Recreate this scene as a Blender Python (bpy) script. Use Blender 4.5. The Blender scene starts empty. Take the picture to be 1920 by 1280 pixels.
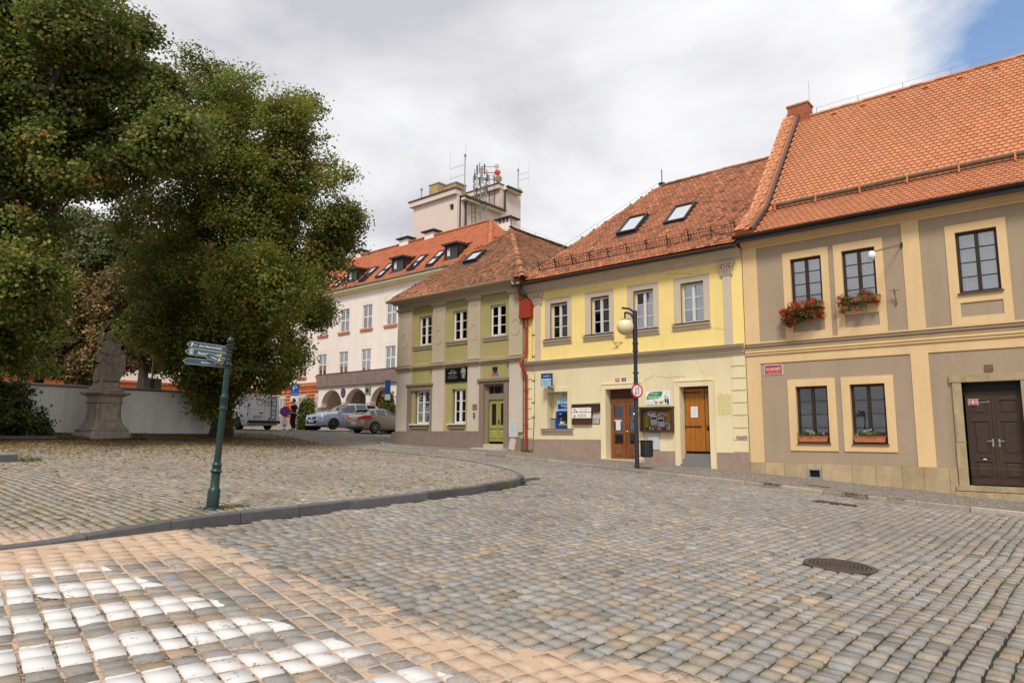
import bpy, bmesh, math, random
import numpy as np
from mathutils import Vector, Matrix, noise

RND = random.Random(11)
NR = np.random.RandomState(5)
PI = math.pi
scene = bpy.context.scene
COL = scene.collection

# ------------------------------------------------------------------ camera
EYE = 1.72
FPX, PITCH, ROLL, YAW = 1288.67, 0.137148, 0.0051, math.radians(49.2)
_cp, _sp = math.cos(PITCH), math.sin(PITCH)
_F = Vector((0, _cp, _sp)); _R = Vector((1, 0, 0)); _U = _R.cross(_F)
_c, _s = math.cos(ROLL), math.sin(ROLL)
_R, _U = _c * _R + _s * _U, -_s * _R + _c * _U
_d = Vector((-math.sin(YAW), math.cos(YAW), 0)); _n = Vector((math.cos(YAW), math.sin(YAW), 0))
_M = Matrix((-_d, _n, Vector((0, 0, 1))))
CF, CR, CU = _M @ _F, _M @ _R, _M @ _U
cam_data = bpy.data.cameras.new('camera')
cam_data.sensor_width = 36.0
cam_data.lens = FPX / 1920 * 36.0
cam_data.clip_start, cam_data.clip_end = 0.1, 3000
cam = bpy.data.objects.new('camera', cam_data)
COL.objects.link(cam)
cam.matrix_world = Matrix((( CR.x, CU.x, -CF.x, 0), (CR.y, CU.y, -CF.y, 0), (CR.z, CU.z, -CF.z, EYE), (0, 0, 0, 1)))
scene.camera = cam

# ------------------------------------------------------------------ sky, sun, exposure
SUN_EL, SUN_AZ = math.radians(50), math.radians(150)      # azimuth the light comes from, from +Y clockwise
world = bpy.data.worlds.new('World'); scene.world = world; world.use_nodes = True
wt = world.node_tree; wt.nodes.clear()
def wn(t, **k):
    n = wt.nodes.new(t)
    for a, b in k.items(): setattr(n, a, b)
    return n
def wl(a, b): wt.links.new(a, b)
wout = wn('ShaderNodeOutputWorld'); wbg = wn('ShaderNodeBackground'); wbg2 = wn('ShaderNodeBackground'); wmix = wn('ShaderNodeMixShader')
sky = wn('ShaderNodeTexSky', sky_type='NISHITA', sun_disc=False)
sky.sun_elevation = SUN_EL; sky.sun_rotation = SUN_AZ; sky.altitude = 250; sky.air_density = 1.0; sky.dust_density = 0.6
wbg.inputs['Strength'].default_value = 0.145
wl(sky.outputs[0], wbg.inputs['Color'])
tc = wn('ShaderNodeTexCoord'); sep = wn('ShaderNodeSeparateXYZ'); wl(tc.outputs['Generated'], sep.inputs[0])
def wmath(op, a, b=None, clamp=False):
    n = wn('ShaderNodeMath', operation=op, use_clamp=clamp)
    for i, v in enumerate((a, b)):
        if v is None: continue
        if isinstance(v, (int, float)): n.inputs[i].default_value = v
        else: wl(v, n.inputs[i])
    return n.outputs[0]
zz = wmath('ADD', wmath('MAXIMUM', sep.outputs[2], 0.0), 0.16)
cmb = wn('ShaderNodeCombineXYZ'); wl(wmath('DIVIDE', sep.outputs[0], zz), cmb.inputs[0]); wl(wmath('DIVIDE', sep.outputs[1], zz), cmb.inputs[1])
def wnoise(scale, detail, rough, off, dist=0.0):
    mp = wn('ShaderNodeMapping'); mp.inputs['Location'].default_value = off; wl(cmb.outputs[0], mp.inputs[0])
    n = wn('ShaderNodeTexNoise'); n.inputs['Scale'].default_value = scale; n.inputs['Detail'].default_value = detail
    n.inputs['Roughness'].default_value = rough; n.inputs['Distortion'].default_value = dist
    wl(mp.outputs[0], n.inputs['Vector']); return n.outputs[0]
n_big = wnoise(0.55, 5, 0.5, (3.1, 1.7, 0), 0.5)
n_mid = wnoise(1.5, 7, 0.55, (8.3, 2.2, 4), 0.3)
n_edge = wnoise(2.2, 8, 0.6, (1.0, 5.2, 9), 0.4)
shade = wmath('ADD', wmath('MULTIPLY', n_big, 0.55), wmath('MULTIPLY', n_mid, 0.45))
cr = wn('ShaderNodeValToRGB'); wl(shade, cr.inputs[0])
cr.color_ramp.elements[0].position = 0.36; cr.color_ramp.elements[0].color = (0.44, 0.44, 0.475, 1)
cr.color_ramp.elements[1].position = 0.60; cr.color_ramp.elements[1].color = (0.80, 0.80, 0.805, 1)
e = cr.color_ramp.elements.new(0.48); e.color = (0.665, 0.665, 0.68, 1)
wl(cr.outputs[0], wbg2.inputs['Color']); wbg2.inputs['Strength'].default_value = 1.0
# the cloud deck breaks open to the right of the square
dp = wn('ShaderNodeVectorMath', operation='DOT_PRODUCT'); wl(tc.outputs['Generated'], dp.inputs[0])
BLUE = (CF + CR * (1330 / FPX) + CU * (700 / FPX)).normalized(); dp.inputs[1].default_value = BLUE
gap = wmath('MULTIPLY', wmath('SUBTRACT', dp.outputs['Value'], 0.950), 22.0, True)
cover = wmath('ADD', wmath('MULTIPLY', wmath('SUBTRACT', n_edge, 0.5), 3.0), wmath('SUBTRACT', 1.55, wmath('MULTIPLY', gap, 2.1)), True)
wl(cover, wmix.inputs[0]); wl(wbg.outputs[0], wmix.inputs[1]); wl(wbg2.outputs[0], wmix.inputs[2]); wl(wmix.outputs[0], wout.inputs[0])

sun_d = bpy.data.lights.new('sun', 'SUN'); sun_d.energy = 2.2; sun_d.angle = math.radians(13); sun_d.color = (1.0, 0.95, 0.87)
sun = bpy.data.objects.new('sun', sun_d); COL.objects.link(sun)
_sd = Vector((math.sin(SUN_AZ) * math.cos(SUN_EL), math.cos(SUN_AZ) * math.cos(SUN_EL), math.sin(SUN_EL)))
sun.rotation_euler = _sd.to_track_quat('Z', 'Y').to_euler(); sun.location = _sd * 60
vs = scene.view_settings
vs.view_transform = 'Standard'; vs.look = 'None'; vs.exposure = 0.45; vs.gamma = 1.0; vs.use_curve_mapping = False

# ------------------------------------------------------------------ helpers
WM = {}
def settag(o, label=None, cat=None, group=None, kind=None):
    if label: o['label'] = label
    if cat: o['category'] = cat
    if group: o['group'] = group
    if kind: o['kind'] = kind
    return o
def empty(name, loc=(0, 0, 0), rz=0.0, label=None, cat=None, group=None, kind=None, parent=None):
    o = bpy.data.objects.new(name, None); COL.objects.link(o)
    o.location = loc; o.rotation_euler = (0, 0, rz); o.empty_display_size = 0.2
    WM[o.name] = Matrix.Translation(loc) @ Matrix.Rotation(rz, 4, 'Z')
    return settag(o, label, cat, group, kind)
def link(o, parent=None):
    COL.objects.link(o)
    if parent is not None:
        o.parent = parent; WM[o.name] = WM[parent.name]
    else: WM[o.name] = Matrix.Identity(4)
    return o
def copy_tree(o, parent=None):
    c = o.copy(); COL.objects.link(c)
    if parent is not None: c.parent = parent
    for ch in list(o.children): copy_tree(ch, c)
    return c
def tint(o, a=1.0, b=None, c=None):
    at = o.data.attributes.new('col', 'FLOAT_COLOR', 'POINT'); at.data.foreach_set('color', [a, a if b is None else b, a if c is None else c, 1.0] * len(o.data.vertices)); return o
class MB:
    """collects faces in world space (or the thing's own space) and links them as one mesh object"""
    def __init__(s): s.v, s.f, s.m, s.c = [], [], [], None
    def face(s, pts, m=0):
        b = len(s.v); s.v += [tuple(p) for p in pts]; s.f.append(tuple(range(b, b + len(pts)))); s.m.append(m); return s
    def box(s, x0, x1, y0, y1, z0, z1, m=0):
        b = len(s.v)
        s.v += [(x, y, z) for z in (z0, z1) for y in (y0, y1) for x in (x0, x1)]
        for q in ((0, 2, 3, 1), (4, 5, 7, 6), (0, 1, 5, 4), (2, 6, 7, 3), (0, 4, 6, 2), (1, 3, 7, 5)):
            s.f.append(tuple(b + i for i in q)); s.m.append(m)
        return s
    def obox(s, cen, ax, ay, az, m=0):
        """oriented box from centre and three half-axis vectors"""
        b = len(s.v); cen, ax, ay, az = map(Vector, (cen, ax, ay, az))
        s.v += [tuple(cen + i * ax + j * ay + k * az) for k in (-1, 1) for j in (-1, 1) for i in (-1, 1)]
        for q in ((0, 2, 3, 1), (4, 5, 7, 6), (0, 1, 5, 4), (2, 6, 7, 3), (0, 4, 6, 2), (1, 3, 7, 5)):
            s.f.append(tuple(b + i for i in q)); s.m.append(m)
        return s
    def bar(s, p, q, w, h=None, m=0, up=(0, 0, 1)):
        p, q = Vector(p), Vector(q); h = h or w; d = q - p; u = Vector(up)
        if abs(d.normalized().dot(u)) > 0.98: u = Vector((1, 0, 0))
        sx = d.cross(u).normalized(); sz = sx.cross(d).normalized()
        return s.obox((p + q) / 2, d / 2, sx * w / 2, sz * h / 2, m)
    def tube(s, pts, r, n=8, m=0, caps=True):
        pts = [Vector(p) for p in pts]; k = len(pts); rr = r if isinstance(r, (list, tuple)) else [r] * k
        b = len(s.v); prev = None
        for i, p in enumerate(pts):
            t = (pts[min(i + 1, k - 1)] - pts[max(i - 1, 0)]).normalized()
            if prev is None:
                a = Vector((0, 0, 1)) if abs(t.z) < 0.9 else Vector((1, 0, 0)); u = t.cross(a).normalized()
            else: u = (prev - t * prev.dot(t)).normalized()
            prev = u; w = t.cross(u)
            for j in range(n):
                a = 2 * PI * j / n; s.v.append(tuple(p + (u * math.cos(a) + w * math.sin(a)) * rr[i]))
        for i in range(k - 1):
            for j in range(n):
                j2 = (j + 1) % n; s.f.append((b + i * n + j, b + i * n + j2, b + (i + 1) * n + j2, b + (i + 1) * n + j)); s.m.append(m)
        if caps:
            s.f.append(tuple(b + j for j in reversed(range(n)))); s.m.append(m)
            s.f.append(tuple(b + (k - 1) * n + j for j in range(n))); s.m.append(m)
        return s
    def lathe(s, prof, cen, n=16, m=0, sq=None):
        """profile of (radius, z) turned about a vertical axis through cen"""
        b = len(s.v); cx, cy, cz = cen
        for r, z in prof:
            for j in range(n):
                a = 2 * PI * j / n; s.v.append((cx + r * math.cos(a), cy + r * math.sin(a), cz + z))
        for i in range(len(prof) - 1):
            for j in range(n):
                j2 = (j + 1) % n; s.f.append((b + i * n + j, b + i * n + j2, b + (i + 1) * n + j2, b + (i + 1) * n + j)); s.m.append(m)
        s.f.append(tuple(b + j for j in reversed(range(n)))); s.m.append(m)
        s.f.append(tuple(b + (len(prof) - 1) * n + j for j in range(n))); s.m.append(m)
        return s
    def loft(s, rings, m=0, cap=True):
        n = len(rings[0]); b = len(s.v)
        for r in rings: s.v += [tuple(p) for p in r]
        for i in range(len(rings) - 1):
            for j in range(n):
                j2 = (j + 1) % n; s.f.append((b + i * n + j, b + i * n + j2, b + (i + 1) * n + j2, b + (i + 1) * n + j)); s.m.append(m)
        if cap:
            s.f.append(tuple(b + j for j in reversed(range(n)))); s.m.append(m)
            s.f.append(tuple(b + (len(rings) - 1) * n + j for j in range(n))); s.m.append(m)
        return s
    def extr(s, poly, y0, y1, m=0):
        """polygon in x,z pushed from y0 to y1"""
        n = len(poly); b = len(s.v)
        s.v += [(x, y0, z) for x, z in poly] + [(x, y1, z) for x, z in poly]
        s.f.append(tuple(range(b, b + n))); s.m.append(m); s.f.append(tuple(reversed(range(b + n, b + 2 * n)))); s.m.append(m)
        for j in range(n):
            j2 = (j + 1) % n; s.f.append((b + j2, b + j, b + n + j, b + n + j2)); s.m.append(m)
        return s
    def wall(s, x0, x1, z0, z1, holes, y, depth, m=0, mr=None, sides=False):
        """sheet facing -Y with rectangular holes whose reveals run back by depth"""
        mr = m if mr is None else mr
        xs = sorted({x0, x1, *[h[0] for h in holes], *[h[1] for h in holes]}); zs = sorted({z0, z1, *[h[2] for h in holes], *[h[3] for h in holes]})
        xs = [x for x in xs if x0 <= x <= x1]; zs = [z for z in zs if z0 <= z <= z1]
        for i in range(len(xs) - 1):
            for j in range(len(zs) - 1):
                cx, cz = (xs[i] + xs[i + 1]) / 2, (zs[j] + zs[j + 1]) / 2
                if any(h[0] < cx < h[1] and h[2] < cz < h[3] for h in holes): continue
                s.face([(xs[i], y, zs[j]), (xs[i + 1], y, zs[j]), (xs[i + 1], y, zs[j + 1]), (xs[i], y, zs[j + 1])], m)
        for a, b_, c, d in holes:
            Y = y + depth
            if c > z0 + 1e-6: s.face([(a, y, c), (b_, y, c), (b_, Y, c), (a, Y, c)], mr)
            if d < z1 - 1e-6: s.face([(a, Y, d), (b_, Y, d), (b_, y, d), (a, y, d)], mr)
            if a > x0 + 1e-6: s.face([(a, y, c), (a, Y, c), (a, Y, d), (a, y, d)], mr)
            if b_ < x1 - 1e-6: s.face([(b_, Y, c), (b_, y, c), (b_, y, d), (b_, Y, d)], mr)
        if sides:
            Y = y + depth
            s.face([(x0, y, z0), (x0, Y, z0), (x1, Y, z0), (x1, y, z0)], m); s.face([(x0, y, z1), (x1, y, z1), (x1, Y, z1), (x0, Y, z1)], m)
            s.face([(x0, y, z0), (x0, y, z1), (x0, Y, z1), (x0, Y, z0)], m); s.face([(x1, y, z0), (x1, Y, z0), (x1, Y, z1), (x1, y, z1)], m)
        return s
    def build(s, name, mats, parent=None, smooth=False, local=False, xf=None, kind=None, label=None, cat=None, group=None, origin=None):
        me = bpy.data.meshes.new(name)
        V = s.v
        if xf is not None: V = [tuple(xf @ Vector(p)) for p in V]
        if parent is not None and not local:
            inv = WM[parent.name].inverted(); V = [tuple(inv @ Vector(p)) for p in V]
        if origin is not None: V = [(p[0] - origin[0], p[1] - origin[1], p[2] - origin[2]) for p in V]
        me.from_pydata(V, [], s.f)
        if not isinstance(mats, (list, tuple)): mats = [mats]
        for m in mats: me.materials.append(m)
        if len(mats) > 1: me.polygons.foreach_set('material_index', s.m)
        if smooth: me.polygons.foreach_set('use_smooth', [True] * len(me.polygons))
        me.update()
        o = link(bpy.data.objects.new(name, me), parent)
        if origin is not None: o.location = origin
        return settag(o, label, cat, group, kind)
def smooth_by_angle(o, deg=40):
    me = o.data
    me.polygons.foreach_set('use_smooth', [True] * len(me.polygons))
    try: me.set_sharp_from_angle(angle=math.radians(deg))
    except Exception: pass
    return o
def nmesh(name, V, F, mats, col=None, parent=None, extra=None, smooth=False, kind=None, mi=None):
    V = np.asarray(V, np.float32); F = np.asarray(F, np.int32); k = F.shape[1]
    me = bpy.data.meshes.new(name)
    me.vertices.add(len(V)); me.vertices.foreach_set('co', V.ravel())
    me.loops.add(F.size); me.loops.foreach_set('vertex_index', F.ravel())
    me.polygons.add(len(F)); me.polygons.foreach_set('loop_start', np.arange(0, F.size, k, dtype=np.int32))
    if smooth: me.polygons.foreach_set('use_smooth', np.ones(len(F), bool))
    if not isinstance(mats, (list, tuple)): mats = [mats]
    for m in mats: me.materials.append(m)
    if mi is not None: me.polygons.foreach_set('material_index', np.asarray(mi, np.int32))
    me.update(calc_edges=True)
    if col is not None:
        a = me.attributes.new('col', 'FLOAT_COLOR', 'POINT'); c = np.ones((len(V), 4), np.float32); c[:, :3] = col; a.data.foreach_set('color', c.ravel())
    for nm, arr in (extra or {}).items():
        a = me.attributes.new(nm, 'FLOAT', 'POINT'); a.data.foreach_set('value', np.asarray(arr, np.float32))
    o = link(bpy.data.objects.new(name, me), parent)
    return settag(o, kind=kind)
_TXT = {}
def text_geo(s):
    if s in _TXT: return _TXT[s]
    cu = bpy.data.curves.new('lettering', 'FONT'); cu.body = s; cu.size = 1.0; cu.resolution_u = 3
    ob = bpy.data.objects.new('lettering', cu); COL.objects.link(ob)
    dg = bpy.context.evaluated_depsgraph_get()
    me = bpy.data.meshes.new_from_object(ob.evaluated_get(dg))
    V = [tuple(v.co) for v in me.vertices]; F = [tuple(p.vertices) for p in me.polygons]
    bpy.data.objects.remove(ob); bpy.data.curves.remove(cu); bpy.data.meshes.remove(me)
    _TXT[s] = (V, F); return V, F
def lettering(parent, s, origin, ux, uz, w, h, m, align='C', shear=0.0, local=False, name='lettering'):
    """flat printed writing: w x h metres, ux/uz the reading and up directions, origin at its middle"""
    V, F = text_geo(s)
    if not V: return None
    xs = [v[0] for v in V]; ys = [v[1] for v in V]; x0, x1, y0, y1 = min(xs), max(xs), min(ys), max(ys)
    ux, uz, origin = Vector(ux), Vector(uz), Vector(origin); mb = MB()
    for v in V:
        a = ((v[0] - x0) / (x1 - x0) - 0.5) * w + shear * ((v[1] - y0) / (y1 - y0) - .5) * h; b = ((v[1] - y0) / (y1 - y0) - 0.5) * h
        mb.v.append(tuple(origin + ux * a + uz * b))
    mb.f = list(F); mb.m = [0] * len(F)
    return mb.build(name, m, parent, local=local)

# ------------------------------------------------------------------ materials
def nodes_of(m):
    nt = m.node_tree; return nt, nt.nodes, nt.links
def mat(name, col, rough=0.85, var=0.10, scale=1.2, bump=0.0, bscale=45, spec=0.3, metal=0.0, attr=False, stain=None, stain_amt=0.0, stain_scale=0.8, emit=None, coat=0.0):
    m = bpy.data.materials.new(name); m.use_nodes = True
    nt, N, L = nodes_of(m); b = N['Principled BSDF']
    b.inputs['Roughness'].default_value = rough; b.inputs['Metallic'].default_value = metal; b.inputs['Specular IOR Level'].default_value = spec
    if coat: b.inputs['Coat Weight'].default_value = coat; b.inputs['Coat Roughness'].default_value = 0.05
    geo = N.new('ShaderNodeNewGeometry')
    out = None
    rgb = N.new('ShaderNodeRGB'); rgb.outputs[0].default_value = (*col, 1); out = rgb.outputs[0]
    if attr:
        at = N.new('ShaderNodeAttribute'); at.attribute_name = 'col'
        mx = N.new('ShaderNodeMix'); mx.data_type = 'RGBA'; mx.blend_type = 'MULTIPLY'; mx.inputs[0].default_value = 1
        L.new(out, mx.inputs[6]); L.new(at.outputs[0], mx.inputs[7]); out = mx.outputs[2]
    if var:
        n = N.new('ShaderNodeTexNoise'); n.inputs['Scale'].default_value = scale; n.inputs['Detail'].default_value = 6; n.inputs['Roughness'].default_value = 0.65
        L.new(geo.outputs['Position'], n.inputs['Vector'])
        mr = N.new('ShaderNodeMapRange'); mr.inputs[1].default_value = 0.25; mr.inputs[2].default_value = 0.75; mr.inputs[3].default_value = 1 - var; mr.inputs[4].default_value = 1 + var
        L.new(n.outputs[0], mr.inputs[0])
        mx = N.new('ShaderNodeVectorMath'); mx.operation = 'SCALE'; L.new(out, mx.inputs[0]); L.new(mr.outputs[0], mx.inputs['Scale']); out = mx.outputs[0]
    if stain:
        mp = N.new('ShaderNodeMapping'); mp.inputs['Scale'].default_value = (1, 1, 0.35); L.new(geo.outputs['Position'], mp.inputs[0])
        n = N.new('ShaderNodeTexNoise'); n.inputs['Scale'].default_value = stain_scale; n.inputs['Detail'].default_value = 8; n.inputs['Roughness'].default_value = 0.7
        L.new(mp.outputs[0], n.inputs['Vector'])
        mr = N.new('ShaderNodeMapRange'); mr.inputs[1].default_value = 0.5; mr.inputs[2].default_value = 0.75; mr.inputs[3].default_value = 0; mr.inputs[4].default_value = stain_amt
        n2 = N.new('ShaderNodeTexNoise'); n2.inputs['Scale'].default_value = stain_scale * 5; n2.inputs['Detail'].default_value = 6; n2.inputs['Roughness'].default_value = 0.6
        mp2 = N.new('ShaderNodeMapping'); mp2.inputs['Scale'].default_value = (1, 1, 0.10); L.new(geo.outputs['Position'], mp2.inputs[0]); L.new(mp2.outputs[0], n2.inputs['Vector'])
        av = N.new('ShaderNodeMath'); av.operation = 'MULTIPLY_ADD'; av.inputs[1].default_value = 0.45; L.new(n2.outputs[0], av.inputs[0])
        sc = N.new('ShaderNodeMath'); sc.operation = 'MULTIPLY'; sc.inputs[1].default_value = 0.62; L.new(n.outputs[0], sc.inputs[0]); L.new(sc.outputs[0], av.inputs[2])
        L.new(av.outputs[0], mr.inputs[0])
        mx = N.new('ShaderNodeMix'); mx.data_type = 'RGBA'; L.new(mr.outputs[0], mx.inputs[0]); L.new(out, mx.inputs[6]); mx.inputs[7].default_value = (*stain, 1); out = mx.outputs[2]
    L.new(out, b.inputs['Base Color'])
    if bump:
        n = N.new('ShaderNodeTexNoise'); n.inputs['Scale'].default_value = bscale; n.inputs['Detail'].default_value = 5
        L.new(geo.outputs['Position'], n.inputs['Vector'])
        bp = N.new('ShaderNodeBump'); bp.inputs['Strength'].default_value = bump; bp.inputs['Distance'].default_value = 0.01
        L.new(n.outputs[0], bp.inputs['Height']); L.new(bp.outputs[0], b.inputs['Normal'])
    if emit: b.inputs['Emission Color'].default_value = (*emit, 1); b.inputs['Emission Strength'].default_value = 1
    return m
def glass(name, tint=(0.55, 0.6, 0.62), refl=0.16):
    m = bpy.data.materials.new(name); m.use_nodes = True; nt, N, L = nodes_of(m); N.remove(N['Principled BSDF'])
    t = N.new('ShaderNodeBsdfTransparent'); t.inputs[0].default_value = (*tint, 1)
    g = N.new('ShaderNodeBsdfGlossy'); g.inputs['Roughness'].default_value = 0.02; g.inputs[0].default_value = (.95, .97, 1, 1)
    geo = N.new('ShaderNodeNewGeometry'); n = N.new('ShaderNodeTexNoise'); n.inputs['Scale'].default_value = 1.3; n.inputs['Detail'].default_value = 1
    L.new(geo.outputs['Position'], n.inputs['Vector'])
    bp = N.new('ShaderNodeBump'); bp.inputs['Strength'].default_value = 0.25; bp.inputs['Distance'].default_value = 0.02; L.new(n.outputs[0], bp.inputs['Height']); L.new(bp.outputs[0], g.inputs['Normal'])
    lw = N.new('ShaderNodeFresnel'); lw.inputs['IOR'].default_value = 1.5
    ad = N.new('ShaderNodeMath'); ad.operation = 'ADD'; ad.use_clamp = True; ad.inputs[1].default_value = refl; L.new(lw.outputs[0], ad.inputs[0])
    mx = N.new('ShaderNodeMixShader'); L.new(ad.outputs[0], mx.inputs[0]); L.new(t.outputs[0], mx.inputs[1]); L.new(g.outputs[0], mx.inputs[2])
    L.new(mx.outputs[0], N['Material Output'].inputs[0]); return m
def leafmat(name, trans=0.25, rough=0.5):
    m = bpy.data.materials.new(name); m.use_nodes = True; nt, N, L = nodes_of(m); b = N['Principled BSDF']
    at = N.new('ShaderNodeAttribute'); at.attribute_name = 'col'
    L.new(at.outputs[0], b.inputs['Base Color']); b.inputs['Roughness'].default_value = rough; b.inputs['Specular IOR Level'].default_value = 0.25
    tr = N.new('ShaderNodeBsdfTranslucent'); hs = N.new('ShaderNodeHueSaturation'); hs.inputs['Value'].default_value = 1.3; L.new(at.outputs[0], hs.inputs['Color']); L.new(hs.outputs[0], tr.inputs[0])
    mx = N.new('ShaderNodeMixShader'); mx.inputs[0].default_value = trans; L.new(b.outputs[0], mx.inputs[1]); L.new(tr.outputs[0], mx.inputs[2]); L.new(mx.outputs[0], N['Material Output'].inputs[0]); return m
M = {}
M['peach'] = mat('peach_plaster', (0.69, 0.485, 0.255), 0.9, 0.05, 0.8, 0.25, 70, stain=(0.45, 0.30, 0.16), stain_amt=0.42)
M['taupe'] = mat('taupe_plaster', (0.36, 0.275, 0.19), 0.92, 0.07, 0.9, 0.35, 60, stain=(0.25, 0.195, 0.14), stain_amt=0.5)
M['yellow'] = mat('yellow_plaster', (0.86, 0.655, 0.245), 0.9, 0.06, 0.7, 0.25, 60, stain=(0.70, 0.54, 0.20), stain_amt=0.6)
M['cream'] = mat('cream_plaster', (0.74, 0.63, 0.40), 0.9, 0.05, 0.8, 0.25, 60, stain=(0.55, 0.44, 0.27), stain_amt=0.6)
M['pinktrim'] = mat('pale_trim_plaster', (0.56, 0.46, 0.36), 0.9, 0.05, 1.5, 0.25, 60, stain=(0.35, 0.28, 0.2), stain_amt=0.35, stain_scale=2)
M['plinth'] = mat('pink_plinth_render', (0.33, 0.235, 0.19), 0.92, 0.14, 3.0, 0.5, 50, stain=(0.20, 0.15, 0.12), stain_amt=0.5, stain_scale=1.2)
M['sandstone'] = mat('sandstone', (0.42, 0.315, 0.195), 0.92, 0.18, 2.4, 0.5, 35, attr=True, stain=(0.22, 0.16, 0.10), stain_amt=0.45, stain_scale=1.4)
M['stone'] = mat('old_sandstone', (0.38, 0.29, 0.17), 0.92, 0.25, 4.0, 0.7, 25, stain=(0.14, 0.10, 0.07), stain_amt=0.6, stain_scale=1.8)
M['olive'] = mat('olive_plaster', (0.37, 0.315, 0.13), 0.9, 0.06, 1.0, 0.25, 60, stain=(0.27, 0.24, 0.10), stain_amt=0.55)
M['beige'] = mat('beige_plaster', (0.47, 0.385, 0.275), 0.9, 0.05, 1.0, 0.25, 60, stain=(0.30, 0.24, 0.18), stain_amt=0.3)
M['palegrey'] = mat('pale_pilaster_plaster', (0.55, 0.47, 0.385), 0.9, 0.06, 1.3, 0.25, 60, stain=(0.36, 0.31, 0.25), stain_amt=0.3)
M['umber'] = mat('umber_trim', (0.23, 0.17, 0.13), 0.85, 0.08, 2.0, 0.3, 60)
M['brownplinth'] = mat('brown_plinth_render', (0.22, 0.165, 0.13), 0.92, 0.15, 3.0, 0.5, 40, stain=(0.33, 0.26, 0.2), stain_amt=0.4, stain_scale=1.4)
M['white_wall'] = mat('pale_wall_plaster', (0.80, 0.715, 0.64), 0.9, 0.04, 0.5, 0.2, 50, stain=(0.60, 0.50, 0.42), stain_amt=0.4, stain_scale=.5)
M['garden_wall'] = mat('white_garden_wall_plaster', (0.87, 0.84, 0.81), 0.9, 0.08, 0.8, 0.3, 40, stain=(0.45, 0.41, 0.38), stain_amt=0.5, stain_scale=.7)
M['orange_tile'] = mat('orange_wall_tile', (0.50, 0.15, 0.05), 0.6, 0.15, 2.5, 0.1, 40, attr=True)
M['terracotta'] = mat('terracotta', (0.50, 0.16, 0.07), 0.7, 0.15, 6, 0.1, 40)
M['tile_new'] = mat('new_clay_tile', (0.55, 0.225, 0.108), 0.75, 0.10, 5, 0.1, 30, attr=True, spec=.25)
M['tile_mid'] = mat('weathered_clay_tile', (0.43, 0.17, 0.085), 0.85, 0.20, 4, 0.2, 30, attr=True)
M['tile_old'] = mat('old_clay_tile', (0.33, 0.15, 0.075), 0.9, 0.25, 4, 0.3, 25, attr=True)
M['tile_far'] = mat('red_clay_tile', (0.49, 0.145, 0.062), 0.8, 0.10, 3, 0.1, 25, attr=True)
M['deck'] = mat('roof_underlay', (0.16, 0.06, 0.03), 0.9, 0.1)
M['gutter'] = mat('dark_brown_metal', (0.035, 0.025, 0.022), 0.45, 0.1, 3, spec=.5)
M['flash'] = mat('flashing_metal', (0.10, 0.062, 0.05), 0.5, 0.1, 3, spec=.5)
M['zinc'] = mat('aged_zinc', (0.30, 0.29, 0.27), 0.55, 0.15, 3, metal=.3)
M['iron'] = mat('black_iron', (0.02, 0.02, 0.022), 0.5, 0.1, spec=.4)
M['redpipe'] = mat('red_painted_pipe', (0.30, 0.035, 0.018), 0.5, 0.12, 4, spec=.4)
M['darkwood'] = mat('dark_window_wood', (0.030, 0.016, 0.010), 0.55, 0.15, 8, spec=.35)
M['whitewood'] = mat('white_window_paint', (0.72, 0.69, 0.66), 0.5, 0.05, 6, spec=.4)
M['greywood'] = mat('aged_white_paint', (0.62, 0.59, 0.57), 0.6, 0.12, 9, spec=.35)
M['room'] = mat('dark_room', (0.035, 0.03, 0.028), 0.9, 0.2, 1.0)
M['curtain'] = mat('net_curtain', (0.62, 0.61, 0.58), 0.9, 0.12, 6)
M['drape'] = mat('dark_drape', (0.22, 0.20, 0.19), 0.9, 0.25, 6)
M['glass'] = glass('window_glass')
M['glass_clear'] = glass('bright_window_glass', (0.75, 0.8, 0.84), 0.24)
M['glass_dark'] = glass('dim_window_glass', (0.35, 0.36, 0.36), 0.08)
M['skyglass'] = mat('skylight_glass', (0.86, 0.88, 0.90), 0.03, 0, metal=1.0)
M['brick'] = mat('red_brick', (0.36, 0.11, 0.06), 0.9, 0.2, 6, 0.4, 40, attr=True)
M['mortar'] = mat('pale_mortar', (0.45, 0.36, 0.30), 0.95, 0.1)
M['concrete'] = mat('pale_concrete', (0.46, 0.43, 0.40), 0.9, 0.12, 3, 0.3, 40)
M['granite'] = mat('grey_granite', (0.115, 0.112, 0.115), 0.8, 0.22, 14, 0.4, 60, attr=True)
M['kerb_pale'] = mat('weathered_granite', (0.33, 0.28, 0.23), 0.85, 0.2, 9, 0.4, 50, attr=True)
M['white'] = mat('white_print', (0.78, 0.78, 0.77), 0.5, 0.02)
M['paper'] = mat('paper', (0.70, 0.70, 0.72), 0.8, 0.05, 20)
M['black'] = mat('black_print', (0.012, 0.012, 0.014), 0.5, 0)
M['red'] = mat('red_enamel', (0.46, 0.018, 0.016), 0.35, 0.04, spec=.5)
M['blue'] = mat('blue_enamel', (0.012, 0.022, 0.11), 0.35, 0.04, spec=.5)
M['rustiron'] = mat('rusty_iron', (0.16, 0.10, 0.06), 0.8, .3, 12)
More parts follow.
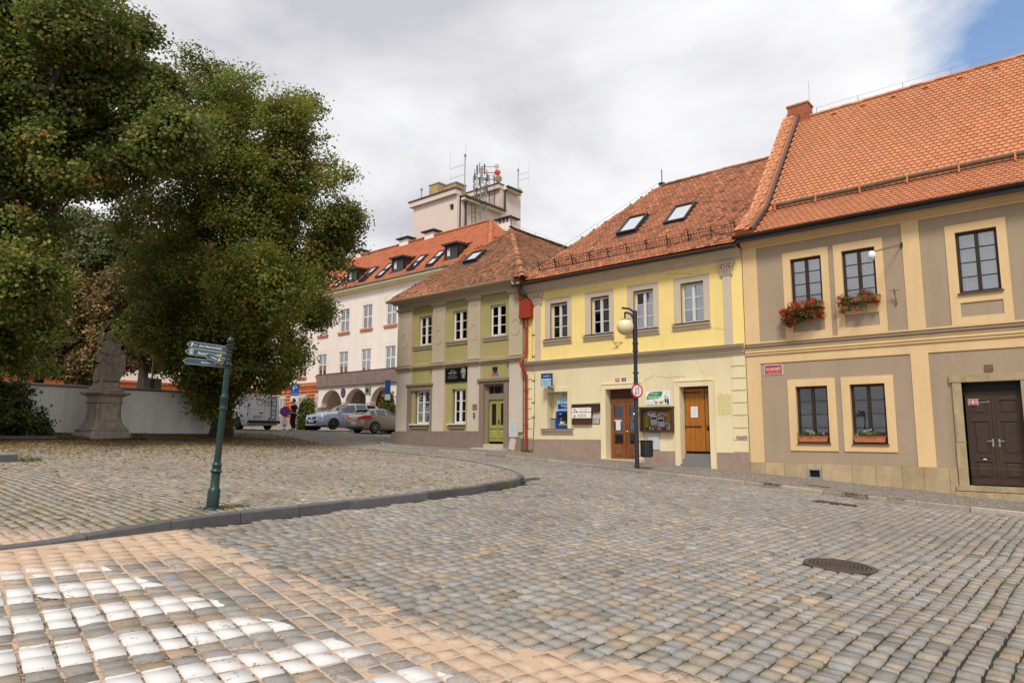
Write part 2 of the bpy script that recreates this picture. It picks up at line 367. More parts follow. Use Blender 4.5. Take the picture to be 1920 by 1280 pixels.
# ------------------------------------------------------------------ terrain and paving
GX = np.array([-400, -90, -60, -50, -42, -36, -31, -28.5, -26.4, -18, -8.85, -3.2, 0, 5, 20, 400.0])
GZ = np.array([3.4, 2.85, 2.55, 2.35, 2.14, 2.0, 1.72, 1.52, 1.33, .98, .51, .14, -.04, -.3, -.9, -1.6])
def gz(x): return np.interp(x, GX, GZ)
def sstep(a, b, x):
    t = np.clip((np.asarray(x, float) - a) / (b - a), 0, 1); return t * t * (3 - 2 * t)
def vnoise(x, y, s, seed=0):
    """cheap smooth value noise, vectorised"""
    x = np.asarray(x) * s + seed * 17.3; y = np.asarray(y) * s - seed * 9.1
    xi, yi = np.floor(x), np.floor(y); fx, fy = x - xi, y - yi; fx = fx * fx * (3 - 2 * fx); fy = fy * fy * (3 - 2 * fy)
    def h(a, b):
        v = np.sin(a * 127.1 + b * 311.7 + seed) * 43758.5453; return v - np.floor(v)
    return (h(xi, yi) * (1 - fx) + h(xi + 1, yi) * fx) * (1 - fy) + (h(xi, yi + 1) * (1 - fx) + h(xi + 1, yi + 1) * fx) * fy
ISLE_KERB = [(-8.75, -6.0), (-8.85, 0.5), (-8.93, 2.2), (-9.0, 2.95), (-9.15, 4.2), (-9.32, 5.75), (-9.56, 7.7), (-9.92, 10.1), (-10.25, 11.6), (-10.62, 12.65), (-11.2, 13.5),
             (-12.05, 14.2), (-13.5, 14.95), (-15.4, 15.75), (-18.5, 16.6), (-22.5, 17.4), (-27, 18.0), (-33, 18.4)]
ISLE = np.array(ISLE_KERB + [(-33.5, -6.0)])
def inpoly(px, py, poly):
    r = np.zeros(np.shape(px), bool); n = len(poly); j = n - 1
    for i in range(n):
        xi, yi = poly[i]; xj, yj = poly[j]
        c = ((yi > py) != (yj > py)) & (px < (xj - xi) * (py - yi) / (yj - yi + 1e-12) + xi); r ^= c; j = i
    return r
def isle_raise(x, y): return 0.012 + 0.118 * sstep(2.2, 4.6, y) * sstep(-22, -14, x)
PAVX = [-27.2, -26.3, -24, -21.8, -18.8, -17.0, -14.8, -12, -8.3, -5, -1.6, 10]; PAVY = [21.6, 21.25, 20.6, 20.1, 19.75, 19.62, 19.5, 19.17, 19.0, 18.82, 19.05, 19.1]
def pav_y(x): return np.interp(x, PAVX, PAVY)
def inview(x, y, marg=0.16):
    """within the picture's sideways spread, with room for a step to either side"""
    dx, dy = np.asarray(x, float), np.asarray(y, float)
    fx, fy = CF.x, CF.y; n = math.hypot(fx, fy); fx /= n; fy /= n
    d = dx * fx + dy * fy; l = dx * fy - dy * fx
    return (d > 1.5) & (np.abs(l) < (960 / FPX + marg) * d + 1.2)
def camdist(x, y): return np.asarray(x) * CF.x + np.asarray(y) * CF.y
JD = np.array([math.cos(math.radians(-10)), math.sin(math.radians(-10))]); SD = np.array([-JD[1], JD[0]])
def crossing_end(x): return np.interp(x, [-30, -9, -7.7, -6, -4.2, -3.3, 0], [2.3, 2.55, 2.67, 2.93, 3.25, 3.37, 3.8])
def cross_zone(x, y): return y < np.interp(x, [-30, -3.6, -2.2, 4], [3.97, 4.05, 4.65, 6.4])
def sand_amount(x, y):
    x = np.asarray(x); y = np.asarray(y)
    edge = np.interp(x, [-30, -3.6, -2.2, 4], [3.97, 4.05, 4.65, 6.4])
    base = np.where(y < edge + .25, 0.30, 0.0) * (1 - sstep(edge - .1, edge + .25, y))
    band = 0.22 * np.exp(-((y - (edge - .35)) / .40) ** 2)
    corner = 0.50 * np.exp(-(((x + 8.6) / 1.0) ** 2 + ((y - 2.6) / 1.5) ** 2))
    lowr = 0.22 * np.exp(-(((x + 2.6) / 1.5) ** 2 + ((y - 3.9) / .8) ** 2))
    lobe = 0.5 * np.exp(-(((x + 9.4) / .7) ** 2 + ((y - 2.2) / 1.1) ** 2))
    return np.clip(base + band + corner + lowr + lobe, 0, 1.1)

def paving_mat(name, joint):
    m = bpy.data.materials.new(name); m.use_nodes = True; nt, N, L = nodes_of(m); b = N['Principled BSDF']
    b.inputs['Roughness'].default_value = .82; b.inputs['Specular IOR Level'].default_value = .3
    geo = N.new('ShaderNodeNewGeometry'); pos = geo.outputs['Position']
    def noi(s, d=5, r=.6):
        n = N.new('ShaderNodeTexNoise'); n.inputs['Scale'].default_value = s; n.inputs['Detail'].default_value = d; n.inputs['Roughness'].default_value = r; L.new(pos, n.inputs['Vector']); return n.outputs[0]
    def ma(op, a, b_=None, cl=False):
        n = N.new('ShaderNodeMath'); n.operation = op; n.use_clamp = cl
        for i, v in enumerate((a, b_)):
            if v is None: continue
            if isinstance(v, (int, float)): n.inputs[i].default_value = v
            else: L.new(v, n.inputs[i])
        return n.outputs[0]
    def mix(f, a, c):
        n = N.new('ShaderNodeMix'); n.data_type = 'RGBA'
        L.new(f, n.inputs[0])
        for i, v in ((6, a), (7, c)):
            if isinstance(v, tuple): n.inputs[i].default_value = (*v, 1)
            else: L.new(v, n.inputs[i])
        return n.outputs[2]
    at = N.new('ShaderNodeAttribute'); at.attribute_name = 'col'
    sa = N.new('ShaderNodeAttribute'); sa.attribute_name = 'sand'
    grain = noi(38, 4, .7); mott = noi(7, 5)
    g = ma('ADD', ma('MULTIPLY', ma('SUBTRACT', grain, .5), .9), ma('ADD', 1.0, ma('MULTIPLY', ma('SUBTRACT', mott, .5), .45)))
    sc = N.new('ShaderNodeVectorMath'); sc.operation = 'SCALE'; L.new(at.outputs[0], sc.inputs[0]); L.new(g, sc.inputs['Scale']); out = sc.outputs[0]
    if not joint:
        # white crossing bars, worn
        sp = N.new('ShaderNodeSeparateXYZ'); L.new(pos, sp.inputs[0])
        u = ma('ADD', ma('MULTIPLY', sp.outputs[0], float(JD[0])), ma('MULTIPLY', sp.outputs[1], float(JD[1])))
        wob = ma('MULTIPLY', ma('SUBTRACT', noi(5, 2), .5), .03)
        fr = ma('FRACT', ma('ADD', ma('DIVIDE', ma('ADD', u, 40.0), 0.816), wob))
        fr = ma('FRACT', ma('ADD', fr, PAINT_PHASE))
        band = ma('LESS_THAN', fr, 0.60)
        endy = ma('ADD', ma('MULTIPLY', sp.outputs[0], 0.162), 3.93)
        wob2 = ma('MULTIPLY', ma('SUBTRACT', noi(4, 2), .5), .18)
        inb = ma('LESS_THAN', ma('ADD', sp.outputs[1], wob2), endy)
        inx = ma('LESS_THAN', ma('ABSOLUTE', ma('ADD', sp.outputs[0], 5.95)), 2.55)
        wear = ma('GREATER_THAN', ma('ADD', noi(17, 6, .75), ma('MULTIPLY', noi(3, 3), .35)), 0.54)
        pm = ma('MULTIPLY', ma('MULTIPLY', band, inb), ma('MULTIPLY', inx, wear))
        isz = N.new('ShaderNodeSeparateXYZ'); L.new(geo.outputs['Normal'], isz.inputs[0])
        pm = ma('MULTIPLY', pm, ma('GREATER_THAN', isz.outputs[2], 0.45))
        out = mix(pm, out, (0.60, 0.58, 0.565))
    sn = ma('ADD', ma('MULTIPLY', noi(2.2, 5, .6), .55), ma('MULTIPLY', noi(26, 6, .75), .80))
    sm = ma('MULTIPLY', ma('SUBTRACT', ma('ADD', sn, ma('MULTIPLY', sa.outputs['Fac'], 0.75 if not joint else 1.45)), 1.00 if not joint else 1.0), 6.0, True)
    speck = noi(120, 2, .5)
    sandc = N.new('ShaderNodeMix'); sandc.data_type = 'RGBA'; L.new(speck, sandc.inputs[0]); sandc.inputs[6].default_value = (.43, .295, .20, 1); sandc.inputs[7].default_value = (.58, .425, .305, 1)
    sm = ma('MULTIPLY', sm, 0.93)
    out = mix(sm, out, sandc.outputs[2])
    L.new(out, b.inputs['Base Color'])
    bp = N.new('ShaderNodeBump'); bp.inputs['Strength'].default_value = .22; bp.inputs['Distance'].default_value = .004
    L.new(ma('ADD', noi(55, 6, .7), ma('MULTIPLY', noi(150, 3), .4)), bp.inputs['Height']); L.new(bp.outputs[0], b.inputs['Normal'])
    return m
PAINT_PHASE = 0.0
# phase: a bar runs from u=-8.05+-.23 etc.
PAINT_PHASE = float((-(-8.29 + 40.0) / 0.816) % 1.0)
M['cobble'] = paving_mat('granite_cobble', False)
M['joint'] = paving_mat('cobble_joint', True)

def sheet(name, xs, ys, zf, m, colf, sandf=None, parent=None, keep=None, kind='structure', label=None, cat=None):
    X, Y = np.meshgrid(xs, ys); nx, ny = len(xs), len(ys); X = X.ravel(); Y = Y.ravel()
    V = np.stack([X, Y, zf(X, Y)], 1)
    i = np.arange(nx - 1)[None, :] + nx * np.arange(ny - 1)[:, None]; i = i.ravel()
    F = np.stack([i, i + 1, i + 1 + nx, i + nx], 1)
    if keep is not None:
        cx = X[F].mean(1); cy = Y[F].mean(1); F = F[keep(cx, cy)]
    ex = {'sand': sandf(X, Y) if sandf else np.zeros(len(X))}
    o = nmesh(name, V, F, m, colf(X, Y), parent, ex, smooth=True, kind=kind)
    return settag(o, label, cat)
def joint_col(x, y):
    n = vnoise(x, y, 1.1, 3) * .6 + vnoise(x, y, 4.3, 5) * .4
    dark = np.array([.024, .020, .017]); moss = np.array([.070, .070, .022])
    k = sstep(.42, .62, n)[:, None]; return dark * (1 - k) + moss * k
def joint_col_sq(x, y):
    n = vnoise(x, y, .7, 8) * .6 + vnoise(x, y, 3.3, 6) * .4
    dark = np.array([.050, .042, .032]); moss = np.array([.080, .082, .024])
    k = sstep(.36, .56, n)[:, None]; return dark * (1 - k) + moss * k
M['earth'] = mat('dusty_earth', (0.16, 0.13, 0.10), .95, .2, 1.0)
bx = np.unique(np.concatenate([GX, np.linspace(-400, 400, 60)])); by = np.linspace(-200, 500, 40)
sheet('ground', bx, by, lambda x, y: gz(x) - .16, M['earth'], lambda x, y: np.ones((len(x), 3)), kind='structure')
road = sheet('road', np.unique(np.concatenate([np.arange(-64, 12, .25), GX[(GX > -64) & (GX < 12)]])), np.arange(-6, 34.6, .25), lambda x, y: gz(x) - .021 + .015 * np.clip(sand_amount(x, y) * 2, 0, 1), M['joint'], joint_col, sand_amount,
             keep=lambda x, y: (y < pav_y(np.clip(x, -27.2, 10)) + .6) | (x < -27))
road['label'] = 'cobbled grey street climbing past the houses'
square = sheet('square', np.arange(-33.5, -8.4, .22), np.arange(-6, 19, .22), lambda x, y: gz(x) + isle_raise(x, y) - .013, M['joint'], joint_col_sq,
               lambda x, y: sand_amount(x, y) * sstep(4.0, 2.0, y) * sstep(-12, -9.5, x) * .8, keep=lambda x, y: inpoly(x, y, ISLE - np.array([.20, .06])))
square['label'] = 'small stone paving of the raised square'

def stone_field(rows, jit, rng):
    """rows: list of (corner arrays) -> (N,4,2)"""
    P = np.array(rows, np.float64); P += rng.uniform(-jit, jit, P.shape); return P
S4 = np.array([0, .07, .93, 1.0]); S5 = np.array([0, .045, .5, .955, 1.0])
def stones_to_mesh(P, zf, hgt, col, S, rng, dome=.0012, skirt=.05, tilt=.0045, drop=.001):
    n = len(S); N = len(P)
    s, t = np.meshgrid(S, S); s = s.ravel(); t = t.ravel()
    w = np.stack([(1 - s) * (1 - t), s * (1 - t), s * t, (1 - s) * t], 1)          # n2 x 4
    XY = np.einsum('kc,ncd->nkd', w, P)
    # round the corners a little
    cen = P.mean(1)[:, None, :]; cornerness = (np.abs(s - .5) * 2) ** 6 * (np.abs(t - .5) * 2) ** 6
    XY = XY + (cen - XY) * (0.035 * cornerness)[None, :, None]
    edge = (s <= 0) | (s >= 1) | (t <= 0) | (t >= 1)
    inner = np.where(edge, 0, 1)
    d = np.where(edge, -skirt, -drop * (1 - 4 * (s * (1 - s))) * inner + dome * 16 * s * (1 - s) * t * (1 - t) * inner)
    near = np.where(~edge, 0, 0)
    tl = rng.uniform(-tilt, tilt, (N, 2))
    Z = zf(XY[:, :, 0], XY[:, :, 1]) + hgt[:, None] + d[None, :] + tl[:, 0:1] * (s - .5)[None, :] * 2 + tl[:, 1:2] * (t - .5)[None, :] * 2
    Z = Z + (~edge)[None, :] * rng.uniform(-.0035, .0035, Z.shape) * .6
    V = np.concatenate([XY, Z[:, :, None]], 2).reshape(-1, 3)
    i = (np.arange(n - 1)[None, :] + n * np.arange(n - 1)[:, None]).ravel(); q = np.stack([i, i + 1, i + 1 + n, i + n], 1)
    F = (np.arange(N)[:, None, None] * n * n + q[None]).reshape(-1, 4)
    C = np.repeat(col, n * n, 0)
    return V, F, C
def orient(P):
    a = P[:, 1] - P[:, 0]; b = P[:, 3] - P[:, 0]; flip = (a[:, 0] * b[:, 1] - a[:, 1] * b[:, 0]) < 0
    P[flip] = P[flip][:, [0, 3, 2, 1]]; return P
def row_stones(u0, u1, upitch, v0, v1, lmin, lmax, gap, fn, rng, wob=.018):
    """rows of stones: u across the rows, v along them; fn maps (u,v) arrays to x,y"""
    out = []; u = u0
    while u < u1:
        w = upitch * rng.uniform(.88, 1.12); v = v0 + rng.uniform(0, lmax)
        L = rng.uniform(lmin, lmax, int((v1 - v0) / lmin) + 2); ve = v + np.cumsum(L); ve = ve[ve < v1]; vs_ = ve - L[:len(ve)]
        a, b = vs_ + gap / 2, ve - gap / 2
        wl_ = u + gap / 2 + np.zeros(len(a)); wr = u + w - gap / 2 + np.zeros(len(a))
        def wv(uu, vv): return uu + wob * np.sin(vv * .55 + 1.3) + wob * .7 * np.sin(vv * 1.7 + uu * .15)
        pts = [fn(wv(wl_, a), a), fn(wv(wr, a), a), fn(wv(wr, b), b), fn(wv(wl_, b), b)]
        out.append(np.stack([np.stack(p, 1) for p in pts], 1)); u += w
    return np.concatenate(out, 0)
def cobble_colors(P, rng, square_=False):
    N = len(P); c = P.mean(1)
    base = np.array([.255, .232, .205]); v = rng.lognormal(0, .105, N)[:, None]
    col = base * v
    h = rng.uniform(0, 1, N)[:, None]
    col = np.where(h < .30, col * np.array([.95, .98, 1.05]), col); col = np.where((h > .52) & (h < .84), col * np.array([1.08, .99, .87]), col)
    col = np.where((h > .84) & (h < .88), col * np.array([1.16, .95, .76]), col); col = np.where(h > .97, col * .70, col)
    big = (vnoise(c[:, 0], c[:, 1], .45, 21) - .5)[:, None]; col = col * (1 + .22 * big)
    if square_: col = col * np.array([1.06, 1.02, .96]) * 1.0
    return np.clip(col, .05, .62)
def make_paving(parent, P, zf, cfun, rng, piece, field_name, S_near, sandf, **k):
    P = orient(P); c = P.mean(1)
    hgt = rng.normal(0, .0045, len(P))
    col = cfun(P)
    # the 300 that show largest in the picture become pieces of their own
    d = camdist(c[:, 0], c[:, 1]); l = c[:, 0] * CF.y - c[:, 1] * CF.x
    area = np.abs((P[:, 2, 0] - P[:, 0, 0]) * (P[:, 3, 1] - P[:, 1, 1]) - (P[:, 3, 0] - P[:, 1, 0]) * (P[:, 2, 1] - P[:, 0, 1]))
    zc = zf(c[:, 0], c[:, 1]); dd = c[:, 0] * CF.x + c[:, 1] * CF.y + (zc - EYE) * CF.z
    px = 960 + FPX * (c[:, 0] * CR.x + c[:, 1] * CR.y + (zc - EYE) * CR.z) / dd; py = 640 - FPX * (c[:, 0] * CU.x + c[:, 1] * CU.y + (zc - EYE) * CU.z) / dd
    vis = (dd > 1) & (px > 4) & (px < 1916) & (py < 1278)
    score = np.where(vis, area / dd ** 3, 0); order = np.argsort(-score); near = order[:300]; rest = order[300:]
    V, F, C = stones_to_mesh(P[near], zf, hgt[near], col[near], S_near, rng, **k)
    n2 = len(S_near) ** 2; nf = (len(S_near) - 1) ** 2
    for i in range(len(near)):
        v = V[i * n2:(i + 1) * n2].copy(); o_ = v.mean(0); f = F[:nf]
        o = nmesh(piece, v - o_, f, M['cobble'], C[i * n2:(i + 1) * n2], parent, {'sand': sandf(v[:, 0], v[:, 1])}); o.location = o_
    dr = dd[rest]
    V1, F1, C1 = stones_to_mesh(P[rest][dr < 14], zf, hgt[rest][dr < 14], col[rest][dr < 14], S5, rng, **k)
    V2, F2, C2 = stones_to_mesh(P[rest][dr >= 14], zf, hgt[rest][dr >= 14], col[rest][dr >= 14], S4, rng, **k)
    V = np.concatenate([V1, V2]); F = np.concatenate([F1, F2 + len(V1)]); C = np.concatenate([C1, C2])
    nmesh(field_name, V, F, M['cobble'], C, parent, {'sand': sandf(V[:, 0], V[:, 1])}, kind='stuff')
rng = np.random.RandomState(42)
zroad = lambda x, y: gz(x)
# main street: continuous joints run across it (along Y)
PR = row_stones(-62, 8, .158, -5, 34, .115, .235, .017, lambda u, v: (u, v), rng)
PR += rng.uniform(-.009, .009, PR.shape)
c = PR.mean(1); cx, cy = c[:, 0], c[:, 1]
ISLE_IN = np.array([(x - .10, y - .02) for x, y in ISLE_KERB] + [(-33.5, -6.0)])
ISLE_OUT = np.array([(x + .10, y + .06) for x, y in ISLE_KERB] + [(-33.5, -6.0)])
MANHOLE = (-2.75, 9.6, .36); GRATE = (-5.35, -4.45, 16.75, 17.2)
hole = ((cx - MANHOLE[0]) ** 2 + (cy - MANHOLE[1]) ** 2 < (MANHOLE[2] + .10) ** 2) | ((cx > GRATE[0] - .06) & (cx < GRATE[1] + .06) & (cy > GRATE[2] - .06) & (cy < GRATE[3] + .06))
keep = inview(cx, cy) & ~inpoly(cx, cy, ISLE_OUT) & ((cy < pav_y(cx) - .16) | (cx < -27.2)) & ~cross_zone(cx, cy) & ~hole & ~((cx < -33.5) & (cy < 17.5)) & (cy < 29.6 + (cx > -27) * 9)
far_thin = (camdist(cx, cy) < 52)
PR = PR[keep & far_thin]
# crossing strip: joints turned ten degrees
_rows = []; u_ = -3.4
while u_ < 8.6:                       # cross joints keep step with the painted bars: two long setts, then two short ones
    w_ = .195 * rng.uniform(.93, 1.07); k_ = np.arange(-9, 20)[:, None] * .816 - 8.29; b_ = (k_ + np.array([[0, .24, .48, .648]])).ravel() + .022 * np.sin(u_ * 1.7) + rng.normal(0, .011, 116)
    a0_, a1_ = b_[:-1] + .006, b_[1:] - .006; f_ = lambda u, v: np.stack([v * JD[0] + u * SD[0], v * JD[1] + u * SD[1]], 1); L_ = u_ + .007 + .02 * np.sin(a0_ * .7) ; Rr = u_ + w_ - .007 + .02 * np.sin(a0_ * .7)
    _rows.append(np.stack([f_(L_, a0_), f_(Rr, a0_), f_(Rr, a1_), f_(L_, a1_)], 1)); u_ += w_
PC = np.concatenate(_rows)
PC += rng.uniform(-.006, .006, PC.shape)
c = PC.mean(1); cx, cy = c[:, 0], c[:, 1]
PC = PC[inview(cx, cy) & cross_zone(cx, cy) & ~inpoly(cx, cy, ISLE_OUT)]
make_paving(road, np.concatenate([PR, PC]), zroad, lambda P: cobble_colors(P, rng), rng, 'cobble', 'cobble_field', S5, sand_amount)
# square: rows along X, mossy gaps; two fans of curved courses further back
zsq = lambda x, y: gz(x) + isle_raise(x, y)
PS = row_stones(-6, 18.5, .135, -33, -8.6, .11, .22, .026, lambda u, v: (v, u), rng, wob=.02)
PS += rng.uniform(-.010, .010, PS.shape)
c = PS.mean(1); cx, cy = c[:, 0], c[:, 1]
PLANTER = (-31, -28.4)
PS = PS[inview(cx, cy) & inpoly(cx, cy, ISLE_IN) & (cx > -30.0)]
make_paving(square, PS, zsq, lambda P: cobble_colors(P, rng, True), rng, 'paving_stone', 'paving_field', S4, lambda x, y: sand_amount(x, y) * sstep(4.0, 2.0, y) * sstep(-12, -9.5, x) * .7, dome=.002, drop=.002)

# ------------------------------------------------------------------ kerbs
def resample(pts, step):
    out = [pts[0]]; acc = []
    P = [Vector((*p, 0)) for p in pts]; L = [0]
    for a, b in zip(P, P[1:]): L.append(L[-1] + (b - a).length)
    n = max(1, round(L[-1] / step)); res = []
    for i in range(n + 1):
        s = L[-1] * i / n; k = max(j for j in range(len(L)) if L[j] <= s + 1e-9); k = min(k, len(P) - 2)
        t = (s - L[k]) / max(1e-9, L[k + 1] - L[k]); res.append(P[k].lerp(P[k + 1], t))
    return res
def kerb(name, label, pts, step, width, top, m, sub=3, side=1, tone=(1, 1, 1)):
    root = empty(name, (pts[0][0], pts[0][1], float(gz(pts[0][0]))), kind='structure', label=label)
    fine = resample(pts, step / sub)
    # smooth
    for _ in range(2):
        fine = [fine[0]] + [(fine[i - 1] + 2 * fine[i] + fine[i + 1]) / 4 for i in range(1, len(fine) - 1)] + [fine[-1]]
    def normal(i):
        d = (fine[min(i + 1, len(fine) - 1)] - fine[max(i - 1, 0)]).normalized(); return Vector((-d.y, d.x, 0)) * side
    k = 0
    while k < len(fine) - 1:
        idx = list(range(k, min(k + sub, len(fine) - 1) + 1)); mb = MB(); rings = []
        jt = RND.uniform(-.006, .006)
        for q, i in enumerate(idx):
            p, n = fine[i].copy(), normal(i)
            if q == 0: p = p.lerp(fine[i + 1], .02)
            if q == len(idx) - 1: p = p.lerp(fine[i - 1], .02)
            g = float(gz(p.x)); zt = g + top(p.x, p.y) + jt; b = .018
            rings.append([(p.x, p.y, g - .12), (p.x + RND.uniform(-.004, .004), p.y, zt - b), (p.x + n.x * b, p.y + n.y * b, zt), (p.x + n.x * (width - .01), p.y + n.y * (width - .01), zt + .002), (p.x + n.x * width, p.y + n.y * width, g - .12)])
        mb.loft(rings); o = mb.build('kerb_stone', m, root)
        a = o.data.attributes.new('col', 'FLOAT_COLOR', 'POINT'); t = RND.uniform(.75, 1.2); a.data.foreach_set('color', [t * tone[0], t * tone[1], t * tone[2], 1.0] * len(o.data.vertices))
        k += sub
    return root
kerb('kerb', 'dark granite kerb curving round the raised square', [(x, y) for x, y in ISLE_KERB if x > -23.5], 1.0, .16, lambda x, y: float(isle_raise(x, y)) + .008, M['granite'], side=1)
kerb('kerb', 'pale granite kerb along the narrow pavement by the houses', [(x, y - .12) for x, y in zip(PAVX[::-1], PAVY[::-1])] + [(-27.6, 22.2), (-27.8, 22.9)], 1.05, .12, lambda x, y: .085 * float(sstep(-25, -18, x)) + .012, M['kerb_pale'], side=-1)
# pavement in front of the houses, fine mosaic stones
def mosaic_mat():
    m = bpy.data.materials.new('mosaic_paving'); m.use_nodes = True; nt, N, L = nodes_of(m); b = N['Principled BSDF']; b.inputs['Roughness'].default_value = .85
    geo = N.new('ShaderNodeNewGeometry'); v = N.new('ShaderNodeTexVoronoi'); v.inputs['Scale'].default_value = 13; L.new(geo.outputs['Position'], v.inputs['Vector'])
    v2 = N.new('ShaderNodeTexVoronoi'); v2.feature = 'DISTANCE_TO_EDGE'; v2.inputs['Scale'].default_value = 13; L.new(geo.outputs['Position'], v2.inputs['Vector'])
    bw = N.new('ShaderNodeRGBToBW'); L.new(v.outputs['Color'], bw.inputs[0])
    r = N.new('ShaderNodeValToRGB'); L.new(bw.outputs[0], r.inputs[0]); r.color_ramp.elements[0].color = (.16, .14, .12, 1); r.color_ramp.elements[1].color = (.40, .345, .285, 1)
    mr = N.new('ShaderNodeMapRange'); mr.inputs[2].default_value = .10; L.new(v2.outputs['Distance'], mr.inputs[0])
    mx = N.new('ShaderNodeMix'); mx.data_type = 'RGBA'; mx.inputs[6].default_value = (.05, .042, .034, 1); L.new(mr.outputs[0], mx.inputs[0]); L.new(r.outputs[0], mx.inputs[7]); L.new(mx.outputs[2], b.inputs['Base Color'])
    bp = N.new('ShaderNodeBump'); bp.inputs['Distance'].default_value = .02; bp.inputs['Strength'].default_value = .8; L.new(mr.outputs[0], bp.inputs['Height']); L.new(bp.outputs[0], b.inputs['Normal']); return m
M['mosaic'] = mosaic_mat()
px_ = np.unique(np.concatenate([np.linspace(-27.5, 10, 76), GX[(GX > -27.5) & (GX < 10)]]))
V = []; F = []
for i, x in enumerate(px_):
    for j in range(5):
        y0 = float(pav_y(x)) - .05; y = y0 + (22.5 - y0) * j / 4; V.append((x, y, float(gz(x)) + .095 * float(sstep(-25, -18, x)) + .012 + .012 * j / 4))
for i in range(len(px_) - 1):
    for j in range(4): F.append((i * 5 + j, (i + 1) * 5 + j, (i + 1) * 5 + j + 1, i * 5 + j + 1))
pavement = nmesh('pavement', V, F, M['mosaic'], kind='structure'); pavement['label'] = 'narrow mosaic stone pavement along the house fronts'
# pavement and kerb before the pale arcaded building
mb = MB(); mb.wall(-70, -24, 29.35, 36, [], 0, 0)
V = [(x, y, float(gz(x)) + .11) for x in (-80, -64, -50, -42, -36, -31, -27) for y in (29.35, 36)]
nmesh('pavement', V, [(2 * i, 2 * i + 2, 2 * i + 3, 2 * i + 1) for i in range(6)], M['mosaic'], kind='structure')['label'] = 'pavement before the arcaded building'
kerb('kerb', 'pale kerb before the arcaded building', [(x, 29.25) for x in (-64, -50, -42, -36, -31, -27.5)], 1.5, .12, lambda x, y: .12, M['kerb_pale'], side=1)
# ------------------------------------------------------------------ building kit
D = 22.0                                                    # the street front stands on this line
def window(parent, x0, x1, z0, z1, y, m, cols=2, rows=3, fw=.075, mull=.10, bar=.028, gl='glass', back=None, sashes=True, name='window', inner=False):
    """timber casement: frame with mullion and glazing bars, each pane its own piece"""
    mb = MB(); d = .07
    mb.box(x0, x0 + fw, y, y + d, z0, z1); mb.box(x1 - fw, x1, y, y + d, z0, z1)
    mb.box(x0 + fw, x1 - fw, y, y + d, z0, z0 + fw); mb.box(x0 + fw, x1 - fw, y, y + d, z1 - fw, z1)
    xi0, xi1, zi0, zi1 = x0 + fw, x1 - fw, z0 + fw, z1 - fw; w = (xi1 - xi0 - mull * (cols - 1)) / cols
    for c in range(1, cols): xm = xi0 + c * w + (c - 1) * mull; mb.box(xm, xm + mull, y - .012, y + d, zi0, zi1); mb.box(xm + mull * .42, xm + mull * .58, y - .016, y - .004, zi0, zi1)
    h = (zi1 - zi0 - bar * (rows - 1)) / rows
    cells = []
    for c in range(cols):
        a = xi0 + c * (w + mull)
        for r in range(rows):
            q = zi0 + r * (h + bar); cells.append((a, a + w, q, q + h))
            if r: mb.box(a, a + w, y + .012, y + .05, q - bar, q)
    o = mb.build(name, m, parent)
    for a, b, q, t in cells: MB().face([(a, y + .034, q), (b, y + .034, q), (b, y + .034, t), (a, y + .034, t)]).build('pane', M[gl], o)
    if inner:       # second casement behind, seen through the panes
        yy = y + .16
        for c in range(cols):
            m2 = MB(); a = xi0 + c * (w + mull) + .02
            for r in range(rows): q = zi0 + r * (h + bar) + .03; m2.box(a + .05, a + w - .02, yy, yy + .03, q + h - .06, q + h); m2.box(a + .05, a + .09, yy, yy + .03, q, q + h - .06)
            m2.build('inner_sash', M['greywood'], o)
    if back:
        mc, z_lo, split = back; m3 = MB(); n = 26; yb = y + (.24 if inner else .11)
        for c in range(cols):
            a = xi0 + c * (w + mull) - .02; b = a + w + .04; lo = zi0 if split is None else zi0 + split[c] * (zi1 - zi0)
            pts = [(a + (b - a) * i / n, yb + .025 * math.sin(i * 1.9 + c) + .012 * math.sin(i * .7)) for i in range(n + 1)]
            for p, q in zip(pts, pts[1:]): m3.face([(p[0], p[1], lo), (q[0], q[1], lo), (q[0], q[1], zi1), (p[0], p[1], zi1)])
        m3.build('curtain', mc, o)
    return o
def ledge(mb, x0, x1, z, y, out, h, m=0):
    """sloping sill"""
    mb.extr([(x0, z - h), (x1, z - h), (x1, z), (x0, z)], y - out, y, m)
def moulding(parent, name, x0, x1, prof, m, y=D, label=None):
    """run a profile of (out, z) along the front, ends closed"""
    mb = MB(); mb.loft([[(x0, y - o, z) for o, z in prof], [(x1, y - o, z) for o, z in prof]]); return mb.build(name, m, parent)
def box_part(parent, name, m, *b, **k): return MB().box(*b).build(name, m, parent, **k)

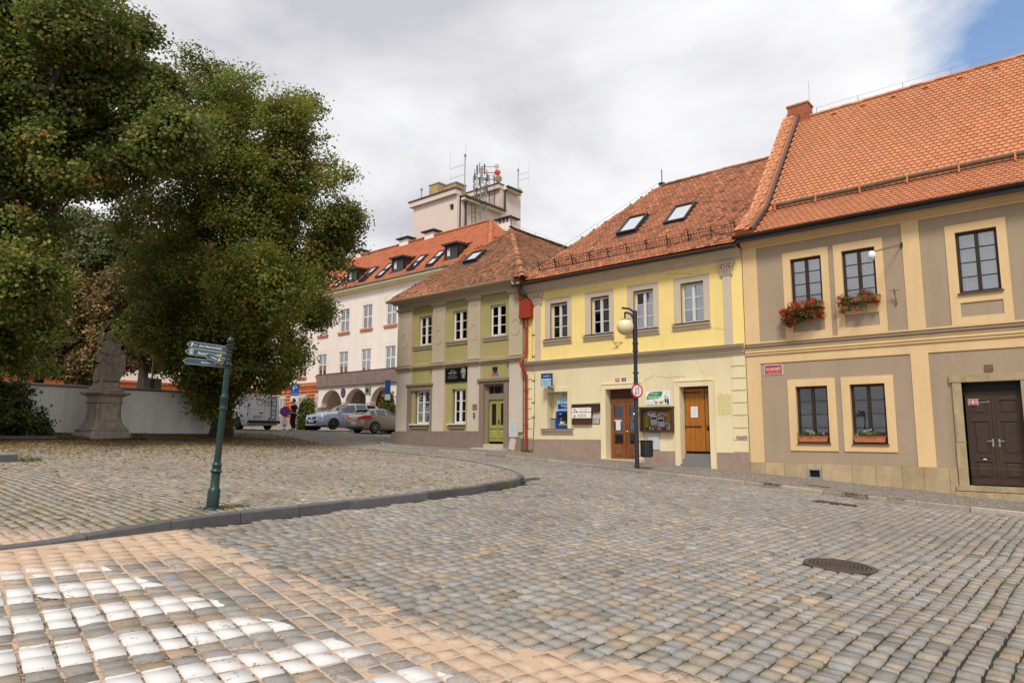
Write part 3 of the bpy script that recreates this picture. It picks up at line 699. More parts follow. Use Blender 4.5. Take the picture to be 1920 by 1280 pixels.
# tiles ------------------------------------------------------------
def tile_shape(w, L, th, kind):
    hw = w / 2 - .0045
    if kind == 'beaver': pts = [(-hw, L), (hw, L), (hw, .034), (hw * .68, .005), (0, 0), (-hw * .68, .005), (-hw, .034)]
    elif kind == 'flat': pts = [(-hw, L), (hw, L), (hw, .012), (hw * .9, 0), (-hw * .9, 0), (-hw, .012)]
    else: pts = [(-hw, L), (hw, L), (hw, 0), (-hw, 0)]
    return pts
def tile_roof(roof, O, U, Vd, N, wid, hgt, w, exp, m, kind, inside, rng, own=300, piece='tile', th=.016, lift=.022, colv=(.10, 1.0), tint=None, over=1.9, jit=.0):
    """clay tiles laid row by row: O corner at the eave, U along it, Vd up the slope; the tiles that show largest are pieces of their own"""
    O, U, Vd, N = map(Vector, (O, U, Vd, N)); L = exp * over
    outl = tile_shape(w, L, th, kind); n = len(outl)
    # local tile mesh: top face follows the slope, lower end lifted
    def zat(v): return lift * (1 - v / L)
    top = [(a, b, zat(b) + th) for a, b in outl]; bot = [(a, b, zat(b) - .004) for a, b in outl]
    TV = np.array(top + bot); faces = []
    if kind == 'pan':
        pass
    cells = []; rows = int(hgt / exp) + 1; cols = int(wid / w) + 2
    for r in range(rows):
        for c in range(-1, cols):
            u = (c + (.5 if r % 2 else 0)) * w + w / 2; v = r * exp
            if inside(u, v): cells.append((u, v))
    cells = np.array(cells); Nn = len(cells)
    if Nn == 0: return
    B = np.array([list(U), list(Vd), list(N)]); base = np.array(list(O))
    pos = base + cells[:, :1] * B[0] + cells[:, 1:2] * B[1]
    cc = 1 + rng.normal(0, colv[0], Nn); hue = rng.uniform(-1, 1, Nn)
    col = np.stack([cc * (1 + .03 * hue), cc * (1 - .05 * hue), cc * (1 - .09 * hue)], 1)
    if tint is not None: col = tint(cells, col, rng)
    pos = pos + (vnoise(cells[:, 0], cells[:, 1], .6, 3) - .5)[:, None] * (.012 + 2.2 * jit) * B[2]
    col = np.clip(col, .25, 1.9)
    yaw = rng.uniform(-jit, jit, Nn); lf = rng.uniform(0, jit * .25, Nn)
    d = (pos - np.array([0, 0, EYE])) @ np.array(list(CF)); px = 960 + FPX * ((pos - np.array([0, 0, EYE])) @ np.array(list(CR))) / d; py = 640 - FPX * ((pos - np.array([0, 0, EYE])) @ np.array(list(CU))) / d
    vis = (d > 1) & (px > 0) & (px < 1918) & (py > 2) & (py < 1278); order = np.argsort(np.where(vis, d, 1e9)); near = order[:own]; rest = order[own:]
    skirt = [(i, (i + 1) % n) for i in range(1, n)] if n > 4 else [(1, 2), (2, 3), (3, 0)]
    tri = []
    for i in range(1, n - 1): tri.append((0, i + 1, i))
    tri = [(a, c_, b) for a, b, c_ in tri]
    side = []
    for a, b in skirt: side += [(a, b + n, b), (a, a + n, b + n)]
    TF = np.array(tri + side)
    # orientation check: top triangles must face up
    p0, p1, p2 = TV[TF[0]]; 
    if np.cross(p1 - p0, p2 - p0)[2] < 0: TF[:len(tri)] = TF[:len(tri)][:, ::-1]
    def place(i):
        a = yaw[i]; ca, sa = math.cos(a), math.sin(a); R_ = np.array([[ca, -sa, 0], [sa, ca, 0], [0, 0, 1]])
        return R_
    shared = []
    groups = np.array_split(np.argsort(col[near].sum(1)), 8) if len(near) else []
    for gset in groups:
        if len(gset) == 0: continue
        me = None
        for q in gset:
            i = near[q]
            if me is None:
                o = nmesh(piece, TV, TF, m, np.repeat(col[i][None], len(TV), 0), roof); me = o.data
            else: o = link(bpy.data.objects.new(piece, me), roof)
            a = yaw[i]; X = U * math.cos(a) + Vd * math.sin(a); Y = Vd * math.cos(a) - U * math.sin(a)
            loc = Vector(pos[i]) + N * lf[i]
            o.matrix_local = WM[roof.name].inverted() @ Matrix(((X.x, Y.x, N.x, loc.x), (X.y, Y.y, N.y, loc.y), (X.z, Y.z, N.z, loc.z), (0, 0, 0, 1)))
    if len(rest):
        nv = len(TV); ca, sa = np.cos(yaw[rest]), np.sin(yaw[rest])
        x = TV[None, :, 0] * ca[:, None] - TV[None, :, 1] * sa[:, None]; y = TV[None, :, 0] * sa[:, None] + TV[None, :, 1] * ca[:, None]; z = TV[None, :, 2] + lf[rest][:, None]
        W = pos[rest][:, None, :] + x[..., None] * B[0] + y[..., None] * B[1] + z[..., None] * B[2]
        F = (np.arange(len(rest))[:, None, None] * nv + TF[None]).reshape(-1, 3)
        off = np.array(list(WM[roof.name].translation))
        nmesh(piece + '_field', W.reshape(-1, 3) - off, F, m, np.repeat(col[rest], nv, 0), roof, kind='stuff')
def ridge_tiles(roof, a, b, m, r=.11, step=.34, name='ridge_tile', jit=.012):
    a, b = Vector(a), Vector(b); n = max(1, int((b - a).length / step)); d = (b - a) / n; u = d.normalized(); s = u.cross(Vector((0, 0, 1))).normalized(); w = s.cross(u)
    for i in range(n):
        p = a + d * i - u * .03; q = a + d * (i + 1) + u * .02; mb = MB(); rings = []
        j = RND.uniform(-jit, jit)
        for pt, rr in ((p, r * 1.1), (q, r * .95)):
            ring = [pt + s * (rr * math.cos(t)) + w * (rr * .85 * math.sin(t) - .03 + j) for t in [PI * k / 6 for k in range(7)]]
            ring += [pt + s * (rr * .8 * math.cos(t)) + w * (rr * .65 * math.sin(t) - .035 + j) for t in [PI * k / 6 for k in range(6, -1, -1)]]
            rings.append(ring)
        mb.loft(rings); o = mb.build(name, m, roof)
        t = RND.uniform(.7, 1.15); tint(o, t, t, t)
def gutter(parent, x0, x1, y, z, r=.085, m='gutter'):
    mb = MB(); ring = lambda x: [(x, y + r * math.cos(t), z - r * math.sin(t)) for t in [PI * k / 7 for k in range(8)]] + [(x, y + r * .85 * math.cos(t), z - r * .85 * math.sin(t)) for t in [PI * k / 7 for k in range(7, -1, -1)]]
    mb.loft([ring(x0), ring(x1)]); n = max(2, int((x1 - x0) / .8))
    for i in range(n + 1): x = x0 + .05 + (x1 - x0 - .1) * i / n; mb.box(x - .012, x + .012, y - r - .01, y - r + .004, z - .03, z + .012); 
    return mb.build('gutter', M[m], parent)
def skylight(roof, cen, U, Vd, N, w, h, m='gutter'):
    cen, U, Vd, N = map(Vector, (cen, U, Vd, N)); mb = MB(); f = .07
    z = N * .09
    mb.obox(cen + z - Vd * (h / 2 - f / 2), U * w / 2, Vd * f / 2, N * .09, 0); mb.obox(cen + z + Vd * (h / 2 - f / 2), U * w / 2, Vd * f / 2, N * .09, 0)
    for s in (-1, 1): mb.obox(cen + z + U * s * (w / 2 - f / 2), U * f / 2, Vd * (h / 2 - f), N * .09, 0)
    mb.obox(cen + N * .035 - Vd * (h / 2 + .13), U * (w / 2 + .12), Vd * .13, N * .006, 0)
    for s in (-1, 1): mb.obox(cen + N * .03 + U * s * (w / 2 + .06), U * .06, Vd * h / 2, N * .006, 0)
    q = [cen + N * .135 + U * a * (w / 2 - f) + Vd * b * (h / 2 - f) for a, b in ((-1, -1), (1, -1), (1, 1), (-1, 1))]; mb.face(q, 1)
    return mb.build('skylight', [M[m], M['skyglass']], roof)
def rod(parent, pts, r, m, name, n=6): return MB().tube(pts, r, n).build(name, m, parent)
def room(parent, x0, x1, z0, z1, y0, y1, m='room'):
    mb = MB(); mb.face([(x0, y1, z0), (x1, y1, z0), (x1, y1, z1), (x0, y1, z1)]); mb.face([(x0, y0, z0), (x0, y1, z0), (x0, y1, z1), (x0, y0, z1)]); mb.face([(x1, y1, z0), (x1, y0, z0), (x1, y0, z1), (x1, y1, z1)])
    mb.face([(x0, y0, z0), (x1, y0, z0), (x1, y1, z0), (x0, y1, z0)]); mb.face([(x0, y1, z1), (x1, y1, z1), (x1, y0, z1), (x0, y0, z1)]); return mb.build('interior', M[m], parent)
def shell(parent, x0, x1, y0, y1, z0, z1, m, west=True, east=True):
    """side and back walls"""
    mb = MB(); mb.face([(x1, y1, z0), (x0, y1, z0), (x0, y1, z1), (x1, y1, z1)])
    if west: mb.face([(x0, y1, z0), (x0, y0, z0), (x0, y0, z1), (x0, y1, z1)])
    if east: mb.face([(x1, y0, z0), (x1, y1, z0), (x1, y1, z1), (x1, y0, z1)])
    return mb.build('side_wall', m, parent)

# ------------------------------------------------------------------ taupe and peach house (right)
tan = empty('townhouse', (-4, D, .4), label='taupe house with peach stucco bands under a bright orange tiled roof', cat='house')
TX0, TX1 = -8.83, 4.2
uw = [(-7.28, -6.34, 5.70, 7.36), (-5.74, -4.82, 5.70, 7.36), (-2.79, -1.84, 5.65, 7.37), (-.9, .05, 5.65, 7.37), (2.2, 3.15, 5.65, 7.37)]
lw = [(-7.31, -6.37, 1.57, 3.30), (-5.74, -4.80, 1.56, 3.30), (1.2, 2.1, 1.56, 3.3)]
portal = (-2.93, -1.63, .50, 3.23)
mb = MB(); mb.wall(TX0, TX1, -.6, 8.05, uw + lw + [portal, (-7.03, -6.67, .52, .78)], D + .03, .17, 0, 1)
mb.build('wall', [M['taupe'], M['peach']], tan)
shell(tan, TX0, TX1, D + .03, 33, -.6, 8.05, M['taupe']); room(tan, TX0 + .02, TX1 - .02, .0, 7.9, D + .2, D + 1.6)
# peach bands and pilasters, standing 3 cm proud
mb = MB(); mb.wall(TX0, TX1, 4.74, 7.99, [(-8.35, -4.09, 4.79, 7.91), (-3.65, .45, 4.79, 7.91), (.9, 3.7, 4.79, 7.91)], D, .03, sides=True)
mb.build('stucco_band', M['peach'], tan)
mb = MB(); mb.wall(TX0, TX1, .95, 4.37, [(-8.37, -4.09, .95, 4.09), (-3.65, TX1, .95, 4.09)], D, .03, sides=True); mb.build('stucco_band', M['peach'], tan)
def surround(parent, o, h, m, y=D, d=.03, name='window_surround'):
    mb = MB(); mb.wall(o[0], o[1], o[2], o[3], h, y - .001, d + .001, sides=True); return mb.build(name, m, parent)
for (a, b, c, d_) in uw: surround(tan, (a - .235, b + .215, 4.792, 7.595), [(a, b, c, d_), (a, b + .01, 5.0, 5.39)], M['peach'])
for (a, b, c, d_) in lw: surround(tan, (a - .235, b + .23, 1.33, 3.525), [(a, b, c, d_)], M['peach'])
for i, (a, b, c, d_) in enumerate(uw): 
    window(tan, a, b, c, d_, D + .10, M['darkwood'], 2, 4, .075, .09, .026, 'glass_clear', (M['curtain'], 0, None), inner=True)
    ledge(mb := MB(), a - .04, b + .05, c, D + .10, .17, .03); mb.build('window_sill', M['flash'], tan)
for i, (a, b, c, d_) in enumerate(lw):
    window(tan, a, b, c, d_, D + .13, M['darkwood'], 2, 4, .075, .09, .026, 'glass_dark', (M['drape'], 0, None))
    ledge(mb := MB(), a - .02, b + .03, c, D + .12, .17, .035); mb.build('window_sill', M['flash'], tan)
moulding(tan, 'string_course', TX0, TX1, [(0, 4.372), (.045, 4.372), (.045, 4.43), (.075, 4.45), (.075, 4.53), (.10, 4.55), (.10, 4.60), (0, 4.60)], M['peach'])
moulding(tan, 'string_flashing', TX0, TX1, [(0, 4.602), (.13, 4.602), (.13, 4.618), (0, 4.66)], M['flash'])
moulding(tan, 'cornice', TX0, TX1, [(0, 7.985), (.05, 7.985), (.05, 8.03), (.10, 8.05), (.16, 8.14), (.24, 8.20), (.34, 8.22), (.34, 8.27), (0, 8.27)], M['peach'])
# plinth of sandstone slabs
js = [-8.82, -8.32, -7.75, -7.06, -6.64, -5.80, -5.16, -4.50, -3.96, -3.36, -3.17]
for i, (a, b) in enumerate(zip(js, js[1:])):
    if i == 3:
        o = MB().box(a + .006, b - .006, D - .05 , D + .03, .80, .95).build('plinth_stone', M['sandstone'], tan)
    else: o = MB().box(a + .004, b - .004, D - .05 - .006 * (i % 2), D + .03, -.3 if i != 3 else .3, .95).build('plinth_stone', M['sandstone'], tan)
    t = RND.uniform(.85, 1.12); tint(o, t, t, t * RND.uniform(.92, 1.02))
for i in range(6):
    a = -1.42 + i * .95; o = MB().box(a + .004, a + .946, D - .05, D + .03, -.6, .95).build('plinth_stone', M['sandstone'], tan); tint(o, 1, 1, 1)
mb = MB(); mb.wall(-7.055, -6.645, .45, .798, [(-7.0, -6.70, .55, .76)], D - .058, .12, sides=True); mb.build('cellar_vent', M['zinc'], tan)
o = MB().box(-7.055, -6.645, D - .05, D + .03, -.3, .448).build('plinth_stone', M['sandstone'], tan); tint(o, .95, .95, .9)
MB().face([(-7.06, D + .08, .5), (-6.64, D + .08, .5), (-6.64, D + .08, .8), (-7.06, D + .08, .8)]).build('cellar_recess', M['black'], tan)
# portal
mb = MB(); mb.box(-3.15, -2.93, D - .05, D + .20, .50, 1.62); mb.build('jamb_stone', M['stone'], tan); MB().box(-3.14, -2.93, D - .045, D + .20, 1.63, 3.225).build('jamb_stone', M['stone'], tan)
MB().box(-1.63, -1.41, D - .05, D + .20, .50, 3.225).build('jamb_stone', M['stone'], tan); MB().box(-3.20, -1.37, D - .06, D + .20, 3.232, 3.43).build('lintel_stone', M['stone'], tan)
MB().box(-3.2, -1.3, D - .16, D + .35, .36, .50).build('door_step', M['stone'], tan); MB().box(-3.2, -1.1, D - .46, D - .155, -.2, .34).build('door_step', M['stone'], tan)
MB().box(-2.93, -1.63, D + .17, D + .25, 2.88, 2.97).build('door_transom', M['darkwood'], tan)
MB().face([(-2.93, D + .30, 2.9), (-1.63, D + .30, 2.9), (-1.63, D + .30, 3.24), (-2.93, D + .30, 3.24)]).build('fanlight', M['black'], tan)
def panel_door(parent, x0, x1, z0, z1, y, m, panels, label=None, glassm=None, th=.05):
    """one leaf: stiles and rails around sunk, raised-field panels"""
    mb = MB(); mb.wall(x0, x1, z0, z1, panels, y, .03, sides=True); o = mb.build('door_leaf', m, parent, label=label)
    mb = MB()
    for i, (a, b, c, d_) in enumerate(panels):
        mb.face([(a, y + .028, c), (b, y + .028, c), (b, y + .028, d_), (a, y + .028, d_)])
        e = .05
        if b - a > .16 and not glassm: mb.loft([[(a + e, y + .028, c + e), (b - e, y + .028, c + e), (b - e, y + .028, d_ - e), (a + e, y + .028, d_ - e)], [(a + e + .02, y + .012, c + e + .02), (b - e - .02, y + .012, c + e + .02), (b - e - .02, y + .012, d_ - e - .02), (a + e + .02, y + .012, d_ - e - .02)]])
    mb.build('door_panel', glassm or m, o); return o
M['door_dark'] = mat('dark_brown_door', (0.050, 0.030, 0.020), .55, .25, 10, .2, 30, spec=.35)
dl = panel_door(tan, -2.90, -2.285, .52, 2.88, D + .18, M['door_dark'], [(-2.78, -2.40, .68, 1.12), (-2.78, -2.40, 1.30, 2.18), (-2.78, -2.40, 2.36, 2.74)])
dr = panel_door(tan, -2.275, -1.65, .52, 2.88, D + .18, M['door_dark'], [(-2.15, -1.77, .68, 1.12), (-2.15, -1.77, 1.30, 2.18), (-2.15, -1.77, 2.36, 2.74)])
MB().box(-2.31, -2.25, D + .15, D + .18, .52, 2.88).build('cover_strip', M['door_dark'], tan)
for s, dd in ((-1, dl), (1, dr)):
    x = -2.28 + s * .07; MB().box(x - .022, x + .022, D + .165, D + .18, 1.52, 1.72).tube([(x, D + .17, 1.66), (x, D + .12, 1.66), (x + s * .12, D + .12, 1.66)], .011, 6).build('door_handle', M['zinc'], dd)
MB().box(-2.66, -2.44, D + .172, D + .182, 1.20, 1.235).build('letter_slot', M['black'], dl); MB().box(-2.60, -2.52, D + .168, D + .178, 1.175, 1.20).build('slot_label', M['white'], dl)
MB().box(-2.38, -2.19, D - .004, D + .03, 3.50, 3.67).build('wall_vent', M['rustiron'], tan)
# roof: bell-cast foot, steep above
rz0, ry0, ky, kz, ry, rz = 8.26, 21.58, 23.1, 9.42, 27.07, 14.26
U = Vector((1, 0, 0)); V1 = Vector((0, ky - ry0, kz - rz0)); L1 = V1.length; V1.normalize(); N1 = U.cross(V1); V2 = Vector((0, ry - ky, rz - kz)); L2 = V2.length; V2.normalize(); N2 = U.cross(V2)
mb = MB(); e = -.03
mb.face([(TX0, ry0, rz0 + e), (TX1, ry0, rz0 + e), (TX1, ky, kz + e), (TX0, ky, kz + e)]); mb.face([(TX0, ky, kz + e), (TX1, ky, kz + e), (TX1, ry, rz + e), (TX0, ry, rz + e)])
mb.face([(TX1, ry, rz + e), (TX1, 33, 8.2), (TX0, 33, 8.2), (TX0, ry, rz + e)]); mb.face([(TX0, ry0, rz0 + e), (TX0, ky, kz + e), (TX0, ry, rz + e), (TX0, 33, 8.2)]); mb.face([(TX1, 33, 8.2), (TX1, ry, rz + e), (TX1, ky, kz + e), (TX1, ry0, rz0 + e)])
mb.face([(TX0, ry0, rz0 + e), (TX0, 33, 8.2), (TX1, 33, 8.2), (TX1, ry0, rz0 + e)])
troof = mb.build('roof', M['deck'], tan)
W_ = TX1 - TX0; rngt = np.random.RandomState(3)
EXP1 = L1 / 10; EXP2 = L2 / 33
def tint_new(cells, col, r):
    k = vnoise(cells[:, 0], cells[:, 1], .35, 4)[:, None]; return col * (1 + .12 * (k - .5))
tile_roof(troof, (TX0, ry0, rz0), U, V1, N1, W_, L1, .18, EXP1, M['tile_new'], 'beaver', lambda u, v: .62 < u < W_ - .1 and v < L1 - .05, rngt, own=90, lift=.042, colv=(.05, 1), tint=tint_new)
tile_roof(troof, (TX0, ky, kz), U, V2, N2, W_, L2, .18, EXP2, M['tile_new'], 'beaver', lambda u, v: .62 < u < W_ - .1 and v < L2 - .10, rngt, own=210, lift=.042, colv=(.05, 1), tint=tint_new)
# raised verge over the party wall
for (a, Vv, Nn, L_, ex) in (((TX0, ry0, rz0), V1, N1, L1, EXP1), ((TX0, ky, kz), V2, N2, L2, EXP2)):
    a = Vector(a); mb = MB(); mb.obox(a + U * .25 + Vv * L_ / 2 + Nn * .11, U * .25, Vv * L_ / 2, Nn * .13); mb.build('verge_wall', M['terracotta'], tan)
    tile_roof(troof, a + Nn * .245 - U * .02, U, Vv, Nn, .52, L_, .18, .26, M['tile_new'], 'flat', lambda u, v: .02 < u < .44 and v < L_ - .1, rngt, own=0, piece='verge_tile', colv=(.06, 1))
    rod(tan, [a + U * .56 + Nn * .24 - Vv * .02, a + U * .56 + Nn * .24 + Vv * L_], .065, M['flash'], 'verge_flashing', 8)
ridge_tiles(troof, (TX0 + .6, ry, rz), (TX1, ry, rz), M['tile_new'], .13, .38)
gutter(tan, TX0 - .1, TX1, 21.50, 8.30); MB().box(TX0, TX1, 21.59, 21.66, 8.10, 8.24).build('fascia', M['gutter'], tan)
# snow log on brackets
p0 = Vector((TX0 + .75, ky - .08, kz + .17)); mb = MB(); k = 12
pts = [p0 + U * (W_ - .9) * i / k + Vector((0, RND.uniform(-.012, .012), RND.uniform(-.012, .012))) for i in range(k + 1)]
mb.tube(pts, .075, 9); smooth_by_angle(mb.build('snow_log', mat('weathered_log', (0.15, 0.105, 0.075), .9, .3, 9, .4, 30), troof), 60)
for i in range(10):
    x = TX0 + .85 + i * 1.33; MB().bar((x, ky - .1, kz + .0), (x, ky - .02, kz + .26), .02, .06).bar((x, ky - .22, kz - .05), (x, ky - .18, kz + .22), .02, .05).bar((x, ky - .22, kz - .09), (x, ky - .0, kz + .06), .02, .05).build('log_bracket', M['terracotta'], troof)
for i in range(9):
    x = TX0 + 1.9 + i * 1.02; c_ = Vector((x, ky, kz)) + V2 * (L2 - .48) + N2 * .05
    MB().loft([[c_ + U * a_ * .10 + N2 * b_ for a_, b_ in ((-1, -.02), (-.8, .05), (0, .085), (.8, .05), (1, -.02))], [c_ + Vv * .001 + V2 * .18 + U * a_ * .08 + N2 * b_ for a_, b_ in ((-1, -.03), (-.8, -.01), (0, 0), (.8, -.01), (1, -.03))]]).build('vent_tile', M['terracotta'], troof)
# lightning wire on the ridge
mb = MB()
for i in range(8): x = TX0 + 1.2 + i * 1.5; mb.tube([(x, ry, rz + .08), (x, ry, rz + .30)], .012, 5)
mb.tube([(TX0 + 1.2, ry, rz + .29), (TX1, ry, rz + .29)], .005, 4); mb.build('lightning_wire', M['zinc'], troof)
# brick chimney
ch = MB().box(-8.66, -7.90, 26.85, 27.40, 13.8, 14.76).build('chimney', M['mortar'], troof)
bw, bh = .247, .075
for r in range(10):
    z = 13.87 + r * (bh + .011)
    for face in (0, 1):
        a0, a1 = ((-8.67, -7.89) if face == 0 else (26.84, 27.41)); x = a0 - (bw / 2 if r % 2 else 0)
        while x < a1 - .02:
            p, q = max(x, a0), min(x + bw - .011, a1)
            if q - p > .03:
                mb = MB()
                if face == 0: mb.box(p, q, 26.835, 26.86, z, z + bh)
                else: mb.box(-7.91, -7.885, p, q, z, z + bh)
                o = mb.build('brick', M['brick'], ch); t = RND.uniform(.75, 1.25); tint(o, t, t, t)
            x += bw
MB().box(-8.71, -7.85, 26.79, 27.46, 14.77, 14.84).build('chimney_cap', M['terracotta'], ch)
rod(ch, [(-7.86, 27.0, 14.5), (-7.86, 27.0, 15.7)], .008, M['zinc'], 'lightning_rod', 5)
# iron wall bracket and lamp on its arm
t = empty('wall_bracket', (-3.87, D, 5.9), label='small iron flag bracket on the peach pilaster of the taupe house', cat='bracket')
x = -4.35
MB().bar((x, D, 5.62), (x + .02, D - .16, 5.92), .018).bar((x - .14, D - .16, 5.93), (x + .16, D - .16, 5.93), .018).bar((x, D - .16, 5.80), (x, D - .16, 6.0), .02).tube([(x, D + .03, 5.58), (x, D - .03, 5.58)], .03, 8).build('bracket', M['rustiron'], t)
t = empty('wall_lamp', (-4.1, D, 7.3), label='white ball lamp on a long wire arm before the flowered upper window', cat='lamp')
MB().tube([(-4.1, D + .03, 7.30), (-4.3, 21.6, 7.16), (-4.61, 20.86, 6.92)], .010, 6).tube([(-4.1, D + .03, 7.24), (-4.3, 21.6, 7.12), (-4.61, 20.86, 6.90)], .007, 5).box(-4.13, -4.07, D - .02, D + .03, 7.2, 7.34).build('arm', M['iron'], t)
MB().lathe([(.02, .14), (.06, .13), (.095, .08), (.11, 0), (.095, -.06), (.055, -.10), (.0, -.115)][::-1], (-4.63, 20.82, 6.79), 14).build('globe', mat('lamp_white', (.75, .75, .74), .3, 0), t, smooth=True)

# signs on the taupe house
FX, FZ = (1, 0, 0), (0, 0, 1)
def plate(name, label, cat, x0, x1, z0, z1, y, m, border=None, mb_=None, group=None, th=.012):
    r = empty(name, ((x0 + x1) / 2, y, z0), label=label, cat=cat, group=group)
    MB().box(x0, x1, y - th, y, z0, z1).build('plate', m, r)
    if border:
        b = .012 if border is True else border; mb = MB(); mb.wall(x0 + b * .3, x1 - b * .3, z0 + b * .3, z1 - b * .3, [(x0 + b, x1 - b, z0 + b, z1 - b)], y - th - .003, .003); mb.build('border', mb_ or M['white'], r)
    return r
s = plate('street_sign', 'red enamel street name plate with white lettering on the taupe wall', 'sign', -8.27, -7.66, 3.70, 4.05, D + .03, M['white'], .015, M['blue'])
MB().box(-8.235, -7.695, D + .010, D + .016, 3.735, 4.015).build('field', M['red'], s)
lettering(s, 'VÁCLAVSKÉ NÁMĚSTÍ', (-7.965, D + .008, 3.905), FX, FZ, .47, .125, M['white']); lettering(s, 'VNITŘNÍ MĚSTO - KUTNÁ HORA', (-7.965, D + .008, 3.785), FX, FZ, .43, .045, M['white'])
s = plate('house_number', 'red house number 181 on the dark double door', 'sign', -2.83, -2.60, 2.62, 2.775, D + .178, M['white']); MB().box(-2.82, -2.61, D + .160, D + .168, 2.63, 2.765).build('field', M['red'], s)
lettering(s, '181', (-2.715, D + .157, 2.697), FX, FZ, .15, .095, M['white'])
lettering(dl, 'VÁCLAVSKÉ NÁMĚSTÍ', (-2.46, D + .177, 2.70), FX, FZ, .22, .03, M['paper'])
# ------------------------------------------------------------------ yellow house (middle)
yel = empty('townhouse', (-13.5, D, .8), label='yellow house over cream ground floor with two skylights in its clay roof', cat='house')
YX0, YX1 = -18.30, -8.85
yw = [(-16.92, -16.07, 5.62, 7.11), (-14.93, -14.10, 5.62, 7.11), (-13.02, -12.20, 5.62, 7.11), (-11.10, -10.24, 5.66, 7.12)]
niche = (-17.07, -16.06, 2.03, 3.49); ydoor = (-14.29, -12.89, .80, 3.50); ypl = (-11.24, -10.16, .55, 3.46)
MB().wall(YX0, YX1, 4.45, 8.0, yw, D, .20, 0).build('wall', M['yellow'], yel)
MB().wall(YX0, YX1, -.3, 4.45, [niche, ydoor, ypl], D, .34, 0).build('wall', M['cream'], yel)
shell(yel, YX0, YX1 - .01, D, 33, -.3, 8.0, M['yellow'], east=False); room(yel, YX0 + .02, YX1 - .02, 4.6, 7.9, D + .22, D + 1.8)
MB().face([(-17.3, D + .34, 1.9), (-15.9, D + .34, 1.9), (-15.9, D + .34, 3.6), (-17.3, D + .34, 3.6)]).build('niche_back', M['cream'], yel)
splits = [(None, (.0, 0)), ((.0, .0)), None, None]
for i, (a, b, c, d_) in enumerate(yw):
    surround(yel, (a - .225, b + .19, c - .03, d_ + .19), [(a, b, c - .03 + .03, d_)], M['pinktrim'], D, .06)
    mb = MB(); mb.wall(a - .265, b + .225, c - .03, d_ + .225, [(a - .222, b + .187, c - .03, d_ + .187)], D - .02, .02, sides=True); mb.build('window_surround', M['pinktrim'], yel)
    moulding(yel, 'window_sill', a - .32, b + .24, [(0, c - .20), (.06, c - .20), (.08, c - .12), (.13, c - .09), (.15, c - .035), (0, c - .03)], M['pinktrim'])
    ledge(mb := MB(), a - .30, b + .22, c + .012, D + .10, .27, .012); mb.build('sill_flashing', M['rustiron'], yel)
    bk = [(M['curtain'], 0, (.99, 0)), (M['curtain'], 0, (.60, 0)), (M['curtain'], 0, (0, 0)), (M['curtain'], 0, (.32, .02))][i]
    window(yel, a + .02, b - .02, c + .03, d_ - .04, D + .13, M['greywood'], 2, 3, .06, .10, .03, 'glass_clear', bk)
# pilasters with leafy capitals
def capital(parent, xc, z0, z1, w, m):
    o = MB(); h = z1 - z0
    o.loft([[(xc + sx * hw, D - oy, z) for sx, oy in ((-1, 0), (-1, dp_), (1, dp_), (1, 0))] for z, hw, dp_ in ((z0, w * .5, .05), (z0 + h * .08, w * .58, .07), (z0 + h * .10, w * .5, .05), (z0 + h * .8, w * .62, .08), (z0 + h * .84, w * .82, .12), (z1, w * .86, .13))])
    for k in range(5):      # acanthus leaves
        a = -1 + k * .5; x = xc + a * w * .5
        o.loft([[(x + dx * w * s_, D - .055 - oy, z0 + h * t) for dx, oy in ((-.09, 0), (-.05, .03), (.05, .03), (.09, 0))] for t, s_, oy in ((.08, 1, 0), (.25, 1.1, 0), (.42, .8, 0), (.5, .3, 0))])
        o.tube([(x, D - .06, z0 + h * .1), (x, D - .10, z0 + h * .38), (x + .01, D - .14, z0 + h * .47), (x, D - .13, z0 + h * .42)], [.03, .034, .026, .015], 6)
    for s_ in (-1, 1):
        c_ = Vector((xc + s_ * w * .62, D - .13, z0 + h * .70)); pts = [c_ + Vector((math.cos(t) * .05 * (1 - t / 14), -.01, math.sin(t) * .05 * (1 - t / 14))) for t in [k * .6 for k in range(14)]]
        o.tube(pts, .016, 5); o.tube([(xc, D - .1, z0 + h * .45), (xc + s_ * w * .3, D - .12, z0 + h * .68), (xc + s_ * w * .6, D - .13, z0 + h * .82)], .018, 5)
    o.lathe([(.035, -.03), (.05, 0), (.035, .03)], (xc, D - .12, z0 + h * .74), 8)
    return smooth_by_angle(o.build('capital', m, parent), 35)
for xc, w in ((-17.56, .28), (-9.38, .27)):
    MB().box(xc - w / 2, xc + w / 2, D - .05, D, 4.78, 7.15).build('pilaster', M['pinktrim'], yel); capital(yel, xc, 7.12, 7.62, .36, M['pinktrim'])
moulding(yel, 'string_course', YX0, YX1 - .02, [(0, 4.42), (.03, 4.42), (.05, 4.49), (.07, 4.50), (.08, 4.57), (.15, 4.66), (.21, 4.70), (.22, 4.75), (.03, 4.79), (0, 4.79)], M['beige'])
MB().loft([[(x, D - o, z) for o, z in ((0, 4.792), (.235, 4.752), (.235, 4.764), (0, 4.806))] for x in (YX0, YX1 - .02)]).build('string_flashing', M['zinc'], yel)
moulding(yel, 'cornice', YX0, YX1 - .02, [(0, 7.66), (.03, 7.66), (.05, 7.72), (.10, 7.74), (.12, 7.80), (.22, 7.90), (.33, 7.95), (.36, 8.00), (0, 8.00)], M['pinktrim'])
for (x0, x1, z0, z1) in ((-18.28, -14.50, -.2, 1.62), (-12.75, -11.46, -.2, 1.24), (-9.95, -8.86, -.2, 1.235)):
    n = max(1, round((x1 - x0) / .85))
    for i in range(n): a = x0 + (x1 - x0) * i / n; b = x0 + (x1 - x0) * (i + 1) / n; MB().box(a + .003, b - .003, D - .03 - .003 * (i % 2), D, z0, z1 - (.0 if i % 2 else .004)).build('plinth_slab', M['plinth'], yel)
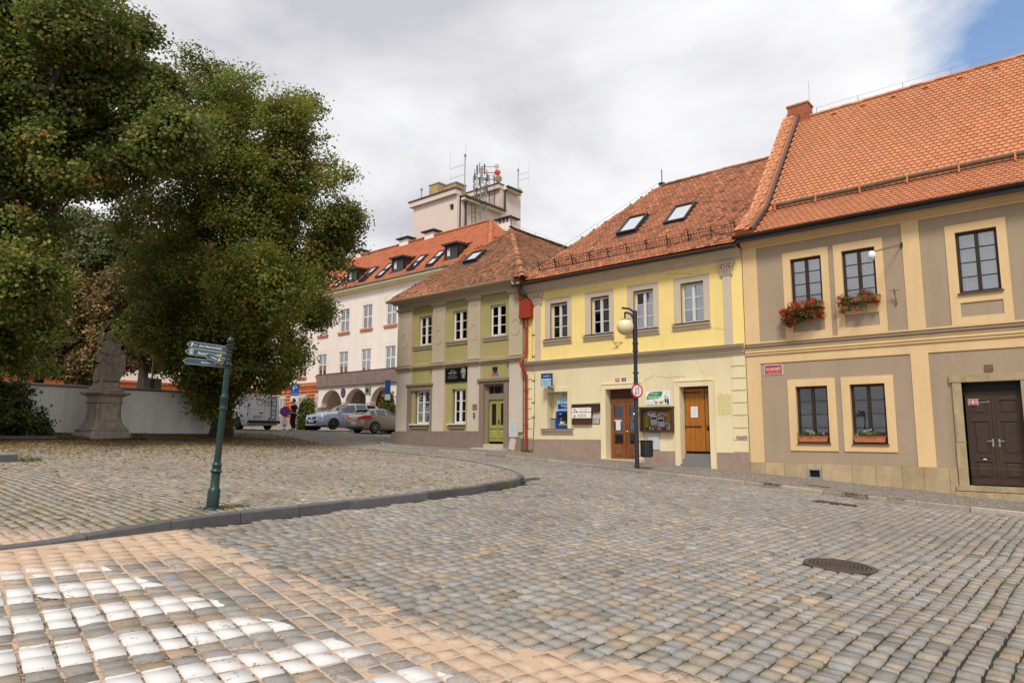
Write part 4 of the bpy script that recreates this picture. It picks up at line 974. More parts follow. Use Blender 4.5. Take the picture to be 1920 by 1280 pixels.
for i, z in enumerate([4.40, 4.05, 3.65, 3.245, 2.84, 2.43, 2.02, 1.625]):
    zt = z - .02; zb = [4.06, 3.66, 3.255, 2.85, 2.44, 2.03, 1.64, 1.24][i]
    MB().box(-9.34, -8.862, D - .03, D, zb + .015, zt).build('quoin', M['cream'], yel); MB().box(-18.28, -17.88, D - .03, D, zb + .015 + (.38 if i == 7 else 0), zt).build('quoin', M['cream'], yel)
# plain mouldings round the ground floor openings
def frame_part(parent, o, h, m, out, name='door_surround'):
    mb = MB(); mb.wall(o[0], o[1], o[2], o[3], [h], D - out, out, sides=True); return mb.build(name, m, parent)
frame_part(yel, (-14.47, -12.72, .75, 3.67), (-14.29, -12.89, .75, 3.50), M['cream'], .045); frame_part(yel, (-14.50, -12.69, .75, 3.70), (-14.468, -12.722, .75, 3.668), M['cream'], .065)
frame_part(yel, (-11.42, -9.98, .55, 3.64), (-11.24, -10.16, .55, 3.46), M['cream'], .045); frame_part(yel, (-11.45, -9.95, .55, 3.67), (-11.418, -9.982, .55, 3.638), M['cream'], .065)
frame_part(yel, (-17.23, -15.87, 2.03, 3.66), (-17.07, -16.06, 2.03, 3.49), M['cream'], .04, 'niche_surround')
moulding(yel, 'niche_sill', -17.33, -15.80, [(0, 1.83), (.05, 1.83), (.07, 1.92), (.13, 1.95), (.14, 2.01), (0, 2.02)], M['pinktrim']); MB().box(-17.35, -15.78, D - .17, D + .3, 2.022, 2.036).build('sill_flashing', M['zinc'], yel)
MB().box(-14.5, -12.7, D - .18, D + .34, .3, .92).build('door_step', M['pinktrim'], yel)
# brown glazed double door
def wood(name, col, dark):
    m = bpy.data.materials.new(name); m.use_nodes = True; nt, N, L = nodes_of(m); b = N['Principled BSDF']; b.inputs['Roughness'].default_value = .45; b.inputs['Specular IOR Level'].default_value = .4
    geo = N.new('ShaderNodeNewGeometry'); mp = N.new('ShaderNodeMapping'); mp.inputs['Scale'].default_value = (14, 14, 1.1); L.new(geo.outputs['Position'], mp.inputs[0])
    n = N.new('ShaderNodeTexNoise'); n.inputs['Scale'].default_value = 3; n.inputs['Detail'].default_value = 8; n.inputs['Distortion'].default_value = .6; L.new(mp.outputs[0], n.inputs['Vector'])
    r = N.new('ShaderNodeValToRGB'); r.color_ramp.elements[0].position = .3; r.color_ramp.elements[1].position = .72; r.color_ramp.elements[0].color = (*dark, 1); r.color_ramp.elements[1].color = (*col, 1); L.new(n.outputs[0], r.inputs[0]); L.new(r.outputs[0], b.inputs['Base Color'])
    bp = N.new('ShaderNodeBump'); bp.inputs['Strength'].default_value = .15; L.new(n.outputs[0], bp.inputs['Height']); L.new(bp.outputs[0], b.inputs['Normal']); return m
M['door_brown'] = wood('varnished_brown_wood', (.30, .105, .022), (.12, .036, .009)); M['door_amber'] = wood('amber_planks', (.47, .17, .014), (.26, .08, .007)); M['door_umber'] = wood('dark_varnish', (.10, .030, .012), (.05, .015, .007))
MB().box(-14.27, -12.91, D + .26, D + .33, 3.02, 3.14).build('door_transom', M['door_brown'], yel)
fan = MB()
fan.face([(-14.29, D + .315, 3.1), (-12.89, D + .315, 3.1), (-12.89, D + .315, 3.5), (-14.29, D + .315, 3.5)]); fan.build('fanlight', M['door_umber'], yel)
mb = MB(); mb.tube([(-13.59 + .60 * math.cos(t), D + .305, 3.14 + .26 * math.sin(t)) for t in [PI * k / 10 for k in range(11)]], .025, 5)
for k in (1, 2, 3, 4): t = PI * k / 5; mb.bar((-13.59, D + .305, 3.14), (-13.59 + .58 * math.cos(t), D + .305, 3.14 + .25 * math.sin(t)), .02)
mb.build('fanlight_bars', M['door_umber'], yel)
for s, (x0, x1) in ((0, (-14.25, -13.60)), (1, (-13.58, -12.93))):
    pn = [(x0 + .14, x1 - .14, 2.46, 2.92), (x0 + .14, x1 - .14, 2.00, 2.36), (x0 + .14, x1 - .14, 1.58, 1.92)]
    pn = [(x0 + .13, x1 - .13, 2.45, 2.92), (x0 + .13, x1 - .13, 1.95, 2.37), (x0 + .13, x1 - .13, 1.47, 1.87)]
    o = panel_door(yel, x0, x1, .93, 3.02, D + .27, M['door_brown'], pn, glassm=M['skyglass'] if False else M['black'])
    mb = MB(); mb.loft([[(x0 + .13, D + .27, 1.02), (x1 - .13, D + .27, 1.02), (x1 - .13, D + .27, 1.40), (x0 + .13, D + .27, 1.40)], [(x0 + .16, D + .245, 1.05), (x1 - .16, D + .245, 1.05), (x1 - .16, D + .245, 1.37), (x0 + .16, D + .245, 1.37)]]); mb.build('door_panel', M['door_brown'], o)
    for q in pn: MB().face([(q[0], D + .29, q[2]), (q[1], D + .29, q[2]), (q[1], D + .29, q[3]), (q[0], D + .29, q[3])]).build('pane', M['glass_dark'], o)
    if s == 0:
        MB().box(x0 + .19, x1 - .19, D + .238, D + .246, 1.12, 1.26).build('letter_flap', M['rustiron'], o)
    else: MB().lathe([(.02, -.03), (.035, 0), (.02, .03)], (x0 + .05, D + .24, 1.92), 8).build('door_knob', mat('brass', (.6, .42, .12), .3, 0, metal=1), o)
# loading plank door with iron straps above three steps
for i in range(3): MB().box(-11.24 + .001, -10.16 - .001, D + .0 - .10 + i * .16, D + .5, .3, .83 + i * .165).build('door_step', mat('speckled_granite', (.19, .18, .18), .8, .35, 55), yel)
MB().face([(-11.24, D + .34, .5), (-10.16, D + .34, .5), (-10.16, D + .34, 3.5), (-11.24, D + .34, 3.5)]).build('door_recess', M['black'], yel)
xs = [-11.20, -11.02, -10.84, -10.66, -10.475, -10.33, -10.19]
for a, b in zip(xs, xs[1:]): MB().box(a + .004, b - .004, D + .285 - RND.uniform(0, .006), D + .32, 1.25, 3.40).build('plank', M['door_amber'], yel)
for z in (3.26, 2.09):
    for a, b in ((-11.22, -10.60), (-10.42, -10.17)):
        mb = MB(); mb.box(a, b, D + .265, D + .279, z - .022, z + .022); x = a + .08
        while x < b: mb.lathe([(.034, -.006), (.034, .006)], (x, D + .27, z), 6); x += .14
        mb.build('strap_hinge', M['iron'], yel)
MB().box(-10.42, -10.20, D + .27, D + .279, 1.96, 2.05).build('lock_plate', M['black'], yel)
MB().box(-10.47, -10.455, D + .28, D + .30, 1.25, 3.4).build('leaf_gap', M['black'], yel)
# faded painted square on the wall, patch where the quoin lost its render
pm = mat('flaking_yellow_paint', (0.60, 0.52, 0.24), .95, .25, 14, stain=(.66, .55, .34), stain_amt=1.0, stain_scale=9)
MB().box(-9.88, -9.40, D - .004, D, 2.47, 3.15).build('faded_patch', pm, yel)
mb = MB(); mb.face([(x, D - .034, z) for x, z in ((-9.26, 1.78), (-9.1, 1.76), (-8.92, 1.79), (-8.87, 1.74), (-8.88, 1.68), (-9.05, 1.66), (-9.25, 1.67))]); mb.build('bare_render', M['plinth'], yel)
# hairline cracks
mb = MB(); cm = mat('crack', (.30, .20, .10), .95, 0)
def crack(x, z, dx, dz, n, j=.05):
    p = (x, z)
    for i in range(n):
        q = (p[0] + dx / n + RND.uniform(-j, j) * .5, p[1] + dz / n + RND.uniform(-j, j)); mb.face([(p[0], D - .0025, p[1] - .007), (q[0], D - .0025, q[1] - .007), (q[0], D - .0025, q[1] + .007), (p[0], D - .0025, p[1] + .007)]); p = q
crack(-12.7, 3.68, .55, .22, 7); crack(-12.15, 3.90, 1.2, -.12, 12); crack(-10.62, 4.40, .38, -.75, 9, .07); crack(-9.9, 5.42, .4, -.25, 6); crack(-11.6, 7.55, .9, .02, 9); crack(-16.6, 7.2, .1, .4, 4)
mb.build('crack', cm, yel)
# roof with hipped left end
a_ = .90; eY, eZ = 21.58, 8.04; rY = 27.1; rZ = eZ + a_ * (rY - eY)
V1 = Vector((0, 1, a_)).normalized(); N1 = U.cross(V1); L1 = (rY - eY) / V1.y
hx0, hx1 = -18.48, -14.44                                # hip runs from the eave corner to the ridge end
mb = MB(); e = -.03
mb.face([(hx0, eY, eZ + e), (YX1 - .02, eY, eZ + e), (YX1 - .02, rY, rZ + e), (hx1, rY, rZ + e)])
mb.face([(hx0, 33, eZ + e), (hx0, eY, eZ + e), (hx1, rY, rZ + e)]); mb.face([(YX1 - .02, 33, eZ), (hx0, 33, eZ), (hx1, rY, rZ + e), (YX1 - .02, rY, rZ + e)]); mb.face([(hx0, eY, eZ + e), (hx0, 33, eZ), (YX1 - .02, 33, eZ), (YX1 - .02, eY, eZ + e)])
mb.face([(YX1 - .02, eY, eZ + e), (YX1 - .02, 33, eZ), (YX1 - .02, rY, rZ + e)])
yroof = mb.build('roof', M['deck'], yel); W_ = YX1 - hx0
sky_y = [(-14.24, 1.01), (-12.10, 1.01)]; SKW, SKH = .92, 1.45
SC = [(-14.25 - hx0, (24.18 - eY) / V1.y), (-12.10 - hx0, (24.2 - eY) / V1.y)]
def ins_y(u, v):
    if not (0.0 < v < L1 - .1): return False
    if u < (hx1 - hx0) * (v + .09) / L1 + .02 or u > W_ - .06: return False
    return not any(abs(u - c_) < SKW / 2 + .04 and abs(v + .09 - d_) < SKH / 2 + .05 for c_, d_ in SC)
def tint_mid(cells, col, r):
    n = len(col); k = vnoise(cells[:, 0], cells[:, 1], .8, 9)[:, None]; q = r.uniform(0, 1, n)[:, None]
    col = col * (1 + .25 * (k - .5)); col = np.where(q < .10, col * np.array([.62, .68, .75]), col); col = np.where(q > .9, col * np.array([1.25, 1.35, 1.5]), col); return col
tile_roof(yroof, (hx0, eY, eZ), U, V1, N1, W_, L1, .175, .165, M['tile_mid'], 'flat', ins_y, np.random.RandomState(8), own=300, colv=(.12, 1), tint=tint_mid, jit=.016, lift=.036)
for c_, d_ in SC: skylight(yroof, Vector((hx0 + c_, eY, eZ)) + V1 * d_, U, V1, N1, SKW, SKH)
# left hip slope
vh = Vector((hx1 - hx0, 0, rZ - eZ)).normalized(); nh = Vector((0, -1, 0)).cross(vh)
Lh = math.hypot(hx1 - hx0, rZ - eZ)
tile_roof(yroof, (hx0, 33, eZ), (0, -1, 0), vh, nh, 33 - eY, Lh, .175, .165, M['tile_mid'], 'flat', lambda u, v: v < Lh - .1 and u < (33 - eY) - (rY - eY) * (v + .1) / Lh - .03 and u > (33 - rY) * v / Lh, np.random.RandomState(18), own=0, colv=(.12, 1), tint=tint_mid, jit=.03)
ridge_tiles(yroof, (hx0 + .05, eY + .05, eZ + .05), (hx1, rY, rZ + .02), M['tile_mid'], .11, .36, 'hip_tile', .025); ridge_tiles(yroof, (hx1, rY, rZ + .02), (YX1 - .1, rY, rZ + .02), M['tile_old'], .12, .36)
MB().tube([(hx1, rY, rZ), (hx1, rY, rZ + .78)], .022, 6).lathe([(.02, .10), (.16, .07), (.17, .12), (.02, .18)], (hx1, rY, rZ), 10).build('lightning_rod', M['iron'], yroof)
mb = MB(); pts = [Vector((hx0 + .35, eY + .5, eZ + .75)).lerp(Vector((hx1, rY, rZ + .25)), k / 8) for k in range(9)]
for p in pts: mb.tube([p - Vector((0, 0, .2)), p], .01, 4)
mb.tube(pts, .006, 4); mb.build('lightning_wire', M['zinc'], yroof)
gutter(yel, YX0 - .25, YX1 - .02, 21.50, 8.03); MB().box(YX0, YX1 - .02, 21.60, 21.655, 7.97, 8.0).build('fascia', M['gutter'], yel)
# snow guard grating on brackets
mb = MB(); gy = eY + .62; gzz = eZ + a_ * .62; x0_, x1_ = hx0 + .75, YX1 - .15; up = Vector((0, -.12, .30)); b0 = Vector((0, gy - .0, gzz + .07))
for k in range(4): mb.bar((x0_, b0.y + up.y * k / 3, b0.z + up.z * k / 3), (x1_, b0.y + up.y * k / 3, b0.z + up.z * k / 3), .014)
x = x0_
while x < x1_: mb.bar((x, b0.y, b0.z), (x, b0.y + up.y, b0.z + up.z), .010, .008); x += .115
mb.build('snow_guard', M['iron'], yroof)
for i in range(11):
    x = x0_ + .1 + i * (x1_ - x0_ - .2) / 10; MB().bar((x, gy + .01, gzz + .02), (x, gy - .13, gzz + .42), .022, .05).bar((x, gy + .28, gzz + .27), (x, gy - .09, gzz + .30), .018, .03).bar((x, gy - .3, gzz - .24), (x, gy + .3, gzz + .29), .018, .03).build('guard_bracket', M['iron'], yroof)
# ------------------------------------------------------------------ olive house (left of the row)
gre = empty('townhouse', (-22.5, D, 1.2), label='olive green house with beige pilasters and a hipped old tile roof', cat='house')
GX0, GX1 = -26.42, -18.34
gu = [(-24.93, -24.06, 6.03, 7.44), (-22.60, -21.71, 6.07, 7.45), (-20.27, -19.35, 6.06, 7.43)]
gl_ = [(-25.16, -24.10, 2.30, 3.85), (-22.60, -21.72, 2.30, 3.84)]; gdoor = (-20.53, -19.36, 1.40, 3.97)
MB().wall(GX0, GX1, 0.2, 8.3, gu + gl_ + [gdoor], D, .16).build('wall', M['olive'], gre)
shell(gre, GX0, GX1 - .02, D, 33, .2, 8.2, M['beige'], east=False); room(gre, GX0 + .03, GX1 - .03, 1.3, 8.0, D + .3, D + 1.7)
P4 = [(-26.42, -25.38), (-23.88, -23.05), (-21.54, -20.785), (-19.085, -18.345)]
for i, (a, b) in enumerate(P4):
    mb = MB(); mb.wall(a, b, 5.12, 7.80, [(a + .16, b - .16, 5.55, 7.55)], D - .10, .012, sides=False)
    mb.face([(a, D, 5.12), (a, D - .10, 5.12), (a, D - .10, 7.8), (a, D, 7.8)]); mb.face([(b, D - .10, 5.12), (b, D, 5.12), (b, D, 7.8), (b, D - .10, 7.8)])
    mb.face([(a + .16, D - .088, 5.55), (b - .16, D - .088, 5.55), (b - .16, D - .088, 7.55), (a + .16, D - .088, 7.55)]); mb.build('pilaster', M['beige'], gre)
    xc = (a + b) / 2; ring = [(xc + .24 * math.cos(t), D - .092, 6.32 + .34 * math.sin(t)) for t in [2 * PI * k / 20 for k in range(21)]]; MB().tube(ring, .016, 5).build('oval_moulding', M['beige'], gre)
    MB().box(a - .04, b + .04, D - .15, D - .0, 7.80, 7.84).box(a - .07, b + .07, D - .18, D, 7.842, 7.93).build('pilaster_cap', M['beige'], gre)
    MB().box(a, b, D - .08, D, 1.9, 4.90).build('pilaster', M['palegrey'], gre)
moulding(gre, 'architrave', GX0, GX1, [(0, 7.935), (.12, 7.935), (.12, 8.05), (.14, 8.06), (.14, 8.16), (.20, 8.18), (0, 8.18)], M['beige'])
moulding(gre, 'cornice', GX0 - .30, GX1 + .05, [(0, 8.182), (.22, 8.182), (.26, 8.24), (.36, 8.28), (.40, 8.36), (0, 8.36)], M['beige'])
xs = [GX0 - .06]
for a, b in P4: xs += [a - .07, b + .07]
prof0 = [(0, 4.88), (.03, 4.88), (.05, 4.92), (.10, 4.95), (.15, 4.98), (.15, 5.06), (.17, 5.07), (0, 5.12)]
for i in range(3): moulding(gre, 'string_course', P4[i][1] + .06, P4[i + 1][0] - .06, prof0, M['beige'])
for a, b in P4: moulding(gre, 'string_course', a - .055, b + .055, [(o + .10 if o else 0, z) for o, z in prof0], M['beige'])
for i, (a, b, c, d_) in enumerate(gu):
    window(gre, a, b, c, d_, D + .10, M['whitewood'], 2, 3, .075, .12, .03, 'glass_dark', None)
    moulding(gre, 'window_sill', a - .36, b + .16, [(0, c - .20), (.05, c - .20), (.07, c - .12), (.11, c - .09), (.13, c - .03), (0, c - .01)], M['beige'])
for i, (a, b, c, d_) in enumerate(gl_):
    window(gre, a + .10, b, c, d_, D + .10, M['whitewood'], 2, 3, .075, .12, .03, 'glass', (M['drape'], 0, None))
    mb = MB(); ledge(mb, a - .2, b + .03, c - .02, D + .10, .24, .05); mb.build('window_sill', M['whitewood'], gre)
    MB().box(a - .12, b - .02, D - .07, D, c - .24, c - .075).build('sill_block', M['umber'], gre)
mb = MB(); mb.wall(-25.60, -23.83, 1.95, 4.08, [(-25.36, -23.98, 1.95, 3.86)], D - .095, .095, sides=True); mb.build('window_surround', M['umber'], gre); MB().box(-25.66, -23.78, D - .15, D, 4.085, 4.18).build('window_head', M['umber'], gre)
mb = MB(); mb.wall(-20.80, -19.12, 1.2, 4.08, [(-20.53, -19.36, 1.2, 3.97)], D - .105, .105, sides=True); mb.build('door_surround', M['umber'], gre); MB().box(-20.88, -19.06, D - .17, D, 4.085, 4.20).build('door_head', M['umber'], gre)
mb = MB(); mb.wall(-20.53, -19.36, 1.38, 3.97, [(-20.42, -19.40, 3.55, 3.88), (-20.42, -19.38, 1.38, 3.30)], D + .10, .12, sides=True); mb.build('door_frame', M['umber'], gre)
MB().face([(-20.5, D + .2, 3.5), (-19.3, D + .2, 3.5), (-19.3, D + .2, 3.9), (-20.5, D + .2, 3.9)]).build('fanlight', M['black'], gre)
MB().box(-20.15, -20.13, D + .17, D + .19, 3.55, 3.88).box(-19.70, -19.68, D + .17, D + .19, 3.55, 3.88).build('fanlight_bars', M['zinc'], gre)
M['door_olive'] = mat('olive_painted_wood', (0.31, 0.30, 0.075), .55, .15, 7, .15, 30, stain=(.16, .15, .05), stain_amt=.4, stain_scale=3)
for x0, x1 in ((-20.40, -19.905), (-19.875, -19.40)):
    pn = [(x0 + .12, x1 - .10, 2.20, 3.12)]
    o = panel_door(gre, x0, x1, 1.50, 3.29, D + .16, M['door_olive'], pn, glassm=M['black'])
    mb = MB(); mb.loft([[(x0 + .05, D + .16, 1.62), (x1 - .05, D + .16, 1.62), (x1 - .05, D + .16, 1.98), (x0 + .05, D + .16, 1.98)], [(x0 + .09, D + .135, 1.66), (x1 - .09, D + .135, 1.66), (x1 - .09, D + .135, 1.94), (x0 + .09, D + .135, 1.94)]]); mb.box(x0 + .03, x1 - .03, D + .12, D + .16, 2.06, 2.10).box(x0 + .07, x1 - .07, D + .13, D + .16, 2.10, 2.13).build('door_panel', M['door_olive'], o)
MB().box(-19.91, -19.87, D + .12, D + .16, 1.5, 3.29).build('cover_strip', M['door_olive'], gre); MB().box(-19.86, -19.82, D + .145, D + .16, 2.22, 2.44).tube([(-19.84, D + .15, 2.37), (-19.84, D + .09, 2.37), (-19.74, D + .09, 2.36)], .012, 6).build('door_handle', M['iron'], gre)
MB().box(-20.53, -19.36, D - .08, D + .3, .9, 1.40).build('door_step', M['beige'], gre); MB().box(-20.98, -19.12, D - .42, D - .075, .8, 1.235).build('door_step', M['concrete'], gre)
for (x0, x1, z1) in ((GX0 - .03, -20.62, 1.945), (-19.13, -18.36, 1.65)):
    n = max(1, round((x1 - x0) / 1.5))
    for i in range(n): a = x0 + (x1 - x0) * i / n; b = x0 + (x1 - x0) * (i + 1) / n; MB().box(a + .002, b - .002, D - .13 - .002 * (i % 2), D, .6, z1 - .003 * (i % 2)).build('plinth_slab', M['brownplinth'], gre)
MB().extr([(-26.62, .8), (-26.40, .8), (-26.40, 1.9), (-26.50, 1.9), (-26.62, 1.7)], D - .22, D + .3).build('corner_stone', M['brownplinth'], gre)
mb = MB(); mb.face([(x, D - .135, z) for x, z in ((-19.05, 1.2), (-18.72, 1.15), (-18.62, 1.6), (-18.75, 1.66), (-18.95, 1.64))]); mb.build('bare_render', M['palegrey'], gre)
# hipped roof, ridge running back from the apex
g0, g1 = Vector((-26.90, 21.52, 8.32)), Vector((-18.02, 21.52, 8.32)); ap = Vector((-22.50, 25.95, 12.22)); bk = Vector((-22.5, 33, 12.15))
V1 = Vector((0, ap.y - g0.y, ap.z - g0.z)).normalized(); N1 = U.cross(V1); L1 = math.hypot(ap.y - g0.y, ap.z - g0.z); W_ = g1.x - g0.x
mb = MB(); e = Vector((0, 0, -.03)); r0, r1 = Vector((g0.x, 33, 8.32)), Vector((g1.x, 33, 8.32))
for f in ((g0, g1, ap), (g1, r1, bk, ap), (r0, g0, ap, bk), (r1, r0, bk), (g1, g0, r0, r1)): mb.face([p + e for p in f])
groof = mb.build('roof', M['deck'], gre)
gs = (-23.13 - g0.x, (23.97 - g0.y) / V1.y)
def tint_old(cells, col, r):
    n = len(col); k = vnoise(cells[:, 0], cells[:, 1], .7, 14)[:, None]; q = r.uniform(0, 1, n)[:, None]
    col = col * (1 + .5 * (k - .5)); col = np.where(q < .15, col * np.array([.55, .62, .70]), col); col = np.where(q > .90, col * np.array([1.5, 1.25, 1.1]), col); return col
def ins_g(u, v):
    f = (v + .09) / L1
    if v > L1 - .15 or u < f * (ap.x - g0.x) + .03 or u > W_ - f * (g1.x - ap.x) - .03: return False
    return not (abs(u - gs[0]) < .55 and abs(v + .09 - gs[1]) < .58)
tile_roof(groof, g0, U, V1, N1, W_, L1, .175, .165, M['tile_old'], 'flat', ins_g, np.random.RandomState(31), own=120, colv=(.14, 1), tint=tint_old, jit=.022, lift=.038)
vr = Vector((ap.x - g1.x, 0, ap.z - g1.z)); Lr = vr.length; vr.normalize(); nr = Vector((0, 1, 0)).cross(vr)
tile_roof(groof, g1, (0, 1, 0), vr, nr, 33 - g1.y, Lr, .175, .165, M['tile_old'], 'flat', lambda u, v: v < Lr - .1 and u > (ap.y - g1.y) * (v + .1) / Lr + .03 and u < 11.4, np.random.RandomState(32), own=60, colv=(.14, 1), tint=lambda c_, k, r: tint_old(c_, k, r) * .85, jit=.05, lift=.028)
vl = Vector((ap.x - g0.x, 0, ap.z - g0.z)); Ll = vl.length; vl.normalize(); nl = Vector((0, -1, 0)).cross(vl)
tile_roof(groof, r0, (0, -1, 0), vl, nl, 33 - g0.y, Ll, .175, .165, M['tile_old'], 'flat', lambda u, v: v < Ll - .1 and u < (33 - g0.y) - (ap.y - g0.y) * (v + .1) / Ll - .03, np.random.RandomState(33), own=0, colv=(.14, 1), tint=tint_old, jit=.05)
ridge_tiles(groof, g1 + Vector((0, 0, .03)), ap + Vector((0, 0, .02)), M['tile_old'], .14, .32, 'hip_tile', .03); ridge_tiles(groof, g0 + Vector((0, 0, .03)), ap + Vector((0, 0, .02)), M['tile_old'], .09, .36, 'hip_tile', .02); ridge_tiles(groof, ap, bk, M['tile_old'], .11, .36)
skylight(groof, Vector((g0.x + gs[0], g0.y, g0.z)) + V1 * gs[1], U, V1, N1, .92, 1.0); skylight(groof, Vector((g1.x, 25.6, g1.z)) + vr * 1.55, Vector((0, 1, 0)), vr, nr, .6, .8)
MB().tube([ap, ap + Vector((0, 0, .85))], .02, 6).lathe([(.02, .18), (.14, .2), (.03, .28)], ap, 8).build('lightning_rod', M['iron'], groof)
mb = MB(); pts = [ap.lerp(bk, k / 7) + Vector((0, 0, .38)) for k in range(8)]
for p in pts: mb.tube([p - Vector((0, 0, .35)), p], .012, 4)
mb.tube(pts, .006, 4); mb.build('lightning_wire', M['zinc'], groof); mb = MB()
pts = [g0.lerp(ap, k / 7) + Vector((-.1, 0, .30)) for k in range(4)]
for p in pts: mb.tube([p - Vector((0, 0, .28)), p], .012, 4)
mb.tube(pts, .006, 4); mb.build('lightning_wire', M['zinc'], groof)
o = gutter(gre, GX0 - .45, GX1 - .1, 21.50, 8.33, .085, 'flash'); o.data.materials[0] = M['beige']
rod(gre, [(GX1 - .25, 21.48, 8.22), (GX1 - .22, 21.55, 8.05), (GX1 - .02, 21.75, 7.95)], .055, M['beige'], 'gutter_outlet', 8)
# red downpipe with hopper box between olive and yellow house
dpipe = empty('downpipe', (-18.12, D - .12, 1.0), label='red painted downpipe with hopper between olive and yellow house', cat='downpipe')
X = -18.10
MB().tube([(X - .10, 21.52, 7.98), (X - .08, 21.60, 7.75), (X + .06, 21.72, 7.60), (X + .10, D - .14, 7.40)], [.10, .07, .06, .06], 9).build('swan_neck', M['gutter'], dpipe)
MB().extr([(X - .30, 6.62), (X + .30, 6.62), (X + .30, 7.20), (X + .12, 7.42), (X - .27, 7.42)], D - .26, D - .02).build('hopper', M['redpipe'], dpipe); MB().box(X - .30, X - .17, D - .30, D - .262, 7.42, 7.9).build('hopper_strap', M['redpipe'], dpipe)
smooth_by_angle(MB().tube([(X, D - .12, 6.65), (X, D - .12, 5.25), (X - .02, D - .14, 5.05), (X - .09, D - .34, 4.82), (X - .09, D - .36, 4.66), (X - .02, D - .24, 4.40), (X, D - .12, 4.22), (X, D - .12, .92)], .064, 12).build('pipe', M['redpipe'], dpipe), 60)
mb = MB()
for z in (6.2, 3.6, 2.2): mb.lathe([(.085, -.025), (.085, .025)], (X, D - .12, z), 12)
mb.build('clamp', M['redpipe'], dpipe)
mb = MB(); mb.tube([(-17.84, D - .03, 8.0), (-17.86, D - .03, 6.3), (-17.85, D - .03, 4.9), (-17.84, D - .25, 4.78), (-17.72, D - .04, 4.3), (-17.74, D - .04, 2.6)], .008, 4).tube([(-17.74, D - .04, 2.6), (-17.82, D - .05, 1.0)], .016, 5)
for z in (7.2, 5.9, 5.0, 4.0, 3.1, 2.5): mb.box(-17.88, -17.72, D - .04, D, z, z + .02)
mb.build('earthing_wire', M['rustiron'], yel)
t = empty('wall_bracket', (-14.0, D, 5.0), label='rusty iron bracket on the yellow wall between two windows', cat='bracket')
MB().bar((-13.72, D, 5.02), (-13.86, D - .25, 5.36), .02).bar((-13.80, D - .14, 5.22), (-13.52, D, 5.22), .02).build('bracket', M['rustiron'], t)
# ------------------------------------------------------------------ things on the house fronts
s = plate('house_number', 'red house number 180 above the glazed brown door', 'sign', -13.87, -13.66, 3.76, 3.91, D, M['white']); MB().box(-13.858, -13.672, D - .018, D - .012, 3.772, 3.898).build('field', M['red'], s); lettering(s, '180', (-13.765, D - .020, 3.835), FX, FZ, .13, .085, M['white'])
s = plate('house_number', 'dark blue house number 24 above the glazed brown door', 'sign', -13.59, -13.38, 3.76, 3.91, D, M['white']); MB().box(-13.578, -13.392, D - .018, D - .012, 3.772, 3.898).build('field', M['blue'], s); lettering(s, '24', (-13.485, D - .020, 3.835), FX, FZ, .10, .085, M['white'])
s = plate('house_number', 'red house number 179 above the olive door', 'sign', -20.14, -19.945, 4.31, 4.48, D, M['white']); MB().box(-20.13, -19.955, D - .018, D - .012, 4.32, 4.47).build('field', M['red'], s); lettering(s, '179', (-20.04, D - .020, 4.395), FX, FZ, .13, .08, M['white'])
s = plate('house_number', 'dark blue house number 23 above the olive door', 'sign', -19.935, -19.72, 4.31, 4.48, D, M['white']); MB().box(-19.925, -19.73, D - .018, D - .012, 4.32, 4.47).build('field', M['blue'], s); lettering(s, '23', (-19.83, D - .020, 4.395), FX, FZ, .10, .09, M['white'])
s = empty('lamp_box', (-19.91, D, 4.49), label='small black box above the olive house numbers', cat='box'); MB().box(-20.01, -19.81, D - .10, D, 4.495, 4.67).box(-20.03, -19.79, D - .12, D, 4.67, 4.69).build('housing', M['iron'], s)
# memorial plaque with a portrait head in relief
s = empty('memorial_plaque', (-22.3, D, 4.16), label='black memorial plaque with a bronze head on the olive house', cat='plaque')
MB().box(-23.0, -21.57, D - .06, D, 4.16, 4.80).build('slab', mat('black_polished_stone', (.008, .008, .009), .25, 0, spec=.5), s)
br = mat('green_bronze', (.20, .24, .17), .6, .35, 14, .3, 40)
hd = MB(); cx, cz = -21.83, 4.53
prof = [(.10, .20), (.14, .12), (.15, .03), (.145, -.03), (.12, -.10), (.13, -.13), (.10, -.16), (.11, -.22)]
rings = []
for k in range(9):
    f = -1 + k / 4.0; sq = math.sqrt(max(0, 1 - f * f)); rings.append([(cx + .145 * f * w_ + (.02 if z < -.1 else 0), D - .06 - .09 * sq * (.4 + .6 * w_) * (1 + .25 * math.sin(z * 34 + 1)), cz + z) for w_, z in [(.62, -.24), (.5, -.17), (.75, -.11), (.92, -.04), (1, .03), (1.02, .09), (.9, .15), (.62, .20), (.1, .235)]])
for a, b in zip(rings, rings[1:]):
    for j in range(8): hd.face([a[j], b[j], b[j + 1], a[j + 1]])
hd.extr([(cx - .02, cz - .02), (cx + .02, cz - .02), (cx + .008, cz + .07), (cx - .008, cz + .07)], D - .175, D - .1); o = hd.build('relief_head', br, s, smooth=True)
for txt, z, w, h in (('NARODIL SE', 4.70, .30, .025), ('SPISOVATEL', 4.64, .34, .03), ('JAN LIER', 4.565, .56, .062), ('SPISOVATEL', 4.47, .38, .028), ('A DRAMATIK', 4.40, .60, .026), ('KUTNÁ HORA', 4.335, .58, .026)): lettering(s, txt, (-22.52, D - .0625, z), FX, FZ, w, h, M['paper'] if h > .05 else M['concrete'])
s = plate('name_plate', 'small dark plate with a red emblem beside the olive door', 'sign', -21.20, -20.92, 2.86, 3.12, D - .08, M['umber'], .01, M['iron']); MB().box(-21.10, -21.02, D - .10, D - .092, 2.98, 3.06).build('emblem', M['red'], s)
